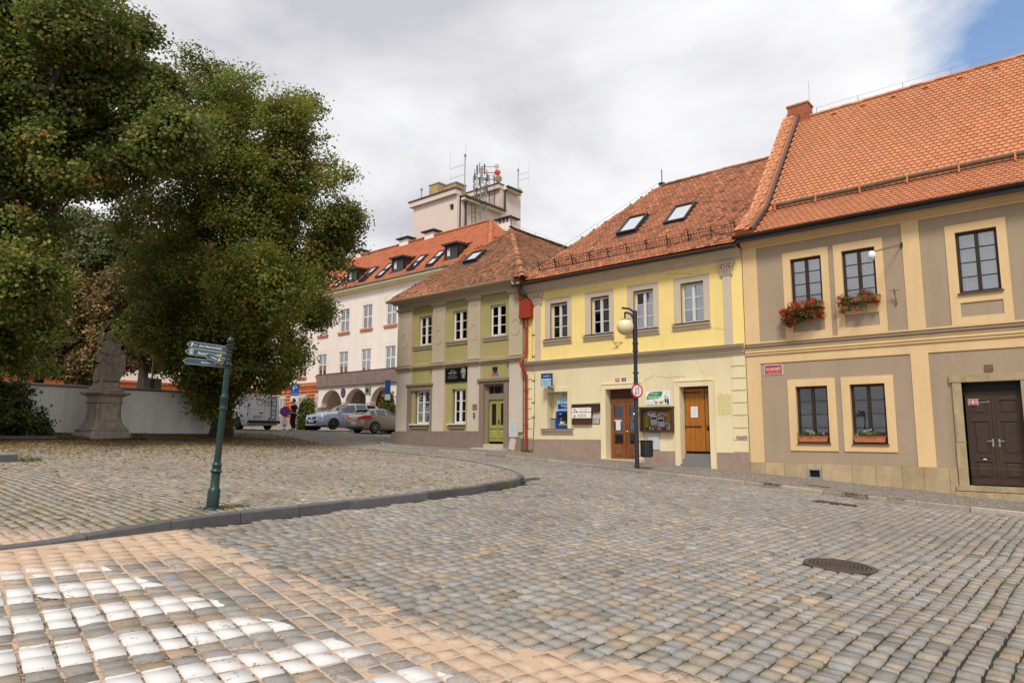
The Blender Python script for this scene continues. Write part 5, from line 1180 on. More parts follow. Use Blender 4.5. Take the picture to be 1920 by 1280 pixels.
s = empty('doorbell', (-21.08, D - .08, 2.5), label='small grey doorbell panel beside the olive door', cat='doorbell'); MB().box(-21.14, -21.02, D - .11, D - .08, 2.50, 2.75).build('panel', M['zinc'], s); MB().box(-21.11, -21.05, D - .118, D - .11, 2.53, 2.62).box(-21.11, -21.05, D - .118, D - .11, 2.65, 2.72).build('button', M['iron'], s)
def meter_box(label, x0, x1, z0, z1, y):
    s = empty('meter_box', ((x0 + x1) / 2, y, z0), label=label, cat='meter box'); m = mat('pale_grey_cabinet', (.50, .51, .52), .55, .05, 4)
    MB().box(x0, x1, y - .05, y + .03, z0, z1).build('cabinet', m, s); MB().box(x0 + .015, x1 - .015, y - .062, y - .051, z0 + .015, z1 - .015).build('door', m, s)
    MB().face([((x0 + x1) / 2 + dx, y - .064, (z0 + z1) / 2 + dz - .05) for dx, dz in ((-.02, .02), (.012, .07), (.004, .02), (.02, .025), (-.012, -.05), (-.002, .01))][:6]).build('lightning_mark', M['rustiron'], s)
meter_box('pale grey meter cabinet under the glass display case', -12.50, -12.06, 1.27, 1.89, D)
meter_box('pale grey meter cabinet beside the red downpipe', -19.03, -18.55, 1.68, 2.34, D - .08)
# cash machine in the niche
ab = mat('machine_blue', (.010, .035, .17), .4, .05, 5, spec=.4); lb = mat('pale_blue_panel', (.30, .52, .66), .5, .04)
atm = empty('cash_machine', (-16.35, D + .2, 2.04), label='blue cash machine set in a wall niche of the cream ground floor', cat='cash machine')
mb = MB(); mb.wall(-16.76, -15.98, 2.04, 2.72, [(-16.63, -16.02, 2.16, 2.64)], D + .13, .20, sides=True); mb.build('housing', ab, atm)
MB().box(-16.76, -15.98, D + .20, D + .33, 2.745, 3.27).build('header_panel', lb, atm); MB().box(-16.70, -15.98, D + .19, D + .20, 2.82, 3.02).build('caption_panel', ab, atm)
MB().face([(-16.63, D + .20, 2.30), (-16.02, D + .20, 2.30), (-16.02, D + .30, 2.64), (-16.63, D + .30, 2.64)]).build('fascia', mat('machine_grey', (.10, .11, .125), .5, .05), atm)
MB().extr([(-16.50, 2.36), (-16.18, 2.36), (-16.18, 2.58), (-16.50, 2.58)], D + .18, D + .24).build('screen', M['black'], atm); MB().extr([(-16.63, 2.16), (-16.02, 2.16), (-16.02, 2.24), (-16.63, 2.24)], D + .14, D + .3).build('shelf', M['zinc'], atm)
MB().box(-16.58, -16.38, D + .165, D + .18, 2.24, 2.31).build('sticker', M['cream'], atm); MB().box(-16.30, -16.06, D + .16, D + .18, 2.245, 2.31).build('keypad', M['iron'], atm); MB().box(-16.60, -16.5, D + .15, D + .2, 2.6, 2.63).build('lamp_strip', M['white'], atm); MB().box(-16.14, -16.08, D + .18, D + .22, 2.4, 2.52).build('card_slot', M['concrete'], atm)
sred = M['red']
lettering(atm, 'ČESKÁ', (-16.42, D + .197, 3.16), FX, FZ, .36, .12, M['blue']); lettering(atm, 'SPOŘITELNA', (-16.46, D + .197, 3.05), FX, FZ, .28, .03, M['blue']); lettering(atm, 'Bankomat', (-16.35, D + .187, 2.955), FX, FZ, .37, .07, M['white']); lettering(atm, 'výběry', (-16.32, D + .187, 2.87), FX, FZ, .2, .05, M['white'])
def sgem(p, x, y, z, k): # red block letter S with a dot above
    mb = MB()
    for a in ((-.5, .5, -.5, -.3), (-.5, .5, -.1, .1), (-.5, .5, .3, .5), (-.5, -.28, .1, .3), (.28, .5, -.3, -.1), (-.13, .13, .6, .8)): mb.box(x + a[0] * k, x + a[1] * k, y - .004, y, z + a[2] * k, z + a[3] * k)
    mb.build('emblem', sred, p)
sgem(atm, -16.13, D + .198, 3.15, .11)
MB().lathe([(.025, -.02), (.03, .0), (.025, .02)], (-16.52, D + .31, 3.38), 8).lathe([(.025, -.02), (.03, .0), (.025, .02)], (-16.38, D + .31, 3.38), 8).build('spotlight', M['iron'], atm)
s = empty('waste_bin', (-16.9, D + .25, 2.04), label='small steel bin standing in the niche beside the cash machine', cat='bin'); MB().box(-17.02, -16.79, D + .13, D + .33, 2.04, 2.42).build('body', M['zinc'], s); MB().box(-17.03, -16.78, D + .12, D + .33, 2.42, 2.45).build('lid', M['iron'], s)
# projecting bank sign
s = empty('hanging_sign', (-16.8, D, 3.7), label='blue and pale blue box sign projecting from the wall above the cash machine', cat='sign')
Ms = Matrix.Translation((-16.80, D - .40, 3.96)) @ Matrix.Rotation(math.radians(8), 4, 'Z')
MB().box(-.22, .22, -.055, .055, .05, .25).build('upper_panel', ab, s, xf=Ms); MB().box(-.22, .22, -.055, .055, -.25, .046).build('lower_panel', lb, s, xf=Ms)
MB().box(-.235, -.222, -.06, .06, -.255, .255).box(.222, .235, -.06, .06, -.255, .255).build('frame', ab, s, xf=Ms)
Rx = Ms.to_3x3()
for txt, dx, dz, w, h, m in (('BANKOMAT', .02, .14, .30, .055, M['white']), ('ČESKÁ', -.02, -.05, .26, .085, M['blue']), ('SPOŘITELNA', .01, -.165, .34, .06, M['blue'])): lettering(s, txt, Ms @ Vector((dx, -.058, dz)), Rx @ Vector(FX), FZ, w, h, m)
mb = MB(); k = .06
for a in ((-.5, .5, -.5, -.3), (-.5, .5, -.1, .1), (-.5, .5, .3, .5), (-.5, -.28, .1, .3), (.28, .5, -.3, -.1)): mb.box(.165 + a[0] * k, .165 + a[1] * k, -.060, -.056, -.05 + a[2] * k, -.05 + a[3] * k)
mb.build('emblem', sred, s, xf=Ms)
MB().tube([(-16.72, D - .40, 3.70), (-16.72, D - .38, 3.62), (-16.74, D, 3.60)], .022, 6).tube([(-16.70, D - .2, 3.6), (-16.66, D - .06, 3.45), (-16.6, D + .1, 3.42)], .010, 5).box(-16.80, -16.66, D - .01, D, 3.54, 3.66).build('bracket', M['iron'], s)
# letterboxes and boards beside the glazed door
s = empty('notice_board', (-15.2, D, 2.18), label='dark brown slatted notice rack with white banners left of the glazed door', cat='notice board')
for x0, x1, z0, z1 in ((-15.81, -14.55, 2.84, 2.95), (-15.81, -14.55, 2.66, 2.835), (-15.81, -14.90, 2.42, 2.655), (-15.81, -14.90, 2.19, 2.415)): MB().box(x0, x1, D - .10, D, z0, z1).build('slat', M['door_umber'], s)
MB().extr([(-15.83, 2.951), (-14.53, 2.951), (-14.53, 3.0), (-15.83, 2.98)], D - .14, D).build('hood', M['zinc'], s)
MB().box(-15.80, -14.90, D - .112, D - .101, 2.665, 2.83).build('banner', M['white'], s); MB().box(-15.80, -14.90, D - .112, D - .101, 2.43, 2.64).build('banner', M['white'], s)
bn = [o for o in s.children if o.name.startswith('banner')]
lettering(bn[0], 'Dentální hygiena', (-15.22, D - .114, 2.775), FX, FZ, .5, .05, mat('teal_print', (.05, .3, .3), .6, 0)); lettering(bn[0], 'zubní ordinace', (-15.25, D - .114, 2.71), FX, FZ, .36, .035, M['red'])
pk = mat('pink_print', (.55, .08, .14), .6, 0); MB().lathe([(.0, -.05), (.05, 0), (0, .05)], (-15.66, D - .112, 2.76), 7).lathe([(0, -.04), (.04, 0), (0, .04)], (-15.57, D - .112, 2.70), 7).build('flower_print', pk, bn[0])
MB().box(-15.55, -15.1, D - .118, D - .113, 2.46, 2.61).build('print_panel', M['cream'], bn[1]); lettering(bn[1], 'ORDINAČNÍ DOBA', (-15.325, D - .120, 2.535), FX, FZ, .38, .05, M['rustiron']); MB().lathe([(.05, -.05), (.06, .0), (.05, .05)], (-15.66, D - .105, 2.53), 8).build('logo_mark', M['concrete'], bn[1])
MB().box(-14.86, -14.55, D - .03, D, 2.40, 2.63).build('grey_panel', M['concrete'], s)
s = plate('framed_notice', 'small framed notice with dark edge left of the glazed door', 'notice', -14.86, -14.58, 2.19, 2.43, D, M['iron'], None); MB().box(-14.835, -14.605, D - .016, D - .012, 2.215, 2.405).build('sheet', M['concrete'], s)
for z in (2.36, 2.31, 2.26): lettering(s, 'otevřeno 8 - 16', (-14.72, D - .018, z), FX, FZ, .17, .022, M['rustiron'])
# pharmacy sign and display case
s = plate('pharmacy_sign', 'white shop sign with a green leaf banner above the glass display case', 'sign', -12.60, -11.60, 2.86, 3.38, D, M['white'], .012, M['concrete'])
gm = mat('leaf_green', (.02, .25, .045), .5, .03)
leaf = [(-12.56, 3.05), (-12.53, 3.16), (-12.46, 3.27), (-12.36, 3.325), (-11.90, 3.335), (-11.93, 3.22), (-11.99, 3.13), (-12.08, 3.085), (-12.30, 3.075)]
MB().extr(leaf, D - .016, D - .0125).build('leaf_banner', gm, s)
lettering(s, 'Přírodní', (-12.22, D - .018, 3.265), FX, FZ, .30, .075, M['white'], shear=.25); lettering(s, 'LÉKÁRNA', (-12.24, D - .018, 3.15), FX, FZ, .48, .115, M['white'])
for z in (2.97, 2.925, 2.885): lettering(s, 'bylinné čaje a masti', (-12.42, D - .014, z), FX, FZ, .26, .022, M['blue'])
def disc(p, x, z, rx, rz, y, m, nm='print'): MB().extr([(x + rx * math.cos(t), z + rz * math.sin(t)) for t in [2 * PI * k / 12 for k in range(12)]], y - .003, y).build(nm, m, p)
om = mat('orange_print', (.62, .16, .02), .6, .1); ym = mat('yellow_print', (.65, .50, .04), .6, .1); lm = mat('lime_print', (.25, .38, .04), .6, .15)
MB().extr([(-12.24, 2.985), (-12.10, 2.985), (-12.125, 2.90), (-12.215, 2.90)], D - .016, D - .0125).bar((-12.22, D - .014, 3.03), (-12.27, D - .014, 3.06), .03, .004).bar((-12.20, D - .014, 2.98), (-12.26, D - .014, 3.045), .02, .004).build('print', om, s); disc(s, -11.98, 2.94, .085, .045, D - .0125, lm); disc(s, -11.91, 2.985, .045, .04, D - .016, ym); disc(s, -11.71, 2.90, .05, .025, D - .0125, lm)
MB().box(-11.84, -11.74, D - .016, D - .0125, 2.92, 3.20).build('print', M['concrete'], s); MB().extr([(-11.735, 2.90), (-11.665, 2.90), (-11.665, 3.04), (-11.69, 3.08), (-11.69, 3.14), (-11.71, 3.14), (-11.71, 3.08), (-11.735, 3.04)], D - .017, D - .0125).build('print', M['black'], s); MB().box(-11.82, -11.76, D - .019, D - .0165, 2.94, 3.06).build('print', M['black'], s)
MB().bar((-11.80, D - .014, 3.24), (-11.72, D - .014, 3.33), .012, .003).bar((-11.72, D - .014, 3.33), (-11.70, D - .014, 3.26), .012, .003).bar((-11.80, D - .014, 3.24), (-11.70, D - .014, 3.26), .008, .003).build('print', M['concrete'], s)
case = empty('display_case', (-12.1, D, 1.9), label='brown wooden display case with jars and leaflets right of the lamp post', cat='display case')
mb = MB(); mb.wall(-12.76, -11.46, 1.91, 2.74, [(-12.68, -11.54, 1.98, 2.67)], D - .20, .06, sides=True); mb.build('frame', M['door_umber'], case)
MB().box(-12.76, -12.70, D - .139, D, 1.91, 2.74).box(-11.52, -11.46, D - .139, D, 1.91, 2.74).box(-12.70, -11.52, D - .139, D, 1.91, 1.96).box(-12.70, -11.52, D - .139, D, 2.69, 2.74).build('cabinet', M['door_umber'], case)
MB().extr([(-12.80, 2.742), (-11.43, 2.742), (-11.43, 2.79), (-12.80, 2.79)], D - .25, D).build('hood', M['flash'], case)
MB().face([(-12.70, D - .012, 1.96), (-11.52, D - .012, 1.96), (-11.52, D - .012, 2.69), (-12.70, D - .012, 2.69)]).build('back_board', mat('hessian', (.33, .23, .11), .95, .2, 20, .3, 80), case)
MB().face([(-12.68, D - .17, 1.98), (-11.54, D - .17, 1.98), (-11.54, D - .17, 2.67), (-12.68, D - .17, 2.67)]).build('pane', glass('case_glass', (.96, .96, .95), -.045), case)
lf = empty('leaflet', (-12.3, D, 2.2)); bpy.data.objects.remove(lf)
def fan_card(x, z, w, tilt, full=False):
    pts = [(x + w * math.cos(t), z + w * .55 * math.sin(t)) for t in [PI * k / 10 for k in range(11)]] if not full else [(x + w * math.cos(t), z + w * .55 * math.sin(t)) for t in [2 * PI * k / 16 for k in range(16)]]
    o = MB().extr(pts, D - .035, D - .03).build('card', M['paper'], case)
    for q, c_ in ((-.35, M['rustiron']), (.05, M['blue']), (.4, pk)): disc(o, x + q * w, z + w * .2, w * .17, w * .15, D - .0355, c_)
fan_card(-12.36, 2.55, .17, 0, True); fan_card(-11.93, 2.47, .19, 0); fan_card(-11.74, 2.13, .18, 0)
for x, z in ((-12.26, 2.32), (-11.98, 2.25)):
    o = MB().box(x - .12, x + .12, D - .045, D - .04, z - .17, z + .17).build('leaflet', M['paper'], case); MB().box(x - .10, x + .10, D - .049, D - .0455, z + .02, z + .10).build('print', M['blue'] if x < -12.1 else M['iron'], o)
    for q in (.03, .06, .09, .12): lettering(o, 'bylinky pro zdraví', (x, D - .047, z - q), FX, FZ, .17, .014, M['rustiron'])
def twig(x, z, h, n):
    mb = MB()
    for i in range(n):
        a = RND.uniform(-.35, .35); p = Vector((x + RND.uniform(-.06, .06), D - .05 - RND.uniform(0, .05), z + RND.uniform(0, h))); q = p + Vector((math.sin(a) * .09, RND.uniform(-.03, .0), math.cos(a) * .09)); s_ = Vector((.014, 0, -.006)); mb.face([p, p.lerp(q, .5) + s_, q, p.lerp(q, .5) - s_])
    return mb
twig(-12.52, 2.04, .38, 70).build('dried_herbs', ym, case); twig(-11.63, 2.22, .36, 60).build('dried_herbs', ym, case)
for i, x in enumerate((-12.53, -12.38, -12.27, -12.16, -12.05, -11.96, -11.83, -11.70, -11.61)):
    h = (.07, .11, .08, .07, .08, .05, .08, .09, .18)[i]; c_ = empty('jar', (x, D - .09, 1.985)); bpy.data.objects.remove(c_)
    o = MB().lathe([(.033, 0), (.035, .005), (.035, h), (.022, h + .01)], (x, D - .09, 1.982), 10).build('jar', M['white'] if i % 3 else M['rustiron'], case); MB().lathe([(.034, 0), (.034, .018)], (x, D - .09, 1.992 + h), 10).build('lid', M['iron'] if i % 3 else M['white'], o)
# papers taped to doors
s = empty('paper_notice', (-13.93, D + .26, 1.95), label='white paper notice taped inside the glazed brown door', cat='notice'); MB().box(-14.03, -13.83, D + .258, D + .262, 1.98, 2.30).build('sheet', M['paper'], s); MB().box(-14.09, -13.77, D + .256, D + .262, 2.31, 2.35).build('strip', M['white'], s)
for k in range(6): lettering(s, 'pondělí 8:00 - 12:00', (-13.93, D + .256, 2.25 - k * .042), FX, FZ, .14, .014, M['blue'])
s = empty('paper_notice', (-10.86, D + .27, 2.5), label='white laminated sheet pinned to the amber plank door', cat='notice'); MB().box(-10.98, -10.72, D + .262, D + .268, 2.40, 2.78).build('sheet', M['paper'], s)
for k in range(6): lettering(s, 'Prodejna je přemístěna', (-10.86, D + .2605, 2.72 - k * .048), FX, FZ, .19, .016, M['blue'])

# ------------------------------------------------------------------ pale arcaded building behind
K = 1.1213
def kz_(z): return EYE + (z - EYE) * K
WY, PY = 30.5 * K, 27.0 * K
wb = empty('school', (-45, WY, 2.2), label='long pale building with arcaded porch and red tile roof', cat='building')
WX0, WX1 = -66.0, -33.0
uz = (kz_(9.45), kz_(11.2)); lz = (kz_(6.32), kz_(7.95)); oz = kz_(5.80)
xu = [(-43.66 - 2.73 * i) * K for i in range(-3, 8)]; xu = [x for x in xu if WX0 + 1 < x < WX1 - 1]
hw = .57 * K
up = [(x + .1, x + .1 + 1.12 * K, uz[0], uz[1]) for x in xu]; lo = [(x + .1, x + .1 + 1.12 * K, lz[0], lz[1]) for x in xu]
MB().wall(WX0, WX1, oz, kz_(12.3), up + lo, WY, .12).build('wall', M['white_wall'], wb)
gw = [(x + .15, x + .15 + 1.0 * K, kz_(3.30), kz_(4.72)) for x in xu]
MB().wall(WX0, WX1, .8, oz, gw, WY, .12).build('wall', M['mortar'], wb)
shell(wb, WX0, WX1, WY, WY + 11, .8, kz_(12.3), M['white_wall']); room(wb, WX0 + .1, WX1 - .1, 1.5, kz_(12.2), WY + .13, WY + 1.6)
for i, (a, b, c, d_) in enumerate(up + lo):
    # two-light window with a high transom
    o = window(wb, a, b, c, d_, WY + .08, M['whitewood'], 2, 2, .07, .10, .09, 'glass_clear', (M['curtain'], 0, None) if i % 4 != 2 else None)
    if i < len(up) or a < -46.2: MB().box(a - .18, b + .16, WY - .12, WY, c - .20, c - .005).build('window_sill', M['terracotta'], wb)
    mb = MB(); g = .25
    for q in ((a - g, a - g + .02, c, d_ + g), (b + g - .02, b + g, c, d_ + g), (a - g + .02, b + g - .02, d_ + g - .02, d_ + g)): mb.box(q[0], q[1], WY - .012, WY, q[2], q[3])
    mb.build('window_band', M['white_wall'], wb)
for i, (a, b, c, d_) in enumerate(gw):
    o = window(wb, a, b, c, d_, WY + .08, M['whitewood'], 2, 2, .06, .09, .05, 'glass', (M['curtain'], 0, None)); mb = MB(); x = a - .05
    while x < b + .1: mb.box(x, x + .028, WY - .13, WY - .10, c - .10, d_ + .12); x += .17
    for z in (c, d_ - .02): mb.box(a - .12, b + .16, WY - .10, WY - .07, z, z + .04)
    mb.build('window_grille', M['whitewood'], wb)
# orange ceramic facing, tile by tile
cells = []; tw, th_ = .42, .30
z = kz_(3.15)
while z < oz - .32:
    x = WX0
    while x < WX1:
        if not any(a - .04 < x + tw and x < b + .04 and c - .05 < z + th_ and z < d_ + .05 for a, b, c, d_ in gw): cells.append((x, z))
        x += tw
    z += th_
V = []; F = []; C_ = []
for x, z in cells:
    b = len(V); dpt = RND.uniform(.025, .035); t = RND.uniform(.82, 1.15); g_ = .006
    V += [(x + g_, WY - dpt, z + g_), (x + tw - g_, WY - dpt, z + g_), (x + tw - g_, WY - dpt, z + th_ - g_), (x + g_, WY - dpt, z + th_ - g_), (x + g_, WY, z + g_), (x + tw - g_, WY, z + g_), (x + tw - g_, WY, z + th_ - g_), (x + g_, WY, z + th_ - g_)]
    F += [(b, b + 1, b + 2, b + 3), (b, b + 4, b + 5, b + 1), (b + 1, b + 5, b + 6, b + 2), (b + 2, b + 6, b + 7, b + 3), (b + 3, b + 7, b + 4, b)]; C_ += [(t, t * RND.uniform(.92, 1.06), t)] * 8
off = np.array(list(WM[wb.name].translation)); nmesh('wall_tile_field', np.array(V) - off, F, M['orange_tile'], np.array(C_), wb, kind='stuff')
MB().box(WX0, WX1, WY - .10, WY, oz - .30, oz + .03).build('string_course', M['terracotta'], wb)
MB().box(WX0, WX1, WY - .08, WY, 1.0, kz_(3.14)).build('plinth', M['plinth'], wb)
moulding(wb, 'cornice', WX0, WX1 + .3, [(0, kz_(12.22)), (.10, kz_(12.24)), (.20, kz_(12.34)), (.52, kz_(12.44)), (.56, kz_(12.60)), (0, kz_(12.60))], M['cream'], WY)
gutterm = mat('green_copper', (.14, .17, .12), .6, .15, 4); MB().loft([[(x, WY - .62, kz_(12.60)), (x, WY - .50, kz_(12.50)), (x, WY - .46, kz_(12.66)), (x, WY - .62, kz_(12.68))] for x in (WX0, WX1 + .4)]).build('gutter', gutterm, wb)
# porch with three arches (a fourth out of sight), clad balcony above
PX0, PX1 = -40.78 * K, -30.0 * K
ac = [(-39.24 * K, 1.17 * K), (-36.56 * K, 1.17 * K), (-33.92 * K, 1.15 * K), (-31.2 * K, 1.15 * K)]
zs_, zt_, zb_ = kz_(3.62), kz_(4.96), 1.2
poly_front = MB(); n = 14
xs0 = PX0
for i, (cx, r) in enumerate(ac):
    nxt = ac[i + 1][0] - ac[i + 1][1] if i + 1 < len(ac) else PX1
    poly_front.face([(xs0, PY, zb_), (cx - r, PY, zb_), (cx - r, PY, zt_), (xs0, PY, zt_)])
    arc = [(cx - r * math.cos(PI * k / n), zs_ + (kz_(4.74) - zs_) * math.sin(PI * k / n)) for k in range(n + 1)]
    for (a, za), (b, zb2) in zip(arc, arc[1:]):
        poly_front.face([(a, PY, za), (b, PY, zb2), (b, PY, zt_), (a, PY, zt_)]); poly_front.face([(a, PY, za), (a, PY + .5, za), (b, PY + .5, zb2), (b, PY, zb2)])
        poly_front.face([(a, PY + .5, za), (a, PY + .5, zt_), (b, PY + .5, zt_), (b, PY + .5, zb2)])
    for xx in (cx - r, cx + r): poly_front.face([(xx, PY, zb_), (xx, PY + .5, zb_), (xx, PY + .5, zs_), (xx, PY, zs_)])
    poly_front.face([(xs0, PY + .5, zb_), (xs0, PY + .5, zt_), (cx - r, PY + .5, zt_), (cx - r, PY + .5, zb_)])
    xs0 = cx + r
poly_front.face([(xs0, PY, zb_), (PX1, PY, zb_), (PX1, PY, zt_), (xs0, PY, zt_)])
poly_front.face([(PX0, WY, zb_), (PX0, PY, zb_), (PX0, PY, zt_), (PX0, WY, zt_)]); poly_front.build('porch_wall', M['mortar'] if False else M['white_wall'], wb)
MB().box(PX0 + .02, PX1, PY + .02, WY, kz_(4.80), kz_(4.96)).build('porch_ceiling', M['white_wall'], wb); MB().box(PX0, PX1, PY + .3, WY, 1.0, 2.35).build('porch_floor', M['plinth'], wb)
for i, (cx, r) in enumerate(ac):
    a = (PX0 if i == 0 else ac[i - 1][0] + ac[i - 1][1]); b = cx - r
    MB().box(a - .012, b + .012, PY - .02, PY + .52, 1.2, kz_(3.62)).build('pier_base', M['brownplinth'], wb)
MB().box(ac[-1][0] + ac[-1][1] - .01, PX1, PY - .02, PY + .7, 1.2, kz_(3.62)).build('pier_base', M['brownplinth'], wb)
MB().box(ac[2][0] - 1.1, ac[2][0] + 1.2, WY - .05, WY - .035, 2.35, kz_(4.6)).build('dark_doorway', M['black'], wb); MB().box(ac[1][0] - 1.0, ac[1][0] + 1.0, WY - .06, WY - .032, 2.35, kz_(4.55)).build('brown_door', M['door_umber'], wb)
bm_ = mat('weathered_copper_sheet', (.26, .175, .15), .6, .22, 3.0, .15, 20, metal=.15, spec=.4, stain=(.16, .10, .09), stain_amt=.6, stain_scale=1.5)
jx = [-40.82, -39.75, -38.87, -37.96, -37.08, -36.19, -35.32, -34.45, -33.60, -32.72, -31.8, -30.9, -30.0]
for a, b in zip(jx, jx[1:]): MB().box(a * K + .012, b * K - .012, PY - .17 - RND.uniform(0, .012), PY - .10, kz_(4.97), kz_(5.80)).build('balcony_panel', bm_, wb)
MB().box(PX0 - .1, PX0 - .04, PY - .17, WY, kz_(4.97), kz_(5.80)).build('balcony_panel', bm_, wb); MB().box(PX0 - .04, PX1, PY - .10, PY - .02, kz_(4.96), kz_(5.78)).build('balcony_core', M['iron'], wb); MB().box(PX0 - .1, PX1, PY - .2, PY + .0, kz_(5.801), kz_(5.84)).build('balcony_rail', M['gutter'], wb); MB().box(PX0 - .02, PX1, PY, WY, kz_(4.97), kz_(5.02)).build('balcony_floor', M['concrete'], wb)
s = empty('oval_emblem', (-37.92 * K, PY - .05, kz_(4.2)), label='dark oval enamel emblem between two porch arches', cat='emblem')
cxo, czo = -37.92 * K, kz_(4.51); MB().extr([(cxo + .26 * math.cos(t), czo + .34 * math.sin(t)) for t in [2 * PI * k / 20 for k in range(20)]], PY - .06, PY - .005).build('plate', M['blue'], s); MB().extr([(cxo - .09, czo + .20), (cxo + .09, czo + .20), (cxo + .09, czo + .05), (cxo, czo - .02), (cxo - .09, czo + .05)], PY - .07, PY - .061).build('shield', M['red'], s)
lettering(s, 'ČESKÁ', (cxo, PY - .066, czo - .10), FX, FZ, .26, .055, ym); lettering(s, 'REPUBLIKA', (cxo, PY - .066, czo - .18), FX, FZ, .28, .045, ym)
s = plate('relief_plaque', 'dark bronze relief plaque between two porch arches', 'plaque', -35.56 * K, -35.02 * K, kz_(4.28), kz_(4.84), PY, br, .03, M['iron'], th=.08); MB().lathe([(.0, -.16), (.12, -.08), (.14, .05), (.10, .15), (0, .18)], (-35.29 * K, PY - .06, kz_(4.56)), 8).build('relief', M['iron'], s)
MB().box(-35.45 * K, -35.10 * K, PY - .06, PY, kz_(3.65), kz_(4.26)).build('pilaster_strip', M['white_wall'], wb)
s = plate('memorial_plaque', 'small dark plaque on the orange tiled wall above the flower column', 'plaque', -52.9, -52.3, kz_(4.2), kz_(4.65), WY - .04, M['iron'], .03, br)
# roof: tiled slope with recessed dormers and roof lights
ey, ez, sl = WY - .58, kz_(12.62), 1.0; ry_ = 33.9 * K; rz_ = ez + (ry_ - ey); hxr = -31.25 * K
V1 = Vector((0, 1, sl)).normalized(); N1 = U.cross(V1); L1 = (ry_ - ey) * math.sqrt(2)
wx0, wx1 = WX0, WX1 + .45 + 4.0
wx1 = hxr + (ry_ - ey) * .9
mb = MB(); e = Vector((0, 0, -.03)); A_, B_, C2, D2 = Vector((wx0, ey, ez)), Vector((wx1, ey, ez)), Vector((hxr, ry_, rz_)), Vector((wx0, ry_, rz_)); E2, F2 = Vector((wx1, ry_ * 2 - ey, ez)), Vector((wx0, ry_ * 2 - ey, ez))
for f in ((A_, B_, C2, D2), (B_, E2, C2), (E2, F2, D2, C2), (F2, A_, D2), (B_, A_, F2, E2)): mb.face([p + e for p in f])
wroof = mb.build('roof', M['deck'], wb)
dorm = [(-32.3 * K, -31.1 * K), (-37.72 * K, -36.48 * K), (-43.0 * K, -41.8 * K), (-48.4 * K, -47.2 * K)]; lights = []
for d_ in dorm: lights += [((d_[0] + d_[1]) / 2 - 2.9 * K * 1.28, 0), ((d_[0] + d_[1]) / 2 - 1.55 * K * 1.15, 0)]
def ins_w(u, v):
    x = wx0 + u
    if v > L1 - .1 or u < .1 or x > wx1 - (wx1 - hxr) * (v + .1) / L1 - .05: return False
    y = ey + v / math.sqrt(2)
    for a, b in dorm:
        if a - .1 < x < b + .1 and 30.38 * K < y < 31.75 * K: return False
    for x_, _ in lights:
        if abs(x - x_) < .46 and 30.35 * K < y + .1 < 31.55 * K: return False
    return True
tile_roof(wroof, A_, U, V1, N1, wx1 - wx0, L1, .27, .33, M['tile_far'], 'flat', ins_w, np.random.RandomState(51), own=0, colv=(.07, 1), over=1.15, lift=.03)
ve = Vector((hxr - wx1, 0, rz_ - ez)).normalized(); ne = Vector((0, 1, 0)).cross(ve); Le = math.hypot(hxr - wx1, rz_ - ez)
tile_roof(wroof, B_, (0, 1, 0), ve, ne, 2 * (ry_ - ey), Le, .27, .33, M['tile_far'], 'flat', lambda u, v: v < Le - .1 and abs(u - (ry_ - ey)) < (ry_ - ey) * (1 - (v + .1) / Le), np.random.RandomState(52), own=0, colv=(.07, 1), over=1.15, lift=.03)
ridge_tiles(wroof, B_, C2, M['tile_far'], .19, .45, 'hip_tile', .0); ridge_tiles(wroof, C2, D2, M['tile_far'], .17, .5, 'ridge_tile', .0)
dm = mat('dormer_sheet', (.018, .022, .02), .35, .2, 4, spec=.6)
for a, b in dorm:
    y0, y1 = 30.55 * K, 31.50 * K; z0, z1 = ez + (y0 - ey), ez + (y1 - ey) + .02
    mb = MB(); zf = z1 - .02
    mb.loft([[(a - .12, y0 - .25, zf), (a - .12, y0 - .25, zf + .14), (a - .12, y1 + .15, zf + .22), (a - .12, y1 + .15, zf)], [(b + .12, y0 - .25, zf), (b + .12, y0 - .25, zf + .14), (b + .12, y1 + .15, zf + .22), (b + .12, y1 + .15, zf)]])
    o = mb.build('dormer', dm, wroof)
    MB().face([(b, y0, z0), (b, y1, z1), (b, y0, zf)]).build('dormer_cheek', dm, o); MB().face([(a, y0, z0), (a, y0, zf), (a, y1, z1)]).build('dormer_cheek', dm, o)
    mb = MB(); mb.face([(b + .004, y0 + .5, z0 + .62), (b + .004, y1 - .25, z1 - .16), (b + .004, y0 + .5, zf - .16)]); mb.build('side_glass', dm, o)
    mb = MB(); mb.wall(a, b, z0 + .02, zf, [(a + .12, b - .12, z0 + .25, zf - .14)], y0 + .05, .08, sides=True); mb.face([(a, y0 + .10, z0), (b, y0 + .10, z0), (b, y0 + .10, zf), (a, y0 + .10, zf)]); mb.build('dormer_front', dm, o)
    MB().box(a + .45, a + .50, y0 + .06, y0 + .09, z0 + .25, zf - .14).face([(a + .2, y0 + .08, z0 + .3), (a + .42, y0 + .08, z0 + .3), (a + .42, y0 + .08, z0 + .8), (a + .2, y0 + .08, z0 + .8)]).build('dormer_window', M['whitewood'], o)
for x, _ in lights:
    y = 30.95 * K; c_ = Vector((x, y, ez + (y - ey))); skylight(wroof, c_ - V1 * .50, U, V1, N1, .82, .96); skylight(wroof, c_ + V1 * .50, U, V1, N1, .82, .96)
for x in (-37.3 * K, -40.2 * K, -46.0 * K):
    o = MB().box(x - .55, x + .55, ry_ - .3, ry_ + .3, rz_ - .5, rz_ + .28).build('chimney', M['white_wall'], wroof); MB().box(x - .8, x + .8, ry_ - .5, ry_ + .5, rz_ + .34, rz_ + .46).box(x - .5, x - .4, ry_ - .3, ry_ + .3, rz_ + .28, rz_ + .34).box(x + .4, x + .5, ry_ - .3, ry_ + .3, rz_ + .28, rz_ + .34).build('chimney_cap', M['iron'], o)
mb = MB()
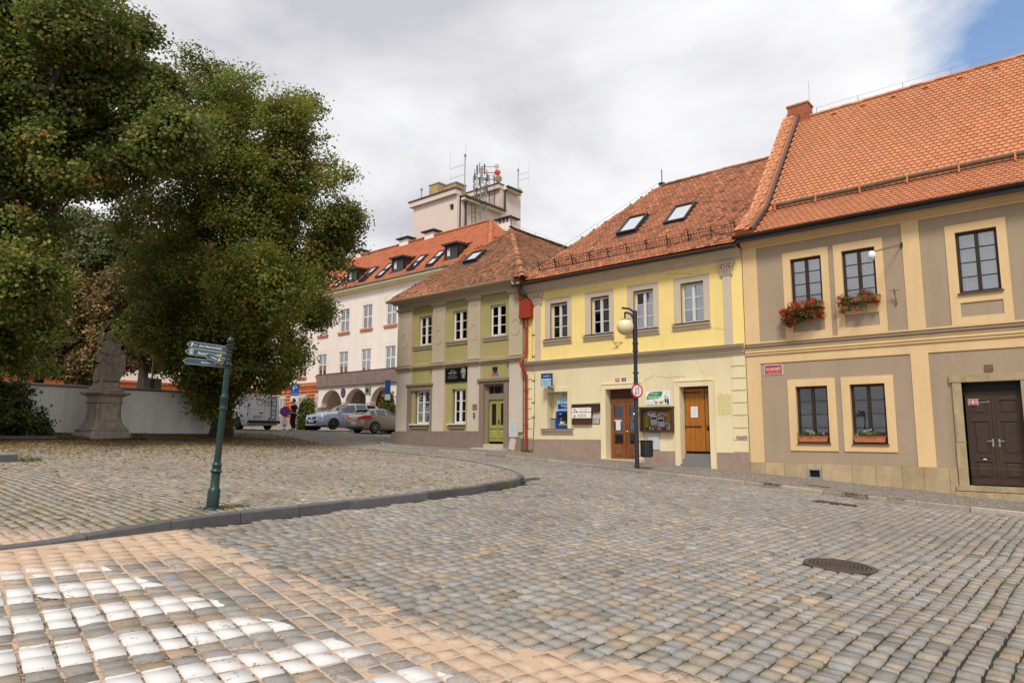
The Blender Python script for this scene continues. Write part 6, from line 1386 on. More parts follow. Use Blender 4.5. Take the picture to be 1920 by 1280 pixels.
for x in (-47.0 * K, -45.2 * K, -40.8 * K): mb.tube([(x, ry_, rz_), (x, ry_, rz_ + 1.1)], .02, 5)
mb.build('lightning_rod', M['zinc'], wroof)
# roof-ridge vent stack just behind the olive roof
s = MB().box(-36.6, -35.3, 40.5, 41.4, 10, 18.9).build('chimney', M['white_wall'], wb); MB().box(-36.85, -35.05, 40.3, 41.6, 19.25, 19.36).build('chimney_cap', M['iron'], s)
mb = MB()
for x in (-36.6, -36.2, -35.8, -35.42): mb.box(x, x + .12, 40.5, 41.4, 18.9, 19.25)
mb.build('vent_pier', M['white_wall'], s); MB().box(-36.5, -35.4, 40.9, 41.0, 18.9, 19.25).build('vent_opening', M['black'], s)
# side wing closing the square behind the garden wall
wing = empty('annexe', (-66, 24, 2.6), label='pale wing with an orange tiled base behind the white garden wall', cat='building')
mb = MB(); mb.face([(-66, 8, 6.3), (-66, WY - .2, 6.3), (-66, WY - .2, 8.8), (-66, 8, 8.8)]); mb.face([(-66, 8, 1), (-66, 8, 8.8), (-76, 8, 8.8), (-76, 8, 1)]); mb.face([(-76, 8, 1), (-76, 8, 8.8), (-76, WY, 8.8), (-76, WY, 1)]); mb.build('wall', M['white_wall'], wing)
MB().face([(-65.96, 8, 1), (-65.96, WY - .2, 1), (-65.96, WY - .2, 6.3), (-65.96, 8, 6.3)]).build('tiled_base', M['orange_tile'], wing)
for o in wing.children:
    if o.name.startswith('tiled_base'): tint(o, 1, 1, 1)
for i in range(8):
    y = 10 + i * 3; o = MB().box(-66.0, -65.90, y, y + 1.2, 6.9, 8.2).build('window', M['whitewood'], wing)
    for a in (.08, .66): MB().face([(-65.895, y + a, 7.0), (-65.895, y + a + .46, 7.0), (-65.895, y + a + .46, 8.1), (-65.895, y + a, 8.1)]).build('pane', M['skyglass'], o)
MB().box(-66.2, -65.8, 8, WY - .2, 6.3, 6.5).build('string_course', M['terracotta'], wing)
mb = MB(); mb.loft([[(-65.6, y, 8.85), (-71, y, 10.2), (-76.4, y, 8.85)] for y in (7.6, WY + 4)]); tint(mb.build('roof', M['tile_far'], wing), 1, 1, 1)
# ------------------------------------------------------------------ tall tower block behind
tw_ = empty('tower', (-51, 50, 2), label='tall pale tower block crowded with aerials behind the red roof', cat='tower')
T = 1.13
TW = mat('tower_plaster', (.66, .54, .47), .9, .05, .4, .2, 30, stain=(.50, .40, .36), stain_amt=.35, stain_scale=.35)
xa, xb = -48.8 * T, -42.86 * T; y0, yf, y1, y2, y3 = 42 * T, 42.45 * T, 47.8 * T, 50.3 * T, 50.9 * T
tz = lambda z: EYE + (z - EYE) * T
MB().wall(xa, xb, 1, tz(23.4), [(-43.88 * T, -43.34 * T, tz(22.05), tz(22.62))], y0, .3).face([(xb, y0, 1), (xb, yf, 1), (xb, yf, tz(24)), (xb, y0, tz(24))]).face([(xa, yf, 1), (xa, y0, 1), (xa, y0, tz(24)), (xa, yf, tz(24))]).box(xa, xb, y0 + .32, yf, 1, tz(23.95)).build('front_slab', TW, tw_)
MB().box(-43.9 * T, -43.3 * T, y0 + .31, y0 + .318, tz(22), tz(22.7)).build('window_hole', M['black'], tw_)
MB().box(xa - .4, xb + .03, y0 - .35, yf, tz(23.40), tz(23.86)).build('parapet', TW, tw_); MB().box(xa - .5, xb + .1, y0 - .45, yf + .1, tz(23.865), tz(23.97)).build('coping', M['gutter'], tw_)
MB().box(xa, xb - .02, yf + .01, y1, 1, tz(23.0)).build('block', TW, tw_); MB().box(xa - .2, xb + .55, yf, y1 + .1, tz(22.95), tz(23.16)).build('eaves', M['cream'], tw_); MB().box(xb + .40, xb + .75, yf, y1 + .2, tz(23.17), tz(23.34)).build('gutter', M['gutter'], tw_)
mb = MB(); mb.face([(xa, yf, tz(23.3)), (xb + .5, yf, tz(23.3)), (xb + .5, y1, tz(23.3)), (xa, y1, tz(23.3))]); mb.build('flat_roof', M['gutter'], tw_)
MB().box(-51.0 * T, xb, y1 + .02, y1 + .5, 1, tz(25.55)).build('rear_slab', TW, tw_); MB().box(-51.0 * T - .3, xb + .05, y1 - .35, y1 + .52, tz(25.56), tz(26.0)).build('parapet', TW, tw_); MB().box(-51.1 * T, xb + .12, y1 - .45, y1 + .6, tz(26.005), tz(26.08)).build('coping', M['gutter'], tw_)
MB().box(-50 * T, xb - .02, y1 + .52, y3, 1, tz(25.6)).build('block', TW, tw_); MB().box(-49.9 * T, xb + .5, y1 + .5, y2 + .1, tz(25.55), tz(25.72)).build('eaves', M['cream'], tw_); MB().box(xb + .35, xb + .7, y1 + .5, y2 + .2, tz(25.73), tz(25.9)).build('gutter', M['gutter'], tw_); MB().box(xb - 1.6, xb - .01, y2 + .3, y3 + .1, tz(25.7), tz(26.45)).build('chimney', M['concrete'], tw_)
mb = MB(); mb.tube([(xb + .55, yf + .6, tz(23.2)), (xb + .12, yf + .6, tz(22.8)), (xb + .12, yf + .6, tz(16))], .11, 7); mb.tube([(xb + .5, y1 + .8, tz(25.7)), (xb + .12, y1 + .65, tz(25.4)), (xb + .12, y1 + .65, tz(23.4))], .11, 7); mb.build('downpipe', M['gutter'], tw_)
ylw = mat('stained_yellow_render', (.42, .29, .13), .9, .25, 1.5, .3, 20, stain=(.2, .15, .1), stain_amt=.6)
for xq, yq, w_, h_ in ((-54.0, 48.6, 1.5, 2.75), (-51.2, 48.6, 1.35, 2.15)): MB().box(xq, xq + w_, yq, yq + 1.5, tz(23.0), tz(23.2) + h_).build('chimney', ylw, tw_); MB().box(xq - .08, xq + w_ + .08, yq - .08, yq + 1.58, tz(23.2) + h_ + .005, tz(23.2) + h_ + .12).build('chimney_cap', M['concrete'], tw_)
def ladder(parent, x, y, z0, z1, w=.5, cage=True):
    mb = MB()
    for s in (-1, 1): mb.tube([(x, y + s * w / 2, z0), (x, y + s * w / 2, z1)], .035, 5)
    z = z0 + .2
    while z < z1: mb.tube([(x, y - w / 2, z), (x, y + w / 2, z)], .022, 4); z += .45
    if cage:
        z = z0 + .6
        while z < z1: mb.tube([(x + .05 + .75 * math.sin(t), y - .55 * math.cos(t), z) for t in [PI * k / 8 for k in range(9)]], .03, 4); z += 2.2
        for t in (PI * .25, PI * .5, PI * .75): mb.tube([(x + .05 + .75 * math.sin(t), y - .55 * math.cos(t), z0 + .6), (x + .05 + .75 * math.sin(t), y - .55 * math.cos(t), z1 - .3)], .018, 4)
    return mb.build('ladder', M['rustiron'], parent)
ladder(tw_, xb + .25, 43.9 * T, tz(19.5), tz(23.4), .6)
mb = MB(); xl, yl = -43.9 * T, y1 - .12
for s in (-1, 1): mb.tube([(xl + s * .4, yl, tz(23.2)), (xl + s * .4, yl, tz(27.2)), (xl + s * .4, yl + .7, tz(27.4)), (xl + s * .4, yl + .9, tz(26.1))], .045, 5)
z = tz(23.4)
while z < tz(26.1): mb.tube([(xl - .4, yl, z), (xl + .4, yl, z)], .03, 4); z += .5
mb.tube([(xl - .4, yl, tz(25.8)), (xl - .9, yl - .7, tz(25.8)), (xl, yl - 1.0, tz(25.8)), (xl + .9, yl - .7, tz(25.8)), (xl + .4, yl, tz(25.8))], .035, 4); mb.build('ladder', M['rustiron'], tw_)
# lattice mast with panel aerials and dishes
mast = empty('aerial_mast', (-43.7 * T, 44.6 * T, tz(23.3)), label='lattice mast with panel aerials and a red dish on the tower roof', cat='mast')
mx, my, mz0, mz1 = -42.75 * T, 44.9 * T, tz(23.0), tz(26.6); mb = MB()
for dx, dy in ((-.45, -.45), (.45, -.45), (.45, .45), (-.45, .45)): mb.tube([(mx + dx, my + dy, mz0 - 1.5), (mx + dx, my + dy, mz1)], .05, 5)
z = mz0
while z < mz1 - .5:
    for (a, b) in (((-.45, -.45), (.45, -.45)), ((.45, -.45), (.45, .45)), ((.45, .45), (-.45, .45)), ((-.45, .45), (-.45, -.45))): mb.tube([(mx + a[0], my + a[1], z), (mx + b[0], my + b[1], z + .6)], .025, 4); mb.tube([(mx + a[0], my + a[1], z), (mx + b[0], my + b[1], z)], .025, 4)
    z += .6
mb.build('lattice', M['zinc'], mast)
for z, n_, L_, r_ in ((tz(24.7), 5, .7, .75), (tz(25.7), 6, .7, .8), (tz(26.6), 4, 1.0, .42)):
    for k in range(n_):
        t = 2 * PI * k / n_ + .4; o = MB(); c_ = Vector((mx + r_ * math.cos(t), my + r_ * math.sin(t), z)); o.obox(c_, (.05 * -math.sin(t), .05 * math.cos(t), 0), (.07 * math.cos(t), .07 * math.sin(t), 0), (0, 0, L_ / 2)); o.bar((mx, my, z), c_, .05); o.tube([c_ - Vector((0, 0, L_ * .6)), c_ + Vector((0, 0, L_ * .6))], .03, 5); o.build('panel_aerial', M['zinc'] if k % 2 else M['flash'], mast)
for dx, z, r_, m_ in ((2.0, tz(26.25), .34, M['red']), (2.1, tz(25.6), .40, M['umber']), (1.9, tz(26.85), .28, M['concrete'])):
    o = MB(); c_ = Vector((mx + dx * .72, my + dx * .55, z)); dirv = Vector((.45, -.89, 0)); sx = dirv.cross(Vector((0, 0, 1))); rings = []
    for q, rr in ((-.25, .25), (-.15, .75), (.12, 1.0), (.25, 1.0), (.34, .55), (.36, .02)): rings.append([c_ + dirv * q * r_ * 1.2 + (sx * math.cos(t) + Vector((0, 0, 1)) * math.sin(t)) * rr * r_ for t in [2 * PI * k / 14 for k in range(14)]])
    o.loft(rings); o.tube([(mx, my, z), c_], .045, 5); o.build('dish', m_, mast)
def whip(label, x, y, z0, h, side):
    r = empty('aerial', (x, y, z0), label=label, cat='aerial'); mb = MB(); mb.tube([(x, y, z0), (x, y, z0 + h)], .055, 5)
    if side:
        for q in (.45, .72): mb.tube([(x, y, z0 + h * q), (x - side, y, z0 + h * q)], .022, 4)
        mb.tube([(x - side, y, z0 + h * .2), (x - side, y, z0 + h * 1.25)], .018, 4)
    mb.tube([(x + .1, y, z0 + h * .8), (x + .1, y, z0 + h * 1.3)], .02, 4); mb.lathe([(.12, -.1), (.14, .0), (.1, .12)], (x, y, z0 + h * .96), 7); mb.build('mast_pole', M['zinc'], r)
whip('tall whip aerial by the second yellow chimney of the tower', -42.75 * T, 42.8 * T, tz(23.9), 4.0, 2.2); whip('short aerial with a side whip on the tower rear chimney', xb - .6, y2 + .9, tz(26.4), 2.6, -1.6); whip('thin aerial at the far corner of the tower parapet', xa + .8, 42.3 * T, tz(23.9), 1.5, 0)
LOBES_RIGHT = [(-27.06, 13.87, 16.21, 1.44, 1.0), (-29.4, 13.17, 16.97, 1.49, 1.0), (-24.55, 14.37, 14.4, 1.37, 1.0), (-29.43, 11.61, 14.4, 1.72, 1.0), (-27.07, 13.09, 13.4, 2.13, 1.0), (-25.02, 14.77, 12.45, 1.9, 1.0), (-24.22, 16.21, 10.8, 1.17, 1.0), (-25.18, 16.4, 9.38, 1.61, 1.0), (-26.96, 14.9, 10.56, 2.43, 1.0), (-29.68, 13.08, 11.4, 2.47, 1.0), (-30.79, 11.65, 10.79, 1.62, 1.0), (-31.73, 12.54, 8.47, 1.92, 1.0), (-27.91, 13.64, 7.88, 2.37, 1.0), (-28.05, 16.74, 7.92, 1.84, 1.0), (-26.67, 14.32, 5.34, 1.88, 1.0), (-30.81, 13.74, 5.86, 1.67, 1.0), (-27.37, 15.74, 4.49, 0.97, 1.0), (-29.89, 14.42, 3.59, 1.09, 1.0), (-28.22, 14.01, 2.68, 0.63, 1.0), (-24.46, 17.08, 13.12, 0.37, 0.5), (-23.68, 16.75, 10.7, 0.63, 1.0), (-25.43, 16.13, 13.7, 0.8, 0.6), (-25.59, 15.58, 16.02, 0.8, 0.6), (-24.39, 17.46, 11.38, 0.47, 0.6), (-25.69, 18.03, 10.05, 0.97, 1.0), (-27.26, 13.92, 17.17, 0.7, 0.7), (-29.31, 11.99, 18.08, 0.82, 0.6), (-27.46, 17.79, 7.38, 0.94, 1.0), (-26.79, 15.61, 5.25, 1.33, 1.0), (-28.83, 15.81, 4.46, 1.32, 1.0), (-30.92, 14.84, 4.75, 1.47, 1.0), (-31.44, 14.85, 2.69, 0.64, 1.0), (-29.67, 11.87, 6.12, 1.23, 1.0), (-26.95, 13.93, 6.44, 1.99, 1.0), (-29.24, 12.94, 4.5, 0.95, 1.0), (-32.73, 15.49, 8.33, 3.14, 1.0), (-24.78, 13.83, 7.48, 2.11, 1.0), (-27.57, 13.19, 5.08, 1.31, 1.0)]
LOBES_LEFT = [(-25.57, 5.21, 14.96, 1.73, 1.0), (-22.55, 6.04, 13.93, 1.37, 1.0), (-23.69, 7.58, 13.82, 1.06, 1.0), (-23.02, 7.75, 14.77, 0.61, 0.7), (-24.87, 6.28, 12.39, 1.9, 1.0), (-23.37, 7.63, 11.69, 1.21, 1.0), (-22.97, 8.24, 12.35, 0.79, 0.8), (-25.88, 5.24, 10.52, 1.87, 1.0), (-23.85, 6.46, 10.18, 1.33, 1.0), (-23.91, 8.32, 10.61, 0.8, 1.0), (-25.56, 5.78, 8.3, 1.05, 1.0), (-25.72, 5.86, 6.27, 1.26, 1.0), (-27.52, 6.28, 4.77, 1.16, 1.0), (-26.43, 6.72, 5.08, 0.7, 1.0), (-23.53, 6.57, 4.22, 0.35, 0.8), (-26.1, 3.76, 12.51, 2.47, 1.0), (-28.48, 4.03, 9.73, 2.62, 1.0), (-27.22, 4.12, 6.52, 1.99, 1.0), (-25.53, 7.74, 10.47, 0.88, 1.0), (-24.85, 8.41, 11.85, 1.11, 1.0), (-22.43, 8.55, 13.21, 0.59, 0.7), (-29.27, 6.59, 13.55, 2.18, 1.0), (-29.74, 6.22, 9.66, 1.75, 1.0), (-27.27, 7.47, 14.48, 1.94, 1.0), (-27.07, 4.05, 15.76, 2.62, 1.0), (-26.52, 5.8, 18.03, 2.4, 1.0), (-24.33, 6.12, 6.45, 0.65, 1.0), (-26.56, 6.71, 3.85, 0.52, 1.0), (-24.96, 5.4, 7.08, 1.14, 1.0), (-22.23, 8.52, 12.4, 0.86, 1.0), (-21.41, 8.01, 10.37, 0.73, 1.0), (-20.98, 8.43, 10.9, 0.9, 1.0)]
LOBES_BACK = [(-46.83, 13.62, 13.84, 1.8, 1.0), (-48.73, 13.01, 12.35, 1.66, 1.0), (-44.93, 14.29, 12.31, 1.76, 1.0), (-44.28, 15.81, 12.84, 1.96, 1.0), (-48.43, 14.31, 11.52, 2.02, 1.0), (-50.59, 12.15, 13.18, 1.68, 1.0)]
LOBES_BROWN = [(-44.39, 13.24, 9.15, 2.03, 1.0), (-44.16, 11.72, 7.54, 1.78, 1.0), (-43.18, 14.42, 8.56, 1.85, 1.0), (-44.06, 12.84, 6.3, 1.65, 1.0), (-41.92, 14.55, 6.6, 1.65, 1.0), (-43.58, 10.98, 5.65, 1.15, 1.0), (-41.36, 16.07, 8.27, 1.54, 1.0), (-38.32, 13.83, 9.36, 1.41, 1.0), (-38.68, 15.29, 6.13, 1.15, 1.0), (-42.11, 13.36, 5.31, 1.17, 1.0), (-44.53, 12.19, 9.32, 1.51, 1.0), (-43.97, 10.17, 7.77, 1.43, 1.0)]
LOBES_BUSH = [(-28.63, 6.56, 2.77, 0.51, 1.0), (-31.12, 7.58, 2.48, 0.48, 1.0), (-28.07, 7.1, 2.05, 0.33, 1.0), (-31.82, 7.28, 2.08, 0.61, 1.0), (-30.33, 6.43, 2.53, 0.67, 1.0)]
# ------------------------------------------------------------------ trees and plants
def leaf_cloud(lobes, dens, size, spread, rng, pal, zsq_=.85, gap=.40, inner=.45, droop=.35, m=9):
    """leaf faces gathered in clumps through the lobes of a crown; pal: (colour, weight)"""
    P = []; Nrm = []; Cc = []
    cols = np.array([p[0] for p in pal]); w = np.array([p[1] for p in pal], float); w /= w.sum()
    for (x, y, z, R, d) in lobes:
        n = int(dens * R * R * d) + 4
        v = rng.normal(0, 1, (n, 3)); v /= np.linalg.norm(v, axis=1)[:, None]
        r = R * (inner + (1.06 - inner) * rng.uniform(0, 1, n) ** .55)
        c = np.array([x, y, z]) + v * r[:, None] * np.array([1, 1, zsq_])
        g = vnoise(c[:, 0] + c[:, 2] * .6, c[:, 1] - c[:, 2] * .8, .9, 31) * .6 + vnoise(c[:, 0] - c[:, 2] * .5, c[:, 1] + c[:, 2], 2.1, 12) * .4
        k = g > gap; c = c[k]; v = v[k]; n = len(c)
        pos = np.repeat(c, m, 0) + rng.normal(0, spread, (n * m, 3)) * np.array([1, 1, .55])
        P.append(pos); Nrm.append(np.repeat(v, m, 0)); q = rng.choice(len(cols), n, p=w)
        tone = vnoise(c[:, 0], c[:, 1] + c[:, 2], .45, 77)
        lt = rng.uniform(.8, 1.2); tone = .5 * tone + .5 * vnoise(c[:, 0] - c[:, 2], c[:, 1], 1.3, 19); cl = cols[q] * lt * (.35 + 1.3 * tone)[:, None]
        Cc.append(np.repeat(cl, m, 0))
    P = np.concatenate(P); Nrm = np.concatenate(Nrm); Cc = np.concatenate(Cc); n = len(P)
    nr = Nrm * .55 + np.array([0, 0, .55]) + rng.normal(0, .55, (n, 3)); nr /= np.linalg.norm(nr, axis=1)[:, None]
    a = rng.normal(0, 1, (n, 3)) + np.array([0, 0, -droop]); t = a - nr * (a * nr).sum(1)[:, None]; t /= np.linalg.norm(t, axis=1)[:, None] + 1e-9
    b = np.cross(nr, t); s = size * rng.uniform(.65, 1.25, n)[:, None]
    V = np.stack([P, P + t * s * .55 + b * s * .40 + nr * s * .10, P + t * s, P + t * s * .55 - b * s * .40 + nr * s * .10], 1).reshape(-1, 3)
    F = np.arange(n * 4).reshape(-1, 4)
    C = np.clip(np.repeat(Cc * rng.uniform(.75, 1.3, n)[:, None], 4, 0), 0, .6)
    return V, F, C
M['leaf'] = leafmat('leaf', .36); M['bark'] = mat('dark_bark', (.055, .042, .032), .95, .35, 6, .8, 18)
def tree(label, base, trunk_r, fork, lobes, dens, size, spread, pal, seed, group=None, limbs=12, **k):
    rng = np.random.RandomState(seed); rr = random.Random(seed)
    t = empty('tree', base, label=label, cat='tree', group=group)
    mb = MB(); b, f = Vector(base), Vector(fork); pts = []
    for i in range(9):
        s = i / 8; p = (b - Vector((0, 0, .25))).lerp(f, s) + Vector((math.sin(s * 5 + seed) * .10, math.cos(s * 4) * .08, 0)) * (1 if 0 < i < 8 else 0); pts.append(p)
    rad = [trunk_r * (1.55 if i == 0 else 1.18 if i == 1 else 1 - .05 * i) for i in range(9)]
    mb.tube(pts, rad, 11)
    big = sorted(lobes, key=lambda l: -l[3])[:limbs]
    for (x, y, z, R, d) in big:
        e = Vector((x, y, z)); s = rr.uniform(.45, 1.0); st = pts[0].lerp(pts[-1], s)
        mid = st.lerp(e, .45) + Vector((rr.uniform(-.5, .5), rr.uniform(-.5, .5), rr.uniform(.2, .9))); r0 = trunk_r * rr.uniform(.30, .5)
        cur = []
        for i in range(8): q = i / 7; cur.append(st * (1 - q) ** 2 + mid * 2 * q * (1 - q) + e * q * q + Vector((rr.uniform(-.07, .07), rr.uniform(-.07, .07), rr.uniform(-.07, .07))) * (i > 0))
        mb.tube(cur, [r0 * (1 - .11 * i) for i in range(8)], 7)
        for _ in range(4):
            j = rr.randint(3, 7); v = Vector((rr.uniform(-1, 1), rr.uniform(-1, 1), rr.uniform(-.3, 1))).normalized() * R * rr.uniform(.6, 1.0); p = cur[j]
            mb.tube([p, p + v * .5 + Vector((0, 0, .1)), p + v], [r0 * .30, r0 * .2, r0 * .06], 5)
    smooth_by_angle(mb.build('trunk', M['bark'], t), 60)
    V, F, C = leaf_cloud(lobes, dens, size, spread, rng, pal, **k)
    nmesh('crown', V - np.array(base), F, M['leaf'], C, t, kind='stuff')
    return t
PAL_LIME = [((.150, .172, .028), 5), ((.115, .150, .030), 4), ((.19, .185, .030), 3), ((.26, .19, .03), .8), ((.24, .12, .03), .3)]
PAL_DARK = [((.11, .145, .034), 5), ((.15, .175, .036), 4), ((.20, .20, .042), 2), ((.27, .14, .03), .35)]
PAL_BACK = [((.125, .145, .052), 5), ((.10, .125, .045), 3), ((.17, .16, .06), 2)]
PAL_BROWN = [((.34, .215, .095), 3.2), ((.24, .14, .06), 2), ((.055, .065, .02), 5), ((.42, .27, .125), 1.2)]
tree('tall lime tree with loose olive green crown behind the signpost', (-29.7, 14.8, 1.45), .40, (-28.6, 14.3, 8.5), LOBES_RIGHT, 250, .12, .23, PAL_LIME, 4, limbs=16, gap=.46, inner=.2, m=25)
tree('huge dark green tree filling the upper left corner', (-28.3, 4.4, 1.2), .55, (-26.9, 5.0, 7.5), LOBES_LEFT, 320, .135, .21, PAL_DARK, 5, limbs=16, gap=.46, inner=.25, m=25)
tree('pale green tree standing behind the garden wall', (-46.0, 14.0, 2.2), .35, (-46.6, 14.0, 9.5), LOBES_BACK, 300, .22, .25, PAL_BACK, 6, limbs=8, gap=.3)
tree('chestnut tree with browning leaves behind the statue', (-43.6, 12.9, 2.2), .32, (-43.4, 12.9, 6.0), LOBES_BROWN, 520, .18, .22, PAL_BROWN, 7, limbs=10, gap=.33)
for x, y, l in ((-44.6, 11.6, 'dark bare trunk rising behind the garden wall at its left end'), (-38.3, 14.6, 'slender dark trunk behind the garden wall beside the statue')):
    t = empty('tree', (x, y, 2.1), label=l, cat='tree'); smooth_by_angle(MB().tube([(x, y, 1.9), (x + .1, y, 4), (x + .05, y + .1, 7)], [.32, .26, .2], 9).build('trunk', M['bark'], t), 60)
    V, F, C = leaf_cloud([(x, y + .3, 8.2, 1.5, 1), (x + .6, y - .4, 7.4, 1.1, 1)], 300, .24, .22, np.random.RandomState(int(-x)), PAL_BROWN if x < -40 else PAL_DARK, gap=.3); nmesh('crown', V - np.array((x, y, 2.1)), F, M['leaf'], C, t, kind='stuff')
s = empty('bush', (-29.6, 6.8, 1.5), label='dark leafy bush growing at the foot of the garden wall', cat='bush')
lb_ = [(-29.3, 6.6, 2.5, .8, 1), (-29.5, 7.3, 2.3, .7, 1), (-29.6, 7.75, 1.95, .5, 1), (-29.5, 6.2, 3.0, .75, 1), (-29.4, 7.0, 3.1, .55, .8), (-29.2, 6.9, 1.9, .7, 1), (-29.5, 8.05, 1.75, .3, .7)]
V, F, C = leaf_cloud(lb_, 420, .15, .12, np.random.RandomState(9), [((.05, .075, .02), 4), ((.075, .095, .02), 3), ((.13, .09, .02), .6)], gap=.28); nmesh('foliage', V - np.array((-29.6, 6.8, 1.5)), F, M['leaf'], C, s, kind='stuff')
mb = MB()
for i in range(9): a = i * .7; mb.tube([(-29.5, 6.9, 1.4), (-29.5 + .3 * math.cos(a), 6.9 + .6 * math.sin(a), 2.2), (-29.5 + .5 * math.cos(a), 6.9 + 1.0 * math.sin(a), 2.8)], [.03, .02, .01], 5)
mb.build('stem', M['bark'], s)

# ------------------------------------------------------------------ garden wall, statue, planter edge
gwl = empty('garden_wall', (-31, 10, 1.6), label='long white rendered garden wall behind the statue', cat='wall')
mb = MB(); mb.face([(-31, -4, 1.0), (-31, 15.4, 1.0), (-31, 15.4, 3.56), (-31, -4, 3.56)]); mb.face([(-31.4, 15.4, 1.0), (-31.4, -4, 1.0), (-31.4, -4, 3.56), (-31.4, 15.4, 3.56)]); mb.face([(-31, 15.4, 1), (-31.4, 15.4, 1), (-31.4, 15.4, 3.56), (-31, 15.4, 3.56)]); mb.face([(-31, -4, 3.56), (-31, 15.4, 3.56), (-31.4, 15.4, 3.56), (-31.4, -4, 3.56)])
mb.build('wall', M['garden_wall'], gwl)
cop = MB(); cop.loft([[(-30.90, y, 3.565), (-30.90, y, 3.60), (-31.2, y, 3.68), (-31.5, y, 3.60), (-31.5, y, 3.565)] for y in (-4.1, 15.5)]); cop.build('coping', M['flash'], gwl)
MB().box(-30.98, -30.94, -4, 9.2, 1.0, 1.78).build('plinth', M['granite'], gwl)
for o in gwl.children:
    if o.name.startswith('plinth'): tint(o, .6, .6, .6)
sgn = empty('road_sign', (-32.2, 12.7, 2), label='grey back of a road sign rising behind the white wall', cat='sign'); MB().tube([(-32.2, 12.7, 1.6), (-32.2, 12.7, 5.2)], .04, 8).build('post', M['zinc'], sgn); MB().box(-32.17, -32.13, 12.3, 13.1, 3.55, 4.2).build('plate', M['zinc'], sgn); MB().tube([(-32.12, 12.7, 3.6), (-32.12, 12.7, 4.15)], .07, 8).build('clamp', M['iron'], sgn)
M['statue'] = mat('weathered_statue_stone', (.29, .25, .205), .95, .32, 5, .8, 22, stain=(.085, .072, .06), stain_amt=.75, stain_scale=1.6)
ped = empty('statue', (-29.15, 9.83, 1.46), label='weathered sandstone saint on a tall baroque pedestal before the white wall', cat='statue')
def sqring(cx, cy, hx, hy, z, c=.12, rot=0.0):
    pts = [(hx, -hy + c), (hx, hy - c), (hx - c, hy), (-hx + c, hy), (-hx, hy - c), (-hx, -hy + c), (-hx + c, -hy), (hx - c, -hy)]
    return [(cx + x * math.cos(rot) - y * math.sin(rot), cy + x * math.sin(rot) + y * math.cos(rot), z) for x, y in pts]
PCX, PCY, PZ = -29.2, 9.85, 1.40; rot = math.radians(9)
prof = [(r_ * .76, z_ * .75) for r_, z_ in [(1.02, 0), (1.02, .38), (.96, .46), (.90, .56), (.93, .66), (.82, .74), (.74, .88), (.66, 1.05), (.62, 1.20), (.60, 1.60), (.60, 1.98), (.68, 2.02), (.68, 2.06), (.60, 2.09), (.62, 2.30), (.70, 2.38), (.86, 2.46), (.88, 2.54), (.70, 2.58), (.66, 2.60)]]
mb = MB(); mb.loft([sqring(PCX, PCY, r, r, PZ + z, .10, rot) for r, z in prof]); o = mb.build('pedestal', M['statue'], ped)
mb = MB(); mb.loft([sqring(PCX, PCY, r, r, PZ + z, .12, rot) for r, z in ((.49, 1.95), (.49, 2.08), (.40, 2.11), (.37, 2.30))]); mb.build('plinth_block', M['statue'], ped)
MB().loft([[(PCX + .455 + d_, PCY + .07 + y * k_, PZ + 1.12 + (z - 1.12) * k_) for y, z in ((-.27, .88), (-.22, .82), (.22, .82), (.27, .88), (.27, 1.40), (-.27, 1.40))] for d_, k_ in ((-.06, 1), (.035, .94))], cap=True).build('cartouche', M['statue'], ped)
# the saint: robe, raised arm with staff, child at his side, one remeshed body
B0 = Vector((PCX, PCY, PZ + 2.29))
sx, sy = Vector((.55, -.80, 0)).normalized(), None            # facing towards the square; right side of the picture is +side
fwd = Vector((.97, -.22, 0)).normalized(); side = Vector((.22, .97, 0)).normalized()
def SP(a, b, c): return B0 + side * a + fwd * b * .95 + Vector((0, 0, c * 1.03))
sm = MB()
rings = []
for z, rx, ry, ox in ((0, .28, .24, .02), (.15, .27, .23, .02), (.45, .30, .24, .02), (.75, .31, .24, 0), (1.0, .30, .23, -.02), (1.2, .28, .21, -.02), (1.4, .27, .19, -.02), (1.52, .20, .15, -.02), (1.58, .09, .09, -.02)):
    rings.append([SP(ox + rx * .86 * math.cos(t) * (1 + .13 * math.sin(6 * t + z * 4)), ry * math.sin(t) * (1 + .16 * math.sin(8 * t - z * 3)), z) for t in [2 * PI * k / 28 for k in range(28)]])
sm.loft(rings)
sm.tube([SP(-.02, 0, 1.52), SP(-.01, .02, 1.68)], [.09, .08], 8)
sm.lathe([(.02, -.15), (.09, -.12), (.115, 0), (.125, .06), (.11, .12), (.02, .17)], tuple(SP(.0, .03, 1.80)), 12)
sm.tube([SP(.0, .13, 1.74), SP(.0, .16, 1.70), SP(.0, .12, 1.6)], [.05, .06, .03], 6); sm.tube([SP(.0, .12, 1.80), SP(0, .165, 1.765)], [.018, .026], 5)
sm.tube([SP(-.22, .02, 1.45), SP(-.34, .14, 1.45), SP(-.33, .20, 1.75), SP(-.31, .22, 1.95)], [.10, .09, .07, .05], 8); sm.tube([SP(-.31, .22, 1.85), SP(-.29, .22, 2.08)], [.05, .02], 6)
sm.tube([SP(.24, .02, 1.42), SP(.36, .10, 1.15), SP(.20, .25, 1.05), SP(-.05, .27, 1.12)], [.11, .10, .085, .07], 8)
sm.lathe([(.01, -.1), (.08, -.06), (.09, .04), (.01, .1)], tuple(SP(.30, .12, 1.42)), 9)
sm.tube([SP(-.30, .05, 1.25), SP(-.36, .10, 1.0), SP(-.30, .14, .75)], [.08, .11, .05], 8)
for k in range(9):        # folds and the swinging cloak
    t = -1.1 + k * .28; sm.tube([SP(.30 * math.sin(t), .20 * math.cos(t) + .02, 1.25), SP(.34 * math.sin(t + .25), .24 * math.cos(t) + .05, .75), SP(.33 * math.sin(t + .1), .25 * math.cos(t) + .04, .05)], [.035, .055, .045], 6)
